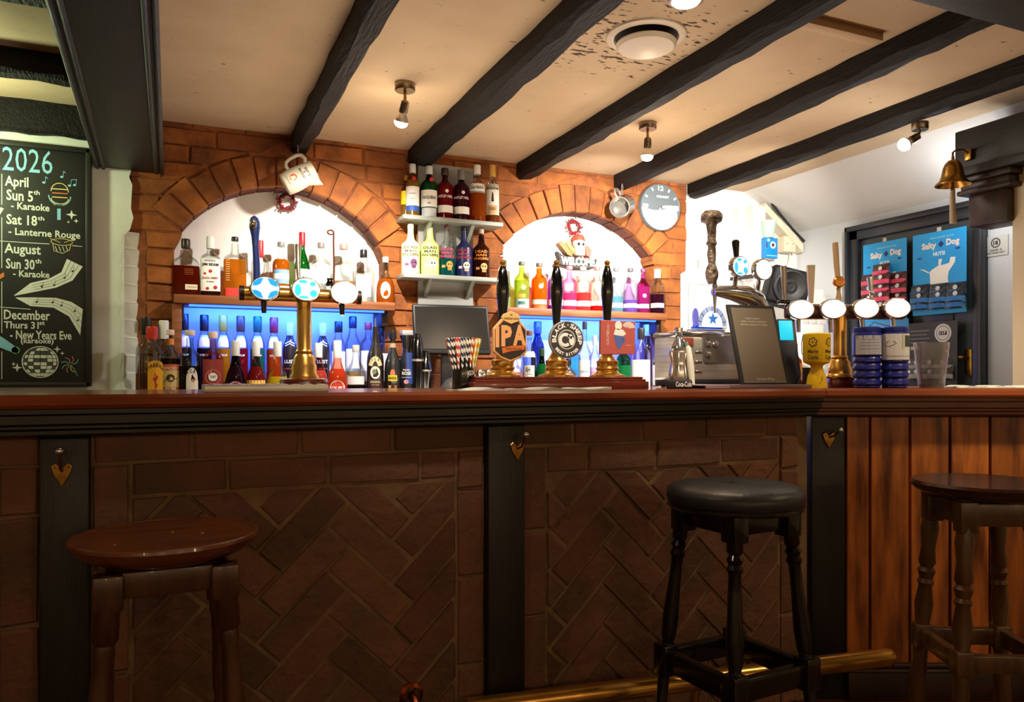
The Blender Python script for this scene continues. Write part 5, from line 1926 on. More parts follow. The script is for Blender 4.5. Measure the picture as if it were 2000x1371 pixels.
# carved handle: knotted stem with a mushroom head
CARV = mat('carved_pewter', (150, 136, 122), .35, .6, col2=(86, 70, 58), ns=60, bump=1.0, bscale=90)
kx = xn2(1390)
zz = [(.012, 560), (.020, 548), (.022, 538), (.017, 530), (.012, 522), (.0145, 505), (.0115, 489), (.018, 484), (.0125, 478), (.014, 466), (.016, 452), (.019, 446), (.033, 442), (.036, 436), (.034, 429), (.024, 423), (.001, 421)]
hd_ = MB().lathe([(r_, zn(p_)) for r_, p_ in zz], 18, M=Matrix.Translation((kx, 0, 0)))
rnd = random.Random(9)
hd_.v = [(a + rnd.uniform(-.0016, .0016), b + rnd.uniform(-.0016, .0016), c + rnd.uniform(-.001, .001)) for a, b, c in hd_.v]
hd_.build('tap_handle', CARV, t, ang=60)
for (px, py, rr, col, st_, art) in ((1431, 527, 20, (214, 244, 255), 1.5, a_splash((60, 160, 210))), (1476, 530, 21, (255, 255, 252), 1.7, None)):
    medallion(t, (xn2(px), -.030, zn(py)), rr * dn / F * 1.03, rr * dn / F, col, st_, art)
    MB().tube([(xn2(px), -.022, zn(py)), (xn2(px) + .002, -.004, zn(572))], [.008, .008], 8).build('badge_stalk', CHROME, t)
MB().tube([(xn2(1433), -.014, zn(514)), (xn2(1432), -.014, zn(495)), (xn2(1431), -.014, zn(478)), (xn2(1431), -.014, zn(475))], [.007, .010, .013, .009], 14).build('black_handle', BLACKG, t)

# ---- framed card leaning on the bar and the flat mat under it
YF_ = 1.80
xf, df = aty(1496, YF_)
t = thing('framed_card', 'black-framed grey-brown notice card leaning back near the corner of the bar', 'notice', (xf, YF_, ZC + .010), rot=(math.radians(-16), 0, math.radians(-3)))
hgt = .256
hw0 = .088
MB().rbox(-hw0, hw0, 0, .010, 0, hgt, .003).build('frame', BLACKM, t)
MB().rbox(-hw0 + .011, hw0 - .011, -.0015, .002, .008, hgt - .011, .001).build('card', mat('card_brown', (104, 92, 76), .6), t)
A = Art(t, y=-.0017)
A.rect(-hw0 + .011, hw0 - .011, .008, .0092, (160, 150, 136))
A.text('PARTY PARTY', -.030, .024, hgt - .048, hgt - .043, (190, 180, 160), .01)
A.text('WANT TO HAVE YOUR NEXT', -.050, .046, hgt - .058, hgt - .053, (190, 180, 160), .01)
A.text('BIRTHDAY HERE ASK AT THE BAR', -.052, .046, hgt - .068, hgt - .063, (190, 180, 160), .01)
A.text('Greene King', -.030, .032, .014, .022, (176, 166, 150), .01)
A.done()
MB().rbox(-.03, .03, .010, .013, 0, .14, .002).build('strut', BLACKM, t)
xa, xb_ = aty(1374, 1.765)[0], aty(1582, 1.765)[0]
t = thing('bar_mat', 'flat purple-grey rubber tray under the framed card', 'mat', (xa, 1.755, ZC))
MB().rbox(0, xb_ - xa, 0, .16, 0, .0115, .002).build('mat_slab', mat('mat_purple_grey', (110, 92, 98), .5), t)
MB().rbox(.0, .085, -.001, .16, .0005, .0125, .002).build('mat_end', mat('mat_pale', (150, 130, 142), .4), t)
# ================================================================== RIGHT-HAND LENGTH OF THE BAR
# local frame of the short counter: x along its front edge, y towards the back
Rv, Nv = Vector((ct, -st, 0)), Vector((st, ct, 0))


def onbar(px, depth):
    """point at sight line px and distance depth (measured square to the short counter)"""
    x, y = atd(px, depth)
    return x, y


def lift(py, d):
    return zat(py, d) - ZC


# ---- yellow collection box
d = 2.335
x, y = onbar(1595, d)
t = thing('collection_box', 'bright yellow charity collection box with daffodil emblems, at the counter corner', 'collection box', (x, y, ZC), -TH)
s_ = d / F
YEL = mat('box_yellow', (246, 200, 10), .4)
z = lambda py: lift(py, d)
prof = [(20 * s_, 0), (20 * s_, .004), (17 * s_, z(735)), (12 * s_, z(722)), (11 * s_, z(716)), (13 * s_, z(713)), (24 * s_, z(708)), (25.5 * s_, z(704)), (26 * s_, z(660)), (25.5 * s_, z(653)), (22 * s_, z(651)), (20 * s_, z(654))]
MB().lathe(prof, 28).build('body', YEL, t)
A = Art(t, bend=26 * s_, eps=.0004)
for off in (-17, 17):
    cx_ = off * s_
    for k in range(6):
        a = k * PI / 3 + .3
        A.disc(cx_ + 5.2 * s_ * math.cos(a), z(669) + 5.6 * s_ * math.sin(a), 3.6 * s_, (70, 62, 50), n=10)
    A.disc(cx_, z(669), 4 * s_, (246, 200, 10), n=12)
    A.text('Marie', cx_ - 10 * s_, cx_ + 10 * s_, z(690), z(683), (70, 62, 50), .02)
    A.text('Curie', cx_ - 10 * s_, cx_ + 10 * s_, z(702), z(694), (70, 62, 50), .02)
A.up()
for off in (-17, 17):
    for k in range(6):
        a = k * PI / 3 + .3
        A.disc(off * s_ + 4.6 * s_ * math.cos(a), z(669) + 5 * s_ * math.sin(a), 2.3 * s_, (250, 214, 60), n=8)
A.up()
for off in (-17, 17):
    A.disc(off * s_, z(669), 2.6 * s_, (226, 140, 20), n=10)
A.done()
MB().rbox(-.007, .007, -.0015, .0015, z(652) - .001, z(651) + .001, .0005).build('coin_slot', BLACKM, t)
MB().tube([(-.0265, 0, z(703)), (-26 * s_ * 1.12, 0, z(690)), (-26 * s_ * 1.14, 0, z(670)), (-26 * s_ * 1.03, 0, z(656))], .0012, 5).build('cord', BLACKM, t)
MB().tube([(-.004, -19 * s_, .012), (.002, -18 * s_, .020), (.007, -17 * s_, .032), (.006, -16 * s_, .036)], .001, 5).build('chain', BLACKM, t)

# ---- card reader and orange bottle behind the frame
d = 2.46
x, y = onbar(1552, d)
t = thing('aperitif_bottle', 'orange aperitif bottle with a pale label behind the yellow box', 'bottle', (x, y, ZC), -TH)
r = 14 * d / F
MB().lathe([(r * .94, 0), (r, .004), (r, .075), (r * .9, .088), (r * .5, .10), (r * .36, .11), (r * .36, .125)], 18).build('glass', liquid((222, 80, 30), .35), t)
Art(t, bend=r * 1.01).rect(-r * 1.1, r * 1.1, .022, .058, (224, 186, 140)).done('label')
Art(t, bend=r * 1.02).rect(-r * 1.1, r * 1.1, .058, .078, (236, 160, 40)).done('label')
MB().lathe([(r * .42, .120), (r * .42, .14)], 12).build('cap', mat('cap_orange', (220, 110, 40), .4), t)
x, y = onbar(1545, 2.40)
t = thing('till_tablet', 'small tablet with a bright cyan screen beside the framed card', 'tablet', (x, y, ZC), rot=(math.radians(-12), 0, -TH + .1))
zz0, zz1 = lift(662, 2.40), lift(622, 2.40)
MB().rbox(-.026, .034, -.004, .006, 0, zz1 + .006, .003).build('body', mat('tablet_navy', (24, 34, 60), .4), t)
MB().rbox(-.022, .022, -.006, -.003, zz0, zz1, .001).build('screen', flat((20, 200, 236), .4, .8), t)
MB().tube([(.030, .001, zz0 + .02), (.034, -.006, .04), (.020, -.008, .012)], .0012, 5).build('cable', BLACKM, t)
x, y = onbar(1566, 2.52)
t = thing('ice_bucket', 'small black tapered tub with something white inside, behind the yellow box', 'tub', (x, y, ZC), 0)
r = 17 * 2.52 / F
hh = lift(718, 2.52)
MB().lathe([(r * .7, 0), (r, hh), (r * .92, hh), (r * .66, .006), (.001, .006)], 22, cap=False).build('tub', BLACKM, t)
MB().lathe([(r * .9, hh * .8), (r * .6, hh + .004), (r * .2, hh + .008), (.001, hh + .008)], 14, cap=False).build('contents', mat('tissue_white', (232, 228, 220), .9), t)

# ---- brass T-bar with four lit ovals
d = 2.47
x, y = onbar(1640, d)
s_ = d / F
t = thing('beer_font', 'brass tap column with a dark bar of four lit ovals', 'beer tap', (x, y, ZC), -TH)
z = lambda py: lift(py, d)
X = lambda px: (px - 1640) * s_
MB().rbox(-.04, .04, -.04, .04, 0, z(737), .006).build('base_block', MAHOG, t)
column(t, 0, 0, z(737), z(612), 13 * s_, BRASS)
MB().rbox(X(1532), X(1768), -.014, .014, z(624), z(594), .010).build('tap_bar', mat('bar_bronze', (90, 66, 56), .3, .8), t)
for (px, py, col, st_) in ((1558, 606, (255, 252, 250), 1.8), (1620, 605, (214, 244, 255), 1.5), (1683, 604, (255, 252, 250), 1.8), (1743, 603, (255, 250, 252), 1.8)):
    medallion(t, (X(px), -.024, z(py)), 26 * s_, 19.5 * s_, col, st_,
              (lambda A, rx, rz: (A.arc(.1 * rx, .3 * rz, .18 * rx, 0, PI * 1.6, .05 * rx, (236, 190, 200)), A.arc(.05 * rx, -.2 * rz, .2 * rx, -PI, PI * .6, .05 * rx, (236, 190, 200)))) if px == 1743 else None)
    MB().tube([(X(px), -.002, z(622)), (X(px), -.008, z(650))], [.008, .006], 10).build('nozzle', CHROME, t)
TAN = mat('handle_tan', (206, 176, 136), .4)
# handles
MB().tube([(X(1533), 0, z(594)), (X(1532), 0, z(575)), (X(1531), 0, z(545)), (X(1530), 0, z(520))], [.010, .006, .009, .010], 10).build('tap_handle', mat('handle_beige_steel', (176, 162, 150), .3, .7), t)
MB().rbox(X(1530) - .016, X(1530) + .016, -.016, .016, z(594), z(586), .003).build('handle_collar', BLACKG, t)
MB().add([(X(1580), -.004, z(592)), (X(1588), -.004, z(592)), (X(1591), -.006, z(518)), (X(1576), -.006, z(518)), (X(1580), .004, z(592)), (X(1588), .004, z(592)), (X(1591), .006, z(518)), (X(1576), .006, z(518))],
         [(0, 1, 2, 3), (7, 6, 5, 4), (0, 4, 5, 1), (1, 5, 6, 2), (2, 6, 7, 3), (3, 7, 4, 0)]).build('tap_handle', mat('handle_silver', (178, 168, 152), .3, .7), t, ang=20)
hb = MB().tube([(X(1638), 0, z(600)), (X(1638), 0, z(585)), (X(1638), 0, z(570)), (X(1637), 0, z(548)), (X(1634), 0, z(520)), (X(1632), 0, z(490)), (X(1631), 0, z(474))], [.006, .010, .006, .008, .009, .0095, .009], 14).build('tap_handle', TAN, t)
MB().lathe([(.0185, -.006), (.0185, .004), (.015, .008), (.001, .009)], 22, M=Matrix.Translation((X(1637), -.006, z(551))) @ Matrix.Rotation(PI / 2, 4, 'X')).build('handle_badge', mat('badge_copper', (196, 130, 60), .3, .8), hb)
MB().tube([(X(1701), 0, z(594)), (X(1702), 0, z(576)), (X(1700), 0, z(562)), (X(1699), 0, z(541))], [.008, .0055, .0075, .009], 12).build('tap_handle', CHROME, t)
MB().sphere((X(1702), -.002, z(572)), .009, 12).build('handle_knuckle', CHROME, t)

# ---- two blue collection tubs
BLU = mat('tub_blue', (24, 34, 130), .3, coat=.3)
for i, (px, d, lb, py0, py1) in enumerate(((1693, 2.36, 'blue ribbed charity jar with a plain pale label, beside the brass tap column', 640, 756), (1746, 2.35, 'blue ribbed charity jar with a photo on its label, by the pint glass', 642, 757))):
    x, y = onbar(px, d)
    s_ = d / F
    z = lambda py: lift(py, d)
    t = thing('charity_jar', lb, 'jar', (x, y, ZC), -TH, 'blue charity jars')
    r = 27 * s_
    pr = [(r * .8, 0), (r * .9, .004)]
    zr = z(696)
    n = 4
    for k in range(n):
        a, b = .006 + (zr - .006) * k / n, .006 + (zr - .006) * (k + 1) / n
        pr += [(r * .84, a + (b - a) * .05), (r * .96, a + (b - a) * .30), (r * .97, a + (b - a) * .6), (r * .86, a + (b - a) * .92)]
    pr += [(r * .98, zr + .004), (r, z(660)), (r, z(652)), (r * .9, z(647))]
    MB().lathe(pr, 28).build('jar', BLU, t)
    MB().lathe([(r * .96, z(650)), (r * .98, z(648)), (r * .98, z(641)), (r * .9, z(639))], 26).build('lid', mat('lid_blue', (30, 40, 120), .35), t)
    A = Art(t, bend=r * 1.0, eps=.0005)
    if i == 0:
        A.rect(-r * 1.25, r * .85, z(693), z(656), (176, 178, 190))
        A.up()
        for k in range(4):
            A.rect(-r * .9, r * .4, z(664 + k * 6), z(664 + k * 6) + .001, (130, 130, 146))
        A.rect(r * .80, r * .84, z(690), z(657), (60, 60, 80))
    else:
        A.rect(-r * 1.3, r * 1.2, z(703), z(653), (216, 212, 210))
        A.up()
        A.rect(r * .30, r * .95, z(678), z(656), (60, 70, 66))
        A.stroke([(-r * .9, z(668)), (-r * .4, z(668)), (-r * .3, z(672)), (-r * .7, z(677)), (-r * 1.0, z(677))], .0018, (70, 66, 70), True)
        A.rect(r * .1, r * .3, z(682), z(654), (196, 196, 170))
        A.rect(-r * 1.0, r * .9, z(697), z(694), (190, 186, 190))
    A.done('label')
    for k in (0, 1):
        MB().rbox(r * .9, r * 1.06, -.010, -.006, z(706 + k * 19) - .006, z(706 + k * 19) + .002, .0005, 1).build('tape', mat('tape_white', (226, 224, 226), .5), t)
    if i == 0:
        MB().tube([(r * .0, -.01, z(640)), (r * .3, -.02, z(630)), (r * .8, -.02, z(634)), (r * 1.6, -.01, z(638)), (r * 1.9, 0, z(644))], .0012, 5).build('cord', BLACKM, t)

# ---- pint glass
d = 2.36
x, y = onbar(1819, d)
s_ = d / F
t = thing('pint_glass', 'empty straight pint glass standing by the blue charity jars', 'glass', (x, y, ZC), -TH)
H_ = lift(669, d)
r0, r1_ = 23 * s_, 32 * s_
MB().lathe([(r0 * .97, 0), (r0, .004), (r0 + (r1_ - r0) * .5, H_ * .5), (r1_, H_ - .001), (r1_ * .975, H_), (r1_ * .95, H_ - .002), (r0 + (r1_ - r0) * .45, H_ * .5), (r0 * .92, .014), (.001, .012)], 28, cap=False).build('glass_wall', hazy_glass((236, 232, 230), .07), t)
MB().lathe([(r0 * .95, .0005), (r0 * .95, .012), (.001, .0125)], 24).build('glass_base', hazy_glass((220, 204, 200), .14), t)
A = Art(t, bend=r1_ * .92, eps=.0004)
A.arc(r1_ * .45, H_ * .62, r1_ * .5, .2, 1.5, .006, (196, 170, 170))
A.done('print')

x, y = onbar(1872, 2.36)
towel('tea_towel', 'pale folded cloth at the pillar end of the short counter', 'towel', (0, .22, 0, .10), 0, MC['towel_pale'], (x, y, ZC), -TH)

# ================================================================== BEHIND THE SHORT BAR
# white shelf cabinet with papers, speakers
xw0, dw = aty(1560, 3.30)
xw1 = aty(1662, 3.30)[0]
zc_ = zat(562, dw)
t = thing('white_cabinet', 'white boxed cabinet with papers behind the four-oval tap bar', 'cabinet', (xw0, 3.30, 0))
MB().rbox(0, 3.40 - xw0, 0, .26, 0, zc_, .006).build('carcass', WHITEP, t)
for k in range(3):
    MB().rbox(.03 + k * .06, .08 + k * .06, -.003, .001, zc_ - .20, zc_ - .04, .001).build('paper', mat('paper_white', (226, 222, 216), .8, col2=(206, 200, 196), ns=30), t)
for k in range(3):
    MB().rbox(.02 + k * .065, .075 + k * .065, -.003, .001, zc_ - .46, zc_ - .26, .001).build('paper', MC['paper_white'], t)

xs_, ds = aty(1541, 3.14)
r = 34 * ds / F
zc2 = zat(562, ds)
t = thing('loudspeaker', 'black round-fronted loudspeaker angled on a bracket above the white cabinet', 'speaker', (xs_, 3.16, zc2))
Mx = Matrix.Rotation(math.radians(-24), 4, 'Z') @ Matrix.Rotation(math.radians(14), 4, 'Y')
MB().rbox(-r * 1.15, r * 1.15, -.06, .08, -r * 1.1, r * 1.1, .02, 3, M=Mx).build('box', mat('speaker_black', (9, 9, 10), .6, spec=.2), t)
cone = MB().lathe([(.001, .0), (r * .25, .012), (r * .3, .004), (r * .75, .018), (r * .85, .026), (r * .95, .022)], 26, M=Mx @ Matrix.Translation((0, -.052, 0)) @ Matrix.Rotation(PI / 2, 4, 'X'), cap=False).build('cone', mat('cone_grey', (18, 19, 21), .5), t)
MB().lathe([(r * .93, .018), (r * .97, .024), (r * 1.0, .018)], 26, M=Mx @ Matrix.Translation((0, -.052, 0)) @ Matrix.Rotation(PI / 2, 4, 'X'), cap=False).build('surround', mat('surround_blue_grey', (36, 44, 66), .3), t)
MB().tube([(0, .05, .03), (0, .10, .09), (0, .44, .10)], .012, 8).build('bracket', BLACKM, t)
xs_, ds = aty(1616, 3.42)
t = thing('loudspeaker', 'small black box speaker standing on the white cabinet', 'speaker', (xs_, 3.42, zc_))
MB().rbox(-.033, .033, -.03, .05, 0, zat(510, ds) - zc_, .006).build('box', BLACKM, t)
MB().rbox(-.012, .012, -.0315, -.029, .02, .024, .0005, 1).build('name_strip', mat('strip_grey', (170, 170, 170), .4), t)

# blue sensor box with a beaker, socket box, sloping board and cable
YB_ = 3.45
xe, de = aty(1503, YB_)
s_ = de / F
t = thing('wall_dispenser', 'blue square dispenser on the boxed-in pipe under a pale green beaker', 'dispenser', (xe, YB_, zat(505, de)))
MB().rbox(-15 * s_, 16 * s_, -.015, .02, 0, 40 * s_, .003).build('case', mat('case_blue', (20, 130, 200), .4), t)
MB().rbox(-14 * s_, 9 * s_, -.012, .018, -.014, .0, .002).build('tray', mat('tray_grey', (140, 136, 132), .4), t)
A = Art(t, y=-.0152)
A.disc(4 * s_, 26 * s_, 7 * s_, (214, 214, 214)); A.disc(-7 * s_, 35 * s_, 3 * s_, W)
A.up(); A.disc(4 * s_, 26 * s_, 3.5 * s_, (70, 30, 30))
A.rect(-14 * s_, -9 * s_, 20 * s_, 30 * s_, (60, 80, 140)); A.rect(-12 * s_, 14 * s_, 4 * s_, 6 * s_, (120, 190, 230))
A.done('print')
t = thing('beaker', 'pale green tapered beaker standing on the blue dispenser', 'beaker', (xe - 2 * s_, YB_ + .002, zat(505, de) + 40 * s_))
MB().lathe([(9 * s_, 0), (10 * s_, .004), (15 * s_, 33 * s_), (14 * s_, 33 * s_), (9 * s_, .006), (.001, .006)], 20, cap=False).build('cup', mat('beaker_green', (176, 206, 194), .4), t)
xe, de = aty(1542, 3.54)
s_ = de / F
t = thing('socket_box', 'cream double electrical socket box on the wall by the sloping board', 'socket', (xe, 3.575, zat(476, de)))
MB().rbox(-15 * s_, 15 * s_, -.04, .026, -16 * s_, 14 * s_, .004).build('box', CREAM, t)
for k in (-8, 8):
    MB().cyl((k * s_, -.042, 0), (k * s_, -.038, 0), 1.4 * s_).build('screw', STEEL, t)
MB().tube([(12 * s_, 0, -16 * s_), (13 * s_, .01, -30 * s_), (8 * s_, .015, -46 * s_)], .003, 6).build('cable', mat('cable_white', (220, 216, 210), .5), t)
t = thing('sloping_board', 'cream board sloping down from the boxed-in pipe with a black cable along its edge', 'board', (0, 0, 0))
pa, da = aty(1488, 3.56)
pb, db = aty(1562, 3.56)
za, zb_ = zat(398, da), zat(478, db)
MB().prism([(pa, za), (pb, zb_), (pb, zb_ - .05), (pa, za - .05)], 3.53, 3.60, inset=.002).build('board', CREAM, t, ang=20)
MB().tube([(pa, 3.525, za + .045), (pa + .012, 3.525, za + .035), (pa + (pb - pa) * .35, 3.525, za + (zb_ - za) * .35 + .02), (pa + (pb - pa) * .7, 3.525, za + (zb_ - za) * .7 + .012), (pb, 3.525, zb_ + .015)], .008, 7).build('cable', BLACKM, t)
xe, de = aty(1365, YW)
t = thing('coat_hook', 'small metal hook on the white passage wall', 'hook', (xe, YW + .012, zat(515, de)))
MB().rbox(-.006, .006, -.004, .002, -.02, .02, .002).build('plate', STEEL, t)
MB().tube([(0, -.004, .006), (0, -.02, .010), (0, -.024, .024)], .003, 6).build('prong', STEEL, t)
# picture with a thin grey frame on the passage wall
xa, da = aty(1346, YW)
xb_ = aty(1420, YW)[0]
t = thing('wall_notice', 'white notice in a thin grey frame low on the passage wall', 'notice', ((xa + xb_) / 2, YW + .012, zat(640, da)))
hw = (xb_ - xa) / 2
hh = zat(553, da) - zat(640, da)
MB().rbox(-hw, hw, -.008, .002, 0, hh, .002).build('frame', mat('frame_grey', (140, 140, 144), .4), t)
MB().rbox(-hw + .008, hw - .008, -.010, -.004, .008, hh - .008, .001).build('sheet', mat('paper_plain', (236, 236, 236), .8), t)
A = Art(t, y=-.0102)
for k in range(3):
    A.rect(-hw + .02, -hw + .09 - .02 * k, hh - .03 - .016 * k, hh - .026 - .016 * k, (130, 130, 134))
A.done('print')

# ---- clock, tankard and jug on the brickwork
Yc = YW - .010
x, d = aty(1287, Yc)
R = 46 * d / F
t = thing('wall_clock', 'round grey and white photo-faced wall clock on the brick pier', 'clock', (x, Yc, zat(406, d)))
MB().lathe([(R, -.008), (R * 1.0, .014), (R * .985, .018), (R * .97, .016), (.001, .016)], 44, M=Matrix.Rotation(PI / 2, 4, 'X')).build('dial', mat('dial_slate', (92, 102, 108), .35), t)
A = Art(t, y=-.0165, eps=.0004)
low = [(R * .95 * math.cos(PI + .06 + (PI - .5) * i / 20), R * .95 * math.sin(PI + .06 + (PI - .5) * i / 20)) for i in range(21)]
A.poly(low + [(R * .80, .02 * R), (R * .45, .05 * R), (R * .3, -.04 * R), (0, -.12 * R), (-.4 * R, -.15 * R)], (176, 180, 184))
A.up()
A.poly([(R * .1, .05 * R), (R * .25, .10 * R), (R * .9, .12 * R), (R * .92, -.1 * R), (R * .6, -.02 * R), (R * .3, -.03 * R)], (236, 238, 238))
A.up()
for (hour, tx) in ((12, '12'), (9, '09'), (3, '03')):
    a = PI / 2 - hour * PI / 6
    A.ctext(tx, R * .76 * math.cos(a), R * .80 * math.sin(a), R * .28, R * .20, (240, 236, 210) if hour == 12 else W, .03)
for hour in (1, 2, 4, 5, 6, 7, 8, 10, 11):
    a = PI / 2 - hour * PI / 6
    k = 1.0 if hour == 6 else .6
    q = [(R * rr_ * math.cos(a + da_), R * rr_ * math.sin(a + da_)) for rr_, da_ in ((.68 if hour == 6 else .76, -.08 * k), (.90, -.07 * k), (.90, .07 * k), (.68 if hour == 6 else .76, .08 * k))]
    A.poly(q, W)
A.text('COAST', -.22 * R, .42 * R, .40 * R, .50 * R, W, .05)
A.text('EST', -.05 * R, .40 * R, -.46 * R, -.36 * R, W, .05)
A.done('dial_print')
for (a, L, w_) in ((PI / 2 - 6.9 * PI / 6, .62, .03), (PI / 2 - 2.9 * PI / 6, .40, .045)):
    MB().rbox(-.04 * R, L * R, -.0205, -.0185, -w_ * R, w_ * R, .0005, 1, M=Matrix.Rotation(-a, 4, 'Y')).build('hand', mat('hand_white', (236, 238, 240), .3), t)
MB().cyl((0, -.016, 0), (0, -.023, 0), R * .05).build('hub', CHROME, t)

Yj = 3.46
x, d = aty(590, Yj)
a_up = math.radians(30)
t = thing('jug', 'white pottery whisky jug hanging tilted from a hook under the beam', 'jug', (x - .01, Yj, zat(347, d) - .0), rot=(0, PI / 2 - a_up, math.radians(-8)))
JW = mat('jug_cream', (216, 206, 184), .3, coat=.4)
r = .050
pr = [(.046, -.074), (.049, -.070), (.052, -.04), (.0515, .0), (.047, .045), (.046, .066), (.048, .070)]
MB().lathe(pr + [(.044, .069), (.043, .05), (.046, 0), (.046, -.064), (.001, -.066)], 26, sec=lambda a: 1.0, cap=False).lathe([(.046, -.074), (.001, -.0735)], 26, cap=False).build('body', JW, t)
MB().add([(.030, -.020, .066), (.030, .020, .066), (.044, -.016, .030), (.044, .016, .030), (.072, 0, .074), (.046, 0, .012)], [(0, 2, 4), (1, 4, 3), (2, 5, 4), (5, 3, 4), (0, 4, 1)]).build('spout', JW, t)
MB().tube([(-.046, 0, .052), (-.062, 0, .060), (-.082, 0, .054), (-.090, 0, .036), (-.088, 0, .0), (-.082, 0, -.020), (-.066, 0, -.030), (-.048, 0, -.028)], [.009, .009, .009, .0085, .008, .008, .0085, .009], 12).build('handle', JW, t)
A = Art(t, bend=.0515, eps=.0005)
A.text('WHYTE', -.020, .022, .030, .043, (60, 54, 46), .01)
A.text('&', -.006, .004, .022, .028, (60, 54, 46), .01)
A.text('MACKAY', -.026, .026, .006, .018, (60, 54, 46), .01)
A.text('BLENDED SCOTCH', -.02, .02, -.004, .0, (170, 150, 120), .0)
A.disc(-.002, -.030, .014, (206, 90, 50), .016)
A.up(); A.disc(-.002, -.030, .006, (240, 206, 180), .008)
A.rect(-.022, .022, -.056, -.053, (176, 160, 140))
A.done()
xh, dh = aty(582, Yj)
hk = thing('jug_hook', 'thin wire hook under the first beam holding the white jug', 'hook', (xh, Yj, 2.015))
MB().tube([(0, 0, 0), (0, 0, -.035), (.006, 0, -.045), (.012, 0, -.036)], .0018, 6).build('wire', STEEL, hk)

Yk = 3.47
x, d = aty(1216, Yk)
ax = Vector((-.68, -.62, -.30)).normalized()
t = thing('tankard', 'clear glass tankard hanging by its handle beside the clock', 'tankard', (x, Yk, zat(402, d)), rot=ax.to_track_quat('Z', 'Y').to_euler())
GT = mat('tankard_glass', (176, 172, 166), .15, .75)
MB().lathe([(.052, -.060), (.055, -.055), (.053, .055), (.055, .062), (.050, .063), (.047, .055), (.047, -.045), (.001, -.047)], 26, sec=lambda a: 1 + .02 * math.cos(12 * a), cap=False).lathe([(.052, -.060), (.001, -.059)], 26, cap=False).build('body', GT, t)
q = (t.rotation_euler.to_matrix().inverted() @ Vector((-.45, 0, .9)))
q.z = 0; q.normalize()
P_ = lambda rr_, zz: (q.x * rr_, q.y * rr_, zz)
MB().tube([P_(.052, .040), P_(.075, .044), P_(.092, .030), P_(.096, 0), P_(.088, -.030), P_(.070, -.040), P_(.052, -.036)], .0065, 10).build('handle', GT, t)
xh, dh = aty(1212, Yk)
hk = thing('tankard_chain', 'short chain and hook under the beam holding the glass tankard', 'chain', (xh + .01, Yk, 2.015))
for i in range(4):
    pts_ = [(.006 * math.cos(a) if i % 2 else 0, 0 if i % 2 else .006 * math.cos(a), -.010 - i * .013 + .009 * math.sin(a)) for a in [k * PI / 4 for k in range(8)]]
    MB().tube(pts_, .0016, 5, closed=True).build('link', CHROME, hk)

# ---- till screen on the back bar
Ys = 3.36
xa, da = aty(812, Ys)
xb_, db = aty(957, Ys)
x, d = aty(885, Ys)
t = thing('till_screen', 'black point-of-sale screen tilted on the back bar under the grey shelves', 'screen', (x, Ys, .885), rot=(0, 0, math.radians(-6)))
hw = (xb_ - xa) / 2
z0, z1 = zat(692, d) - .885, zat(594, d) - .885
Mt = Matrix.Translation((0, 0, z0)) @ Matrix.Rotation(math.radians(-14), 4, 'X')
Hs = (z1 - z0) / math.cos(math.radians(14))
MB().rbox(-hw, hw, -.010, .014, 0, Hs, .008, 3, M=Mt).build('housing', BLACKM, t)
MB().rbox(-hw + .010, hw - .010, -.012, -.008, .022, Hs - .014, .001, 1, M=Mt).build('screen', SCREEN, t)
MB().rbox(-.05, .05, .02, .05, .0, z0 + .06, .008).build('stand', BLACKM, t)
MB().rbox(-.09, .07, -.02, .12, 0, .016, .006).build('foot', BLACKM, t)
x, d = aty(884, 3.22)
t = thing('card_reader', 'grey rounded terminal in the dark below the till screen', 'terminal', (x, 3.22, .885))
MB().lathe([(.06, 0), (.06, .03), (.052, .07), (.03, .10), (.001, .112)], 24).build('body', mat('terminal_grey', (88, 88, 94), .4), t)
MB().lathe([(.062, .028), (.063, .032), (.061, .036)], 24, cap=False).build('band', mat('band_pale', (150, 150, 150), .4), t)
x, d = aty(938, 3.20)
t = thing('metal_keg_tap', 'small metal taps and pipe ends in the dark behind the straw cup', 'tap', (x, 3.20, .885))
MB().rbox(-.03, .06, .0, .08, 0, .10, .006).build('block', BLACKM, t)
for dx in (0.0, .04):
    MB().lathe([(.018, 0), (.018, .02), (.010, .022), (.010, .004), (.001, .004)], 16, M=Matrix.Translation((dx, 0, .13)) @ Matrix.Rotation(PI / 2, 4, 'X'), cap=False).build('pipe_end', PEWTER, t)
    MB().rbox(dx - .01, dx + .01, 0, .03, .09, .125, .004).build('tap_body', PEWTER, t)
x, d = aty(806, 3.50)
t = thing('wall_switch', 'small white plastic box on the pier beside the till screen', 'switch', (x, 3.58, zat(650, d)))
MB().rbox(-.04, .04, -.05, .012, -.01, .014, .004).build('box', mat('plastic_white', (196, 192, 190), .4), t)

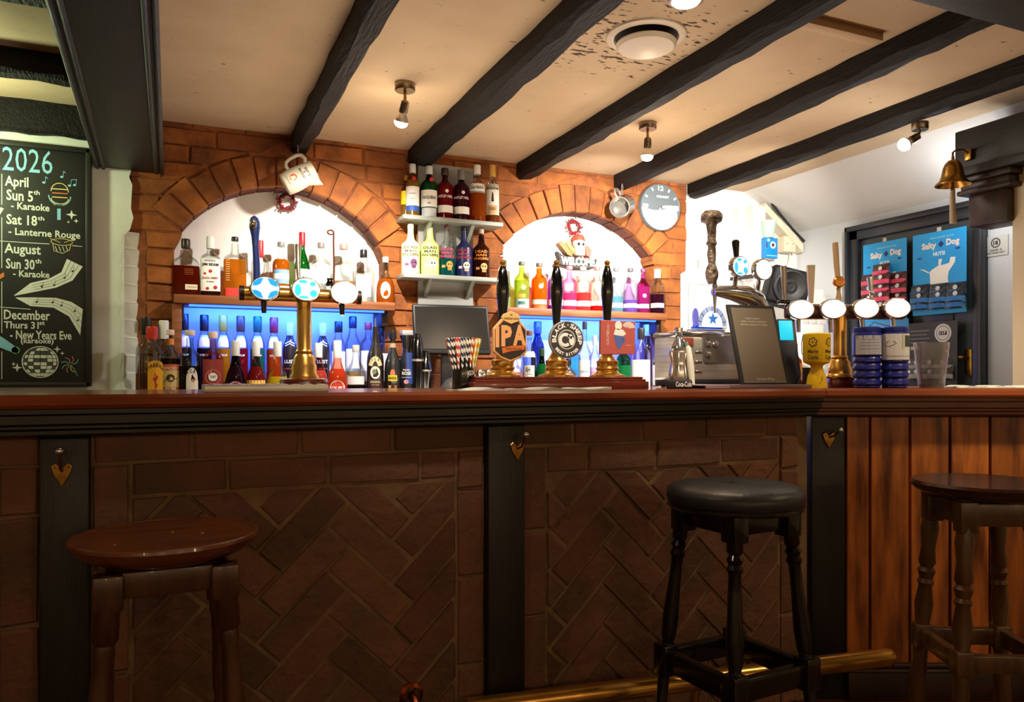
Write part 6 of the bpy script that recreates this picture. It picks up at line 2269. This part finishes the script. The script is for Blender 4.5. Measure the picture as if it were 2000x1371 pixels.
# ---- snack cards and packets hung on the door
XD = XR - .066
def snack_card(pxa, pxb, py_top, py_bot, label, dog=True, strip=None, small=False):
    ya, da = atx(pxa, XD)
    yb, db = atx(pxb, XD)
    zt_ = (zat(py_top[0], da) + zat(py_top[1], db)) / 2
    zb_ = (zat(py_bot[0], da) + zat(py_bot[1], db)) / 2
    w_, h_ = ya - yb, zt_ - zb_
    t = thing('snack_card', label, 'card', (XD, ya, zb_), -PI / 2, 'blue snack cards on the door')
    MB().rbox(0, w_, -.0015, .0015, 0, h_, .001, 1).build('card', mat('card_blue', (16, 146, 214), .5, col2=(20, 156, 222), ns=6), t)
    A = Art(t, y=-.0016, eps=.0006)
    A.text('Salty', w_ * .18, w_ * .46, h_ * .78, h_ * .88, (226, 214, 206), .05)
    A.text('Dog', w_ * .64, w_ * .88, h_ * .79, h_ * .89, (226, 214, 206), .05)
    A.poly([(w_ * .49, h_ * .84), (w_ * .545, h_ * .88), (w_ * .60, h_ * .84), (w_ * .545, h_ * .80)], (24, 40, 110))
    A.text('MAN BITES DOG', w_ * .34, w_ * .78, h_ * .915, h_ * .935, (150, 214, 240), .02)
    A.text('NUTS!', w_ * .40, w_ * .62, h_ * .705, h_ * .755, (206, 234, 246), .05)
    for (a, b) in ((.14, .70), (.85, .76)):
        A.disc(w_ * a, h_ * b, w_ * .05, (20, 60, 140), h_ * .012, n=12)
    if dog:
        D = [(.50, .66), (.57, .66), (.54, .585), (.63, .59), (.70, .60), (.72, .665), (.81, .66), (.80, .60), (.74, .545), (.69, .50), (.67, .42), (.70, .32), (.75, .22), (.80, .16), (.76, .08), (.42, .08), (.38, .20), (.35, .34), (.34, .47), (.33, .515), (.22, .56), (.14, .565), (.24, .535), (.31, .505), (.38, .545), (.50, .585)]
        A.up(); A.poly([(a * w_, b * h_) for a, b in D], (232, 232, 226))
        A.up(); A.stroke([(.47 * w_, .20 * h_), (.52 * w_, .26 * h_), (.58 * w_, .21 * h_), (.66 * w_, .26 * h_), (.72 * w_, .19 * h_)], .002, (30, 30, 40))
    else:
        A.up(); A.poly([(.60 * w_, .45 * h_), (.70 * w_, .60 * h_), (.78 * w_, .60 * h_), (.66 * w_, .40 * h_)], (226, 230, 230))
    A.done('print')
    MB().rbox(w_ * .46, w_ * .54, .0, .004, h_ - .004, h_ + .02, .001, 1).build('hanger', mat('hanger_pale', (190, 184, 170), .6), t)
    return t, w_, h_, ya, zb_


def packet_mesh(m0, m1):
    """one foil packet, pillow shaped; body and band meshes share this outline"""
    n, k = 8, 6
    vs, fs = [], []
    wv, hv = .105, .066
    for sgn in (-1, 1):
        for j in range(k + 1):
            for i in range(n + 1):
                u_, v_ = i / n, j / k
                b_ = (math.sin(PI * u_) * math.sin(PI * v_)) ** .5 if 0 < u_ < 1 and 0 < v_ < 1 else 0
                vs.append(((u_ - .5) * wv + .002 * math.sin(9 * v_), sgn * .013 * b_ + .002 * math.sin(14 * u_ + 5 * v_) * (1 if b_ else .3), v_ * hv))
    s_ = (n + 1) * (k + 1)
    for j in range(k):
        for i in range(n):
            a = j * (n + 1) + i
            fs.append((a, a + 1, a + n + 2, a + n + 1))
            fs.append((s_ + a + n + 1, s_ + a + n + 2, s_ + a + 1, s_ + a))
    me = MB().add(vs, fs).mesh('packet', m0, 60)
    # printed band across the lower part
    vb, fb = [], []
    for j in range(3):
        for i in range(n + 1):
            u_, v_ = i / n, .10 + .16 * j
            b_ = (math.sin(PI * u_) * math.sin(PI * v_)) ** .5 if 0 < u_ < 1 else 0
            vb.append(((u_ - .5) * wv * .98 + .002 * math.sin(9 * v_), -.013 * b_ - .0025, v_ * hv))
    for j in range(2):
        for i in range(n):
            a = j * (n + 1) + i
            fb.append((a, a + 1, a + n + 2, a + n + 1))
    mb_ = MB().add(vb, fb).mesh('band', m1, 60)
    spot = Art(None, y=0)
    return me, mb_


PKP = packet_mesh(mat('foil_plum', (66, 22, 30), .3), mat('foil_pink', (206, 64, 96), .35))
PKN = packet_mesh(mat('foil_navy', (20, 32, 46), .3), mat('foil_sky', (30, 110, 180), .35))
PKK = packet_mesh(mat('foil_black', (34, 34, 36), .35), mat('foil_silver', (150, 150, 150), .4))
SPM = MB().lathe([(.012, 0), (.008, .002), (.001, .0025)], 12, M=Matrix.Translation((.006, -.0135, .040)) @ Matrix.Rotation(PI / 2, 4, 'X')).mesh('emblem', mat('emblem_pale', (190, 196, 200), .4))


ORD = ['topmost', 'second from the top', 'third from the top', 'fourth from the top', 'lowest']


def packets(me2, pos, label, group):
    for n_, (px, py, k) in enumerate(pos):
        y, d = atx(px, XD - .012 - .010 * k)
        t = thing('snack_packet', label % (ORD[n_ % 5] if n_ < len(pos) - 1 else 'lowest'), 'packet', (XD - .014 - .010 * k, y, zat(py, d)), rot=(math.radians(-6), 0, -PI / 2), group=group)
        for nm, me in (('pouch', me2[0]), ('band', me2[1]), ('emblem', SPM)):
            o = bpy.data.objects.new(nm, me)
            C.objects.link(o)
            o.parent = t


snack_card(1686, 1771, (482, 461), (634, 618), 'blue snack card with plum and pink packets still on it', dog=False)
snack_card(1783, 1888, (464, 438), (620, 606), 'large blue snack card showing the body of a white dog', dog=True)
packets(PKP, [(1697, 560 + i * 18, i % 2) for i in range(0, 4)], 'plum foil packet in the outer column of the first snack card, %s', 'plum packets on the first snack card')
packets(PKP, [(1720, 540 + i * 17, 2 + i % 2) for i in range(0, 5)], 'plum foil packet in the middle column of the first snack card, %s', 'plum packets on the first snack card')
packets(PKP, [(1753, 556 + i * 18, i % 2) for i in range(0, 4)], 'plum foil packet in the column nearest the dog card, %s', 'plum packets on the first snack card')
for j, px in enumerate((1795, 1832, 1866)):
    packets(PKN, [(px, 582 + i * 12 - j * 2, i % 2) for i in range(0, 3)], 'navy foil packet under the white dog, column ' + ('beside the plum packets', 'below the dog print', 'nearest the door edge')[j] + ', %s', 'navy packets under the white dog')
# lower cards
y, d = atx(1690, XD); y2, _ = atx(1775, XD)
t = thing('snack_card', 'small plain blue card hanging low behind the blue charity jars', 'card', (XD, y, zat(700, d)), -PI / 2, 'blue snack cards on the door')
MB().rbox(0, y - y2, -.0015, .0015, 0, zat(628, d) - zat(700, d), .001, 1).build('card', mat('card_sky', (60, 140, 200), .5), t)
y, d = atx(1775, XD - .01); y2, _ = atx(1870, XD - .01)
t = thing('crisp_card', 'dark grey card with a round white emblem hanging low on the door', 'card', (XD - .01, y, zat(755, d)), -PI / 2)
wk, hk_ = y - y2, zat(632, d) - zat(755, d)
MB().rbox(0, wk, -.0015, .0015, 0, hk_, .001, 1).build('card', mat('card_charcoal', (52, 52, 52), .6), t)
A = Art(t, y=-.0016, eps=.0006)
A.disc(wk * .72, hk_ * .82, wk * .17, (206, 206, 204)); A.up()
A.arc(wk * .72, hk_ * .82, wk * .13, 0, 2 * PI, .003, (90, 90, 90)); A.rect(wk * .64, wk * .80, hk_ * .79, hk_ * .85, BLK); A.up()
A.text('117', wk * .66, wk * .78, hk_ * .80, hk_ * .84, W, .03)
for k in range(4):
    A.rect(wk * .05, wk * (.45 - .05 * (k % 2)), hk_ * (.86 - .06 * k), hk_ * (.88 - .06 * k), (110, 110, 108))
A.rect(wk * .05, wk * .25, hk_ * .58, hk_ * .63, (180, 180, 176))
A.disc(wk * .40, hk_ * .47, wk * .06, BLK); A.disc(wk * .70, hk_ * .47, wk * .06, BLK)
A.done('print')
for j in range(3):
    packets(PKK, [(1790 + j * 26, 724 + i * 18, i % 2) for i in range(2)], 'black foil packet on the charcoal card, ' + ('by the blue jar', 'in the middle', 'behind the pint glass')[j] + ', %s', 'black packets on the charcoal card')
# 18 sign on the side wall
y, d = atx(1922, XR - .004); y2, d2 = atx(1969, XR - .004)
t = thing('age_sign', 'small white under-18 notice on the side wall past the door', 'sign', (XR - .003, y, zat(500, (d + d2) / 2)), -PI / 2)
wk, hk_ = y - y2, zat(461, (d + d2) / 2) - zat(500, (d + d2) / 2)
MB().rbox(0, wk, -.002, .002, 0, hk_, .001, 1).build('plate', mat('plate_white', (206, 204, 198), .5), t)
A = Art(t, y=-.0022, eps=.0006)
A.arc(wk * .5, hk_ * .66, hk_ * .22, 0, 2 * PI, .005, (40, 40, 44)); A.ctext('18', wk * .5, hk_ * .66, hk_ * .24, hk_ * .22, (40, 40, 44), .04)
A.ctext('UNDER 18', wk * .5, hk_ * .30, wk * .5, hk_ * .09, (60, 60, 64), .03); A.ctext('SOFT DRINKS ONLY', wk * .5, hk_ * .16, wk * .75, hk_ * .09, (60, 60, 64), .03)
A.done()

# ---- brass bell on its bracket
xb_, db = 2.80, 0
yb = 2.10
yb, db = atx(1861, 2.80)
t = thing('bar_bell', 'brass bell with a pale rope hanging from a bracket on the dark header', 'bell', (2.80, yb, 0))
z = lambda py: zat(py, db)
s_ = db / F
MB().lathe([(32 * s_, z(362)), (31 * s_, z(359)), (24 * s_, z(353)), (20 * s_, z(342)), (17.5 * s_, z(328)), (14 * s_, z(320)), (9 * s_, z(314)), (3 * s_, z(312)), (3 * s_, z(306))], 28, cap=False).build('bell', BRASSO, t)
MB().tube([(0, 0, z(312)), (0, 0, z(298)), (.02, 0, z(291)), (.06, .0, z(289)), (.10, .0, z(296))], [.004, .004, .004, .004, .006], 8).build('bracket', BRASSO, t)
MB().rbox(.085, .101, -.014, .014, z(308), z(286), .003).build('bracket_plate', BRASSO, t)
MB().tube([(0, 0, z(345)), (.001, 0, z(364)), (-.002, 0, z(372))], [.003, .006, .008], 8).build('clapper', BRASSO, t)
MB().tube([(0, 0, z(370)), (-.002, 0, z(385)), (-.001, 0, z(410)), (.003, 0, z(436))], [.008, .010, .011, .013], 10).build('rope', mat('rope_pale', (176, 160, 136), .9), t)
# ================================================================== CHALKBOARD
YCB = YW - .050
xr_, dr_ = aty(177, YCB)
zb_c = zat(752, dr_)
x00 = -.95
t = thing('chalkboard', 'black chalkboard of 2026 music dates in coloured chalk pen on the grey wall', 'chalkboard', (x00, YCB, zb_c))
zt_c = zat(294, dr_) - zb_c
wB = xr_ - x00
MB().rbox(.0, wB, -.004, .02, 0, zt_c, .003).build('board', mat('board_black', (24, 27, 24), .55, col2=(32, 35, 31), ns=5), t)
FRM = mat('board_frame', (30, 32, 28), .45)
MB().rbox(wB - .018, wB + .004, -.014, .022, -.004, zt_c + .004, .004).build('frame', FRM, t)
MB().rbox(0, wB, -.014, .022, zt_c - .016, zt_c + .006, .004).build('frame', FRM, t)
MB().rbox(0, wB, -.014, .022, -.006, .012, .004).build('frame', FRM, t)
A = Art(t, y=-.0045, eps=.0003, rough=.8)


def c(px, py):
    xx, dd = aty(px, YCB)
    return (xx - x00, zat(py, dd) - zb_c)


def tx(s, x0, x1, y0, y1, col, bold=.02):
    """written between two sight lines; the baseline follows the board"""
    a, b = c(x0, y1), c(x1, y0)
    m = c((x0 + x1) / 2, y1)[1]; n = c((x0 + x1) / 2, y0)[1]
    A.text(s, a[0], b[0], m, n, col, bold)


CH = (214, 218, 208)
CB = (130, 190, 214)
CO, CG, CYL, CP = (214, 120, 60), (120, 190, 130), (214, 200, 120), (206, 130, 150)
tx('2026', 5, 103, 291, 337, CB, .0)
tx('April', 10, 56, 345, 371, CH)
tx('Sun 5', 13, 65, 372, 393, CH)
tx('th', 66, 78, 372, 381, CH)
tx('- Karaoke', 22, 97, 397, 411, CH)
tx('Sat 18', 13, 73, 420, 440, CH)
tx('th', 74, 87, 423, 431, CH)
tx('- Lanterne Rouge', 17, 157, 449, 467, CH)
tx('August', 9, 80, 477, 502, CH)
tx('Sun 30', 12, 68, 506, 526, CH)
tx('th', 69, 81, 506, 515, CH)
tx('- Karaoke', 26, 97, 529, 542, CH)
tx('December', 8, 98, 606, 625, CH)
tx('Thurs 31', 8, 76, 628, 642, CH)
tx('st', 77, 88, 628, 635, CH)
tx('- New Years Eve', 20, 140, 646, 663, CH)
tx('(karaoke)', 41, 105, 660, 674, CH)
for (a, b) in (((4, 340), (4, 400)), ((4, 425), (4, 524)), ((4, 550), (4, 650)), ((4, 686), (4, 740)), ((0, 471), (97, 477)), ((141, 480), (161, 482)), ((0, 600), (60, 604))):
    A.stroke([c(*a), c(*b)], .0025, CH)
# staves
up_ = [(28, 577), (60, 553), (95, 545), (120, 532), (131, 506)]
lo_ = [(28, 578), (70, 570), (110, 562), (142, 548), (162, 521)]
A.poly([c(*p) for p in up_ + lo_[::-1]], CH)
up2 = [(31, 581), (70, 581), (110, 582), (140, 590), (162, 604)]
lo2 = [(31, 582), (60, 598), (105, 601), (135, 618), (157, 655)]
A.poly([c(*p) for p in up2 + lo2[::-1]], CH)
A.up()
for k in (.25, .5, .75):
    for (u1, l1) in ((up_, lo_), (up2, lo2)):
        A.stroke([c(p[0] + (q[0] - p[0]) * k, p[1] + (q[1] - p[1]) * k) for p, q in zip(u1[1:], l1[1:])], .0012, (40, 44, 40))
for (px, py) in ((82, 560), (106, 557), (126, 543), (142, 530), (72, 590), (103, 591), (120, 597), (146, 608), (152, 626)):
    A.disc(*c(px, py), .004, (40, 44, 40), n=10)
    q = c(px, py)
    A.stroke([(q[0] + .0035, q[1]), (q[0] + .0045, q[1] + .018)], .0014, (40, 44, 40))
# microphone
A.arc(*c(117, 375), .030, 0, PI, .003, CYL, rz=.034)
for yy in (372, 380, 388):
    A.stroke([c(102, yy - 3), c(132, yy - 1)], .004, CYL if yy != 380 else CO)
A.arc(*c(117, 383), .038, PI, 2 * PI, .004, CB, rz=.038)
A.arc(*c(117, 388), .030, PI, 2 * PI, .003, CYL, rz=.022)
A.poly([c(112, 408), c(119, 408), c(119, 430), c(112, 430)], CB)
A.stroke([c(105, 400), c(124, 402)], .003, CO)
# notes
for (px, py, two) in ((86, 357, 0), (121, 346, 0), (136, 363, 1), (146, 362, 2)):
    q = c(px, py)
    A.disc(q[0], q[1], .006, CB, .0045, n=10)
    A.stroke([(q[0] + .005, q[1]), (q[0] + .006, q[1] + .024)], .0016, CB)
    if two != 2:
        A.stroke([(q[0] + .006, q[1] + .024), (q[0] + (.014 if not two else .027), q[1] + (.016 if not two else .026))], .0022, CB)


def sparkle(px, py, k, col):
    q = c(px, py)
    A.poly([(q[0], q[1] + k), (q[0] + k * .22, q[1] + k * .22), (q[0] + k, q[1]), (q[0] + k * .22, q[1] - k * .22), (q[0], q[1] - k), (q[0] - k * .22, q[1] - k * .22), (q[0] - k, q[1]), (q[0] - k * .22, q[1] + k * .22)], col)


for (px, py, k) in ((140, 420, .020), (149, 432, .010), (134, 434, .006), (34, 718, .018), (27, 711, .009), (112, 682, .014), (122, 690, .008)):
    sparkle(px, py, k, CH)
# drum
A.stroke([c(103, 474), c(106, 490), c(122, 495), c(136, 489), c(139, 476)], .0025, CYL)
A.arc(*c(121, 473), .038, 0, 2 * PI, .0022, CYL, rz=.013)
for px in (108, 115, 122, 129):
    A.stroke([c(px, 481), c(px + 4, 491)], .0022, CH)
A.stroke([c(98, 466), c(118, 474)], .002, CYL); A.stroke([c(146, 467), c(126, 474)], .002, CYL)
# mirror ball
q = c(79, 707)
Rb = c(114, 707)[0] - q[0]
A.arc(q[0], q[1], Rb, 0, 2 * PI, .003, CH, n=28)
rnd = random.Random(3)
for j in range(-4, 4):
    for i in range(-4, 4):
        z0, z1 = j / 4.3, (j + 1) / 4.3
        if max(abs(z0), abs(z1)) > .96:
            continue
        k0, k1 = math.sqrt(1 - z0 * z0), math.sqrt(1 - z1 * z1)
        f_ = lambda i_: math.sin(i_ / 4.0 * PI / 2)
        a, b = f_(i) + .02, f_(i + 1) - .02
        A.poly([(q[0] + Rb * a * k0, q[1] + Rb * (z0 + .02)), (q[0] + Rb * b * k0, q[1] + Rb * (z0 + .02)), (q[0] + Rb * b * k1, q[1] + Rb * (z1 - .02)), (q[0] + Rb * a * k1, q[1] + Rb * (z1 - .02))],
               CH if rnd.random() < .72 else (70, 76, 72))
# firework sprig
for i, col in enumerate((CG, CO, CP, CB, CG, CO, CYL)):
    a = .3 + i * .75
    q = c(138, 712)
    A.stroke([(q[0] + .006 * math.cos(a), q[1] + .006 * math.sin(a)), (q[0] + .022 * math.cos(a), q[1] + .022 * math.sin(a)), (q[0] + .034 * math.cos(a + .35), q[1] + .034 * math.sin(a + .35))], .0026, col)
A.stroke([c(138, 712), c(146, 722), c(152, 735)], .002, CG)
# edge drawings that run out of the frame
A.poly([c(-6, 655), c(4, 658), c(32, 678), c(38, 684), c(34, 690), c(24, 688), c(-6, 676)], CB)
A.disc(*c(31, 684), .014, CG, n=14)
A.poly([c(-6, 540), c(8, 532), c(9, 540), c(-6, 550)], CO)
A.poly([c(-6, 415), c(2, 405), (c(8, 408)), c(-2, 424)], CH)
A.done('chalk_drawing_lettering')  # these meshes hold the chalk drawings as well as the written dates

# ================================================================== CEILING FITTINGS
def swivel(px, py_base, label, bulb_dir, zbase=CEIL, r=.038, drop=.075, dbase=None, stem_to=(0, 0)):
    d = (zbase - EYE) * F / (CY - py_base)
    x, y = atd(px, d)
    t = thing('ceiling_spotlight', label, 'spotlight', (x, y, zbase), 0, 'swivel ceiling spotlights')
    MB().lathe([(r, 0), (r, -.026), (r * .94, -.029), (.001, -.029)], 28, cap=False).build('ceiling_rose', NICKEL, t)
    j = Vector((stem_to[0], stem_to[1], -drop))
    MB().tube([(0, 0, -.026), (stem_to[0] * .3, stem_to[1] * .3, -.045), j], .0055, 10).build('stem', BRASSO, t)
    b = Vector(bulb_dir).normalized()
    q = b.to_track_quat('Z', 'Y').to_matrix().to_4x4()
    Mh = Matrix.Translation(j) @ q
    MB().lathe([(.010, -.012), (.0155, -.006), (.0165, .030), (.0155, .034)], 20, M=Mh).build('lamp_holder', NICKEL, t)
    bl = MB().lathe([(.012, .032), (.015, .040), (.024, .056), (.026, .066)], 22, M=Mh, cap=False).build('bulb', mat('bulb_silver', (226, 220, 210), .2, .6), t)
    MB().lathe([(.026, .066), (.0245, .076), (.018, .084), (.008, .088), (.001, .089)], 22, M=Mh, cap=False).build('bulb_glass', BULB, bl)
    return t


swivel(791, 163, 'swivel spotlight on the ceiling aimed into the whisky arch', (-.10, .42, -.9))
swivel(1265, 240, 'swivel spotlight on the ceiling above the glass tankard, bulb hanging down', (.0, .06, -1))
swivel(1797, 240, 'swivel spotlight tucked beside the last beam near the brass bell', (-.72, .10, -.42), zbase=2.012, r=.032, drop=.06, stem_to=(-.02, 0))
# round extractor vent
d = (CEIL - EYE) * F / (CY - 70)
x, y = atd(1262, d)
t = thing('air_vent', 'round cream disc valve air vent in the ceiling between two beams', 'vent', (x, y, CEIL))
VC = mat('vent_cream', (220, 206, 184), .4)
MB().lathe([(.128, 0), (.126, -.006), (.112, -.012), (.104, -.010), (.100, -.002)], 40, cap=False).build('rim', VC, t)
MB().lathe([(.100, -.001), (.001, -.001)], 40, cap=False).build('throat', mat('vent_dark', (40, 34, 30), .8), t)
MB().lathe([(.096, -.026), (.097, -.030), (.088, -.040), (.04, -.047), (.001, -.048)], 40, cap=False).lathe([(.096, -.026), (.001, -.024)], 40, cap=False).cyl((0, 0, -.002), (0, 0, -.03), .02).build('disc', VC, t)
# bare bulb at the top edge
d = (CEIL - EYE) * F / (CY + 4)
x, y = atd(1340, d)
t = thing('ceiling_downlight', 'round glowing ceiling light cut by the top edge above the air vent', 'light', (x, y, CEIL))
MB().lathe([(.052, 0), (.050, -.008), (.042, -.010), (.040, -.004)], 30, cap=False).build('rim', NICKEL, t)
MB().lathe([(.041, -.006), (.036, -.016), (.02, -.022), (.001, -.024)], 26, cap=False).build('bulb_glass', BULB, t)

# ================================================================== STOOLS
def turned(p0, p1, prof, m, parent, name='leg', n=14):
    """a turned leg from p0 (top) to p1 (foot): prof of (fraction, radius)"""
    p0, p1 = Vector(p0), Vector(p1)
    L = (p1 - p0).length
    q = (p1 - p0).normalized().to_track_quat('Z', 'Y').to_matrix().to_4x4()
    return MB().lathe([(r, f * L) for f, r in prof], n, M=Matrix.Translation(p0) @ q).build(name, m, parent)


# round wooden stool
d = 1.39
x, y = atd(325, d)
zs_ = zat(1040, d)
t = thing('bar_stool', 'round wooden bar stool with a polished dished seat before the brick panel', 'stool', (x, y, 0))
MB().lathe([(.001, zs_ - .038), (.118, zs_ - .038), (.138, zs_ - .030), (.151, zs_ - .020), (.157, zs_ - .012), (.159, zs_ - .007), (.158, zs_ - .002), (.155, zs_), (.148, zs_ - .0005), (.146, zs_ - .002), (.10, zs_ - .004), (.001, zs_ - .005)], 56, cap=False).build('seat', SEATW, t, ang=22)
for (ax_, ay_) in ((.30, -.05), (-.40, -.3), (.05, .10)):
    MB().cyl((ax_ * .2, ay_ * .2, zs_ - .005), (ax_ * .2, ay_ * .2, zs_ - .0025), .003).build('seat_plug', mat('plug_pale', (160, 120, 80), .4), t)
PR = [(0, .019), (.16, .021), (.17, .016), (.19, .0175), (.21, .015), (.30, .017), (.42, .022), (.46, .019), (.475, .0235), (.49, .018), (.505, .0225), (.52, .018), (.62, .017), (.70, .022), (.72, .016), (.74, .022), (.86, .021), (.87, .016), (1, .012)]
rz = 0.04
cr_, sr_ = math.cos(rz), math.sin(rz)


def rot2(a, b, c_, s_):
    return a * c_ - b * s_, a * s_ + b * c_


LP = []
for (a, b) in ((-.088, -.088), (.088, -.088), (-.088, .088), (.088, .088)):
    u0, v0 = rot2(a, b, cr_, sr_)
    u1, v1 = rot2(a * 1.55, b * 1.5, cr_, sr_)
    turned((u0, v0, zs_ - .045), (u1, v1, 0), PR, LEGW, t)
    LP.append((u0, v0, u1, v1))
    Mx = Matrix.Translation((u0 * 1.03, v0 * 1.03, 0)) @ Matrix.Rotation(rz, 4, 'Z')
    MB().rbox(-.023, .023, -.020, .020, zs_ - .105, zs_ - .044, .005, M=Mx).build('leg_block', LEGW, t)
for k, (i, j) in enumerate(((0, 1), (1, 3), (3, 2), (2, 0))):
    a, b = LP[i], LP[j]
    p, q = Vector((a[0], a[1], 0)), Vector((b[0], b[1], 0))
    ang = math.atan2(q.y - p.y, q.x - p.x)
    Lr = (q - p).length
    Mx = Matrix.Translation(((p.x + q.x) / 2, (p.y + q.y) / 2, 0)) @ Matrix.Rotation(ang, 4, 'Z')
    MB().rbox(-Lr / 2, Lr / 2, -.009, .009, zs_ - .088, zs_ - .044, .003, M=Mx).build('apron', LEGW, t)
    f_ = .70
    p, q = Vector((a[0] + (a[2] - a[0]) * f_, a[1] + (a[3] - a[1]) * f_, zs_ * (1 - f_))), Vector((b[0] + (b[2] - b[0]) * f_, b[1] + (b[3] - b[1]) * f_, zs_ * (1 - f_)))
    MB().tube([p, q], .012, 8).build('stretcher', LEGW, t)


def square_stool(name, label, px, py_seat, d, seat_r, seat_fn, legm, rz, top_a, bot_a, zst, prof, dark=LEGB, apron=None, rail=.05, blk=.024):
    x, y = atd(px, d)
    zs = zat(py_seat, d)
    t = thing(name, label, 'stool', (x, y, 0))
    seat_fn(t, zs)
    c_, s_ = math.cos(rz), math.sin(rz)
    tops, bots, mids = [], [], []
    for (a, b) in ((-1, -1), (1, -1), (1, 1), (-1, 1)):
        u0, v0 = rot2(a * top_a, b * top_a, c_, s_)
        u1, v1 = rot2(a * bot_a, b * bot_a, c_, s_)
        k = (zs - .05 - zst) / (zs - .05)
        mids.append((u0 + (u1 - u0) * k, v0 + (v1 - v0) * k))
        turned((u0, v0, zs - .05), (u1, v1, 0), prof, legm, t)
        um, vm = mids[-1]
        Mx = Matrix.Translation((um, vm, 0)) @ Matrix.Rotation(rz, 4, 'Z')
        MB().rbox(-blk, blk, -blk, blk, zst - rail * .75, zst + rail * .75, .004, M=Mx).build('leg_block', legm, t)
        Mx = Matrix.Translation((u0, v0, 0)) @ Matrix.Rotation(rz, 4, 'Z')
        MB().rbox(-blk, blk, -blk, blk, zs - .115, zs - .04, .004, M=Mx).build('leg_block', legm, t)
        tops.append((u0, v0))
    for i in range(4):
        for (pts_, z0, z1, nm, th) in ((mids, zst - rail / 2, zst + rail / 2, 'stretcher', .012), (tops, zs - .10, zs - .045, 'apron', .009)):
            p, q = Vector((*pts_[i], 0)), Vector((*pts_[(i + 1) % 4], 0))
            ang = math.atan2(q.y - p.y, q.x - p.x)
            L_ = (q - p).length
            Mx = Matrix.Translation(((p.x + q.x) / 2, (p.y + q.y) / 2, 0)) @ Matrix.Rotation(ang, 4, 'Z')
            MB().rbox(-L_ / 2, L_ / 2, -th, th, z0, z1, .003, M=Mx).build(nm, legm, t)
    return t


def black_seat(t, zs):
    MB().lathe([(.001, zs - .055), (.152, zs - .055), (.158, zs - .05), (.158, zs - .043), (.152, zs - .04)], 44, cap=False).build('seat_board', LEGB, t)
    mb = MB().lathe([(.152, zs - .045), (.157, zs - .038), (.161, zs - .025), (.157, zs - .012), (.141, zs - .002), (.10, zs + .004), (.05, zs + .003), (.001, zs + .003)], 44, cap=False)
    rnd = random.Random(4)
    mb.v = [(a + rnd.uniform(-.001, .001), b + rnd.uniform(-.001, .001), c_ + rnd.uniform(-.0012, .0012)) for a, b, c_ in mb.v]
    mb.build('cushion', VINYL, t, ang=60)


PB = [(0, .018), (.12, .018), (.13, .013), (.145, .019), (.16, .014), (.175, .019), (.19, .014), (.25, .014), (.40, .0195), (.46, .018), (.49, .013), (.505, .018), (.52, .013), (.535, .018), (.55, .014), (.62, .014), (.70, .014), (.72, .018), (.74, .013), (.76, .019), (.80, .02), (.90, .018), (.92, .013), (.95, .018), (1, .014)]
square_stool('bar_stool', 'black bar stool with a padded vinyl seat and turned gloss legs over the foot rail', 1435, 945, 1.82, .160, black_seat, LEGB, PI / 4 - .696, .084, .138, .315, PB, rail=.05, blk=.022)


def oak_seat(t, zs):
    MB().lathe([(.001, zs - .036), (.130, zs - .036), (.150, zs - .026), (.160, zs - .016), (.162, zs - .008), (.157, zs - .001), (.12, zs - .002), (.001, zs - .003)], 44, cap=False).build('seat', mat('seat_dark', (64, 30, 20), .22, col2=(48, 22, 14), ns=5, coat=.4), t)


PO = [(0, .017), (.10, .019), (.13, .022), (.20, .017), (.26, .021), (.275, .015), (.29, .022), (.32, .016), (.335, .021), (.35, .016), (.42, .023), (.50, .017), (.52, .021), (.62, .018), (.70, .020), (.80, .022), (.90, .018), (1, .013)]
square_stool('bar_stool', 'oak bar stool with a dark round seat before the pine boards, cut by the frame', 1918, 938, 1.93, .162, oak_seat, LEGO, PI / 4 - .958 - .30, .082, .118, .315, PO, rail=.042, blk=.021)
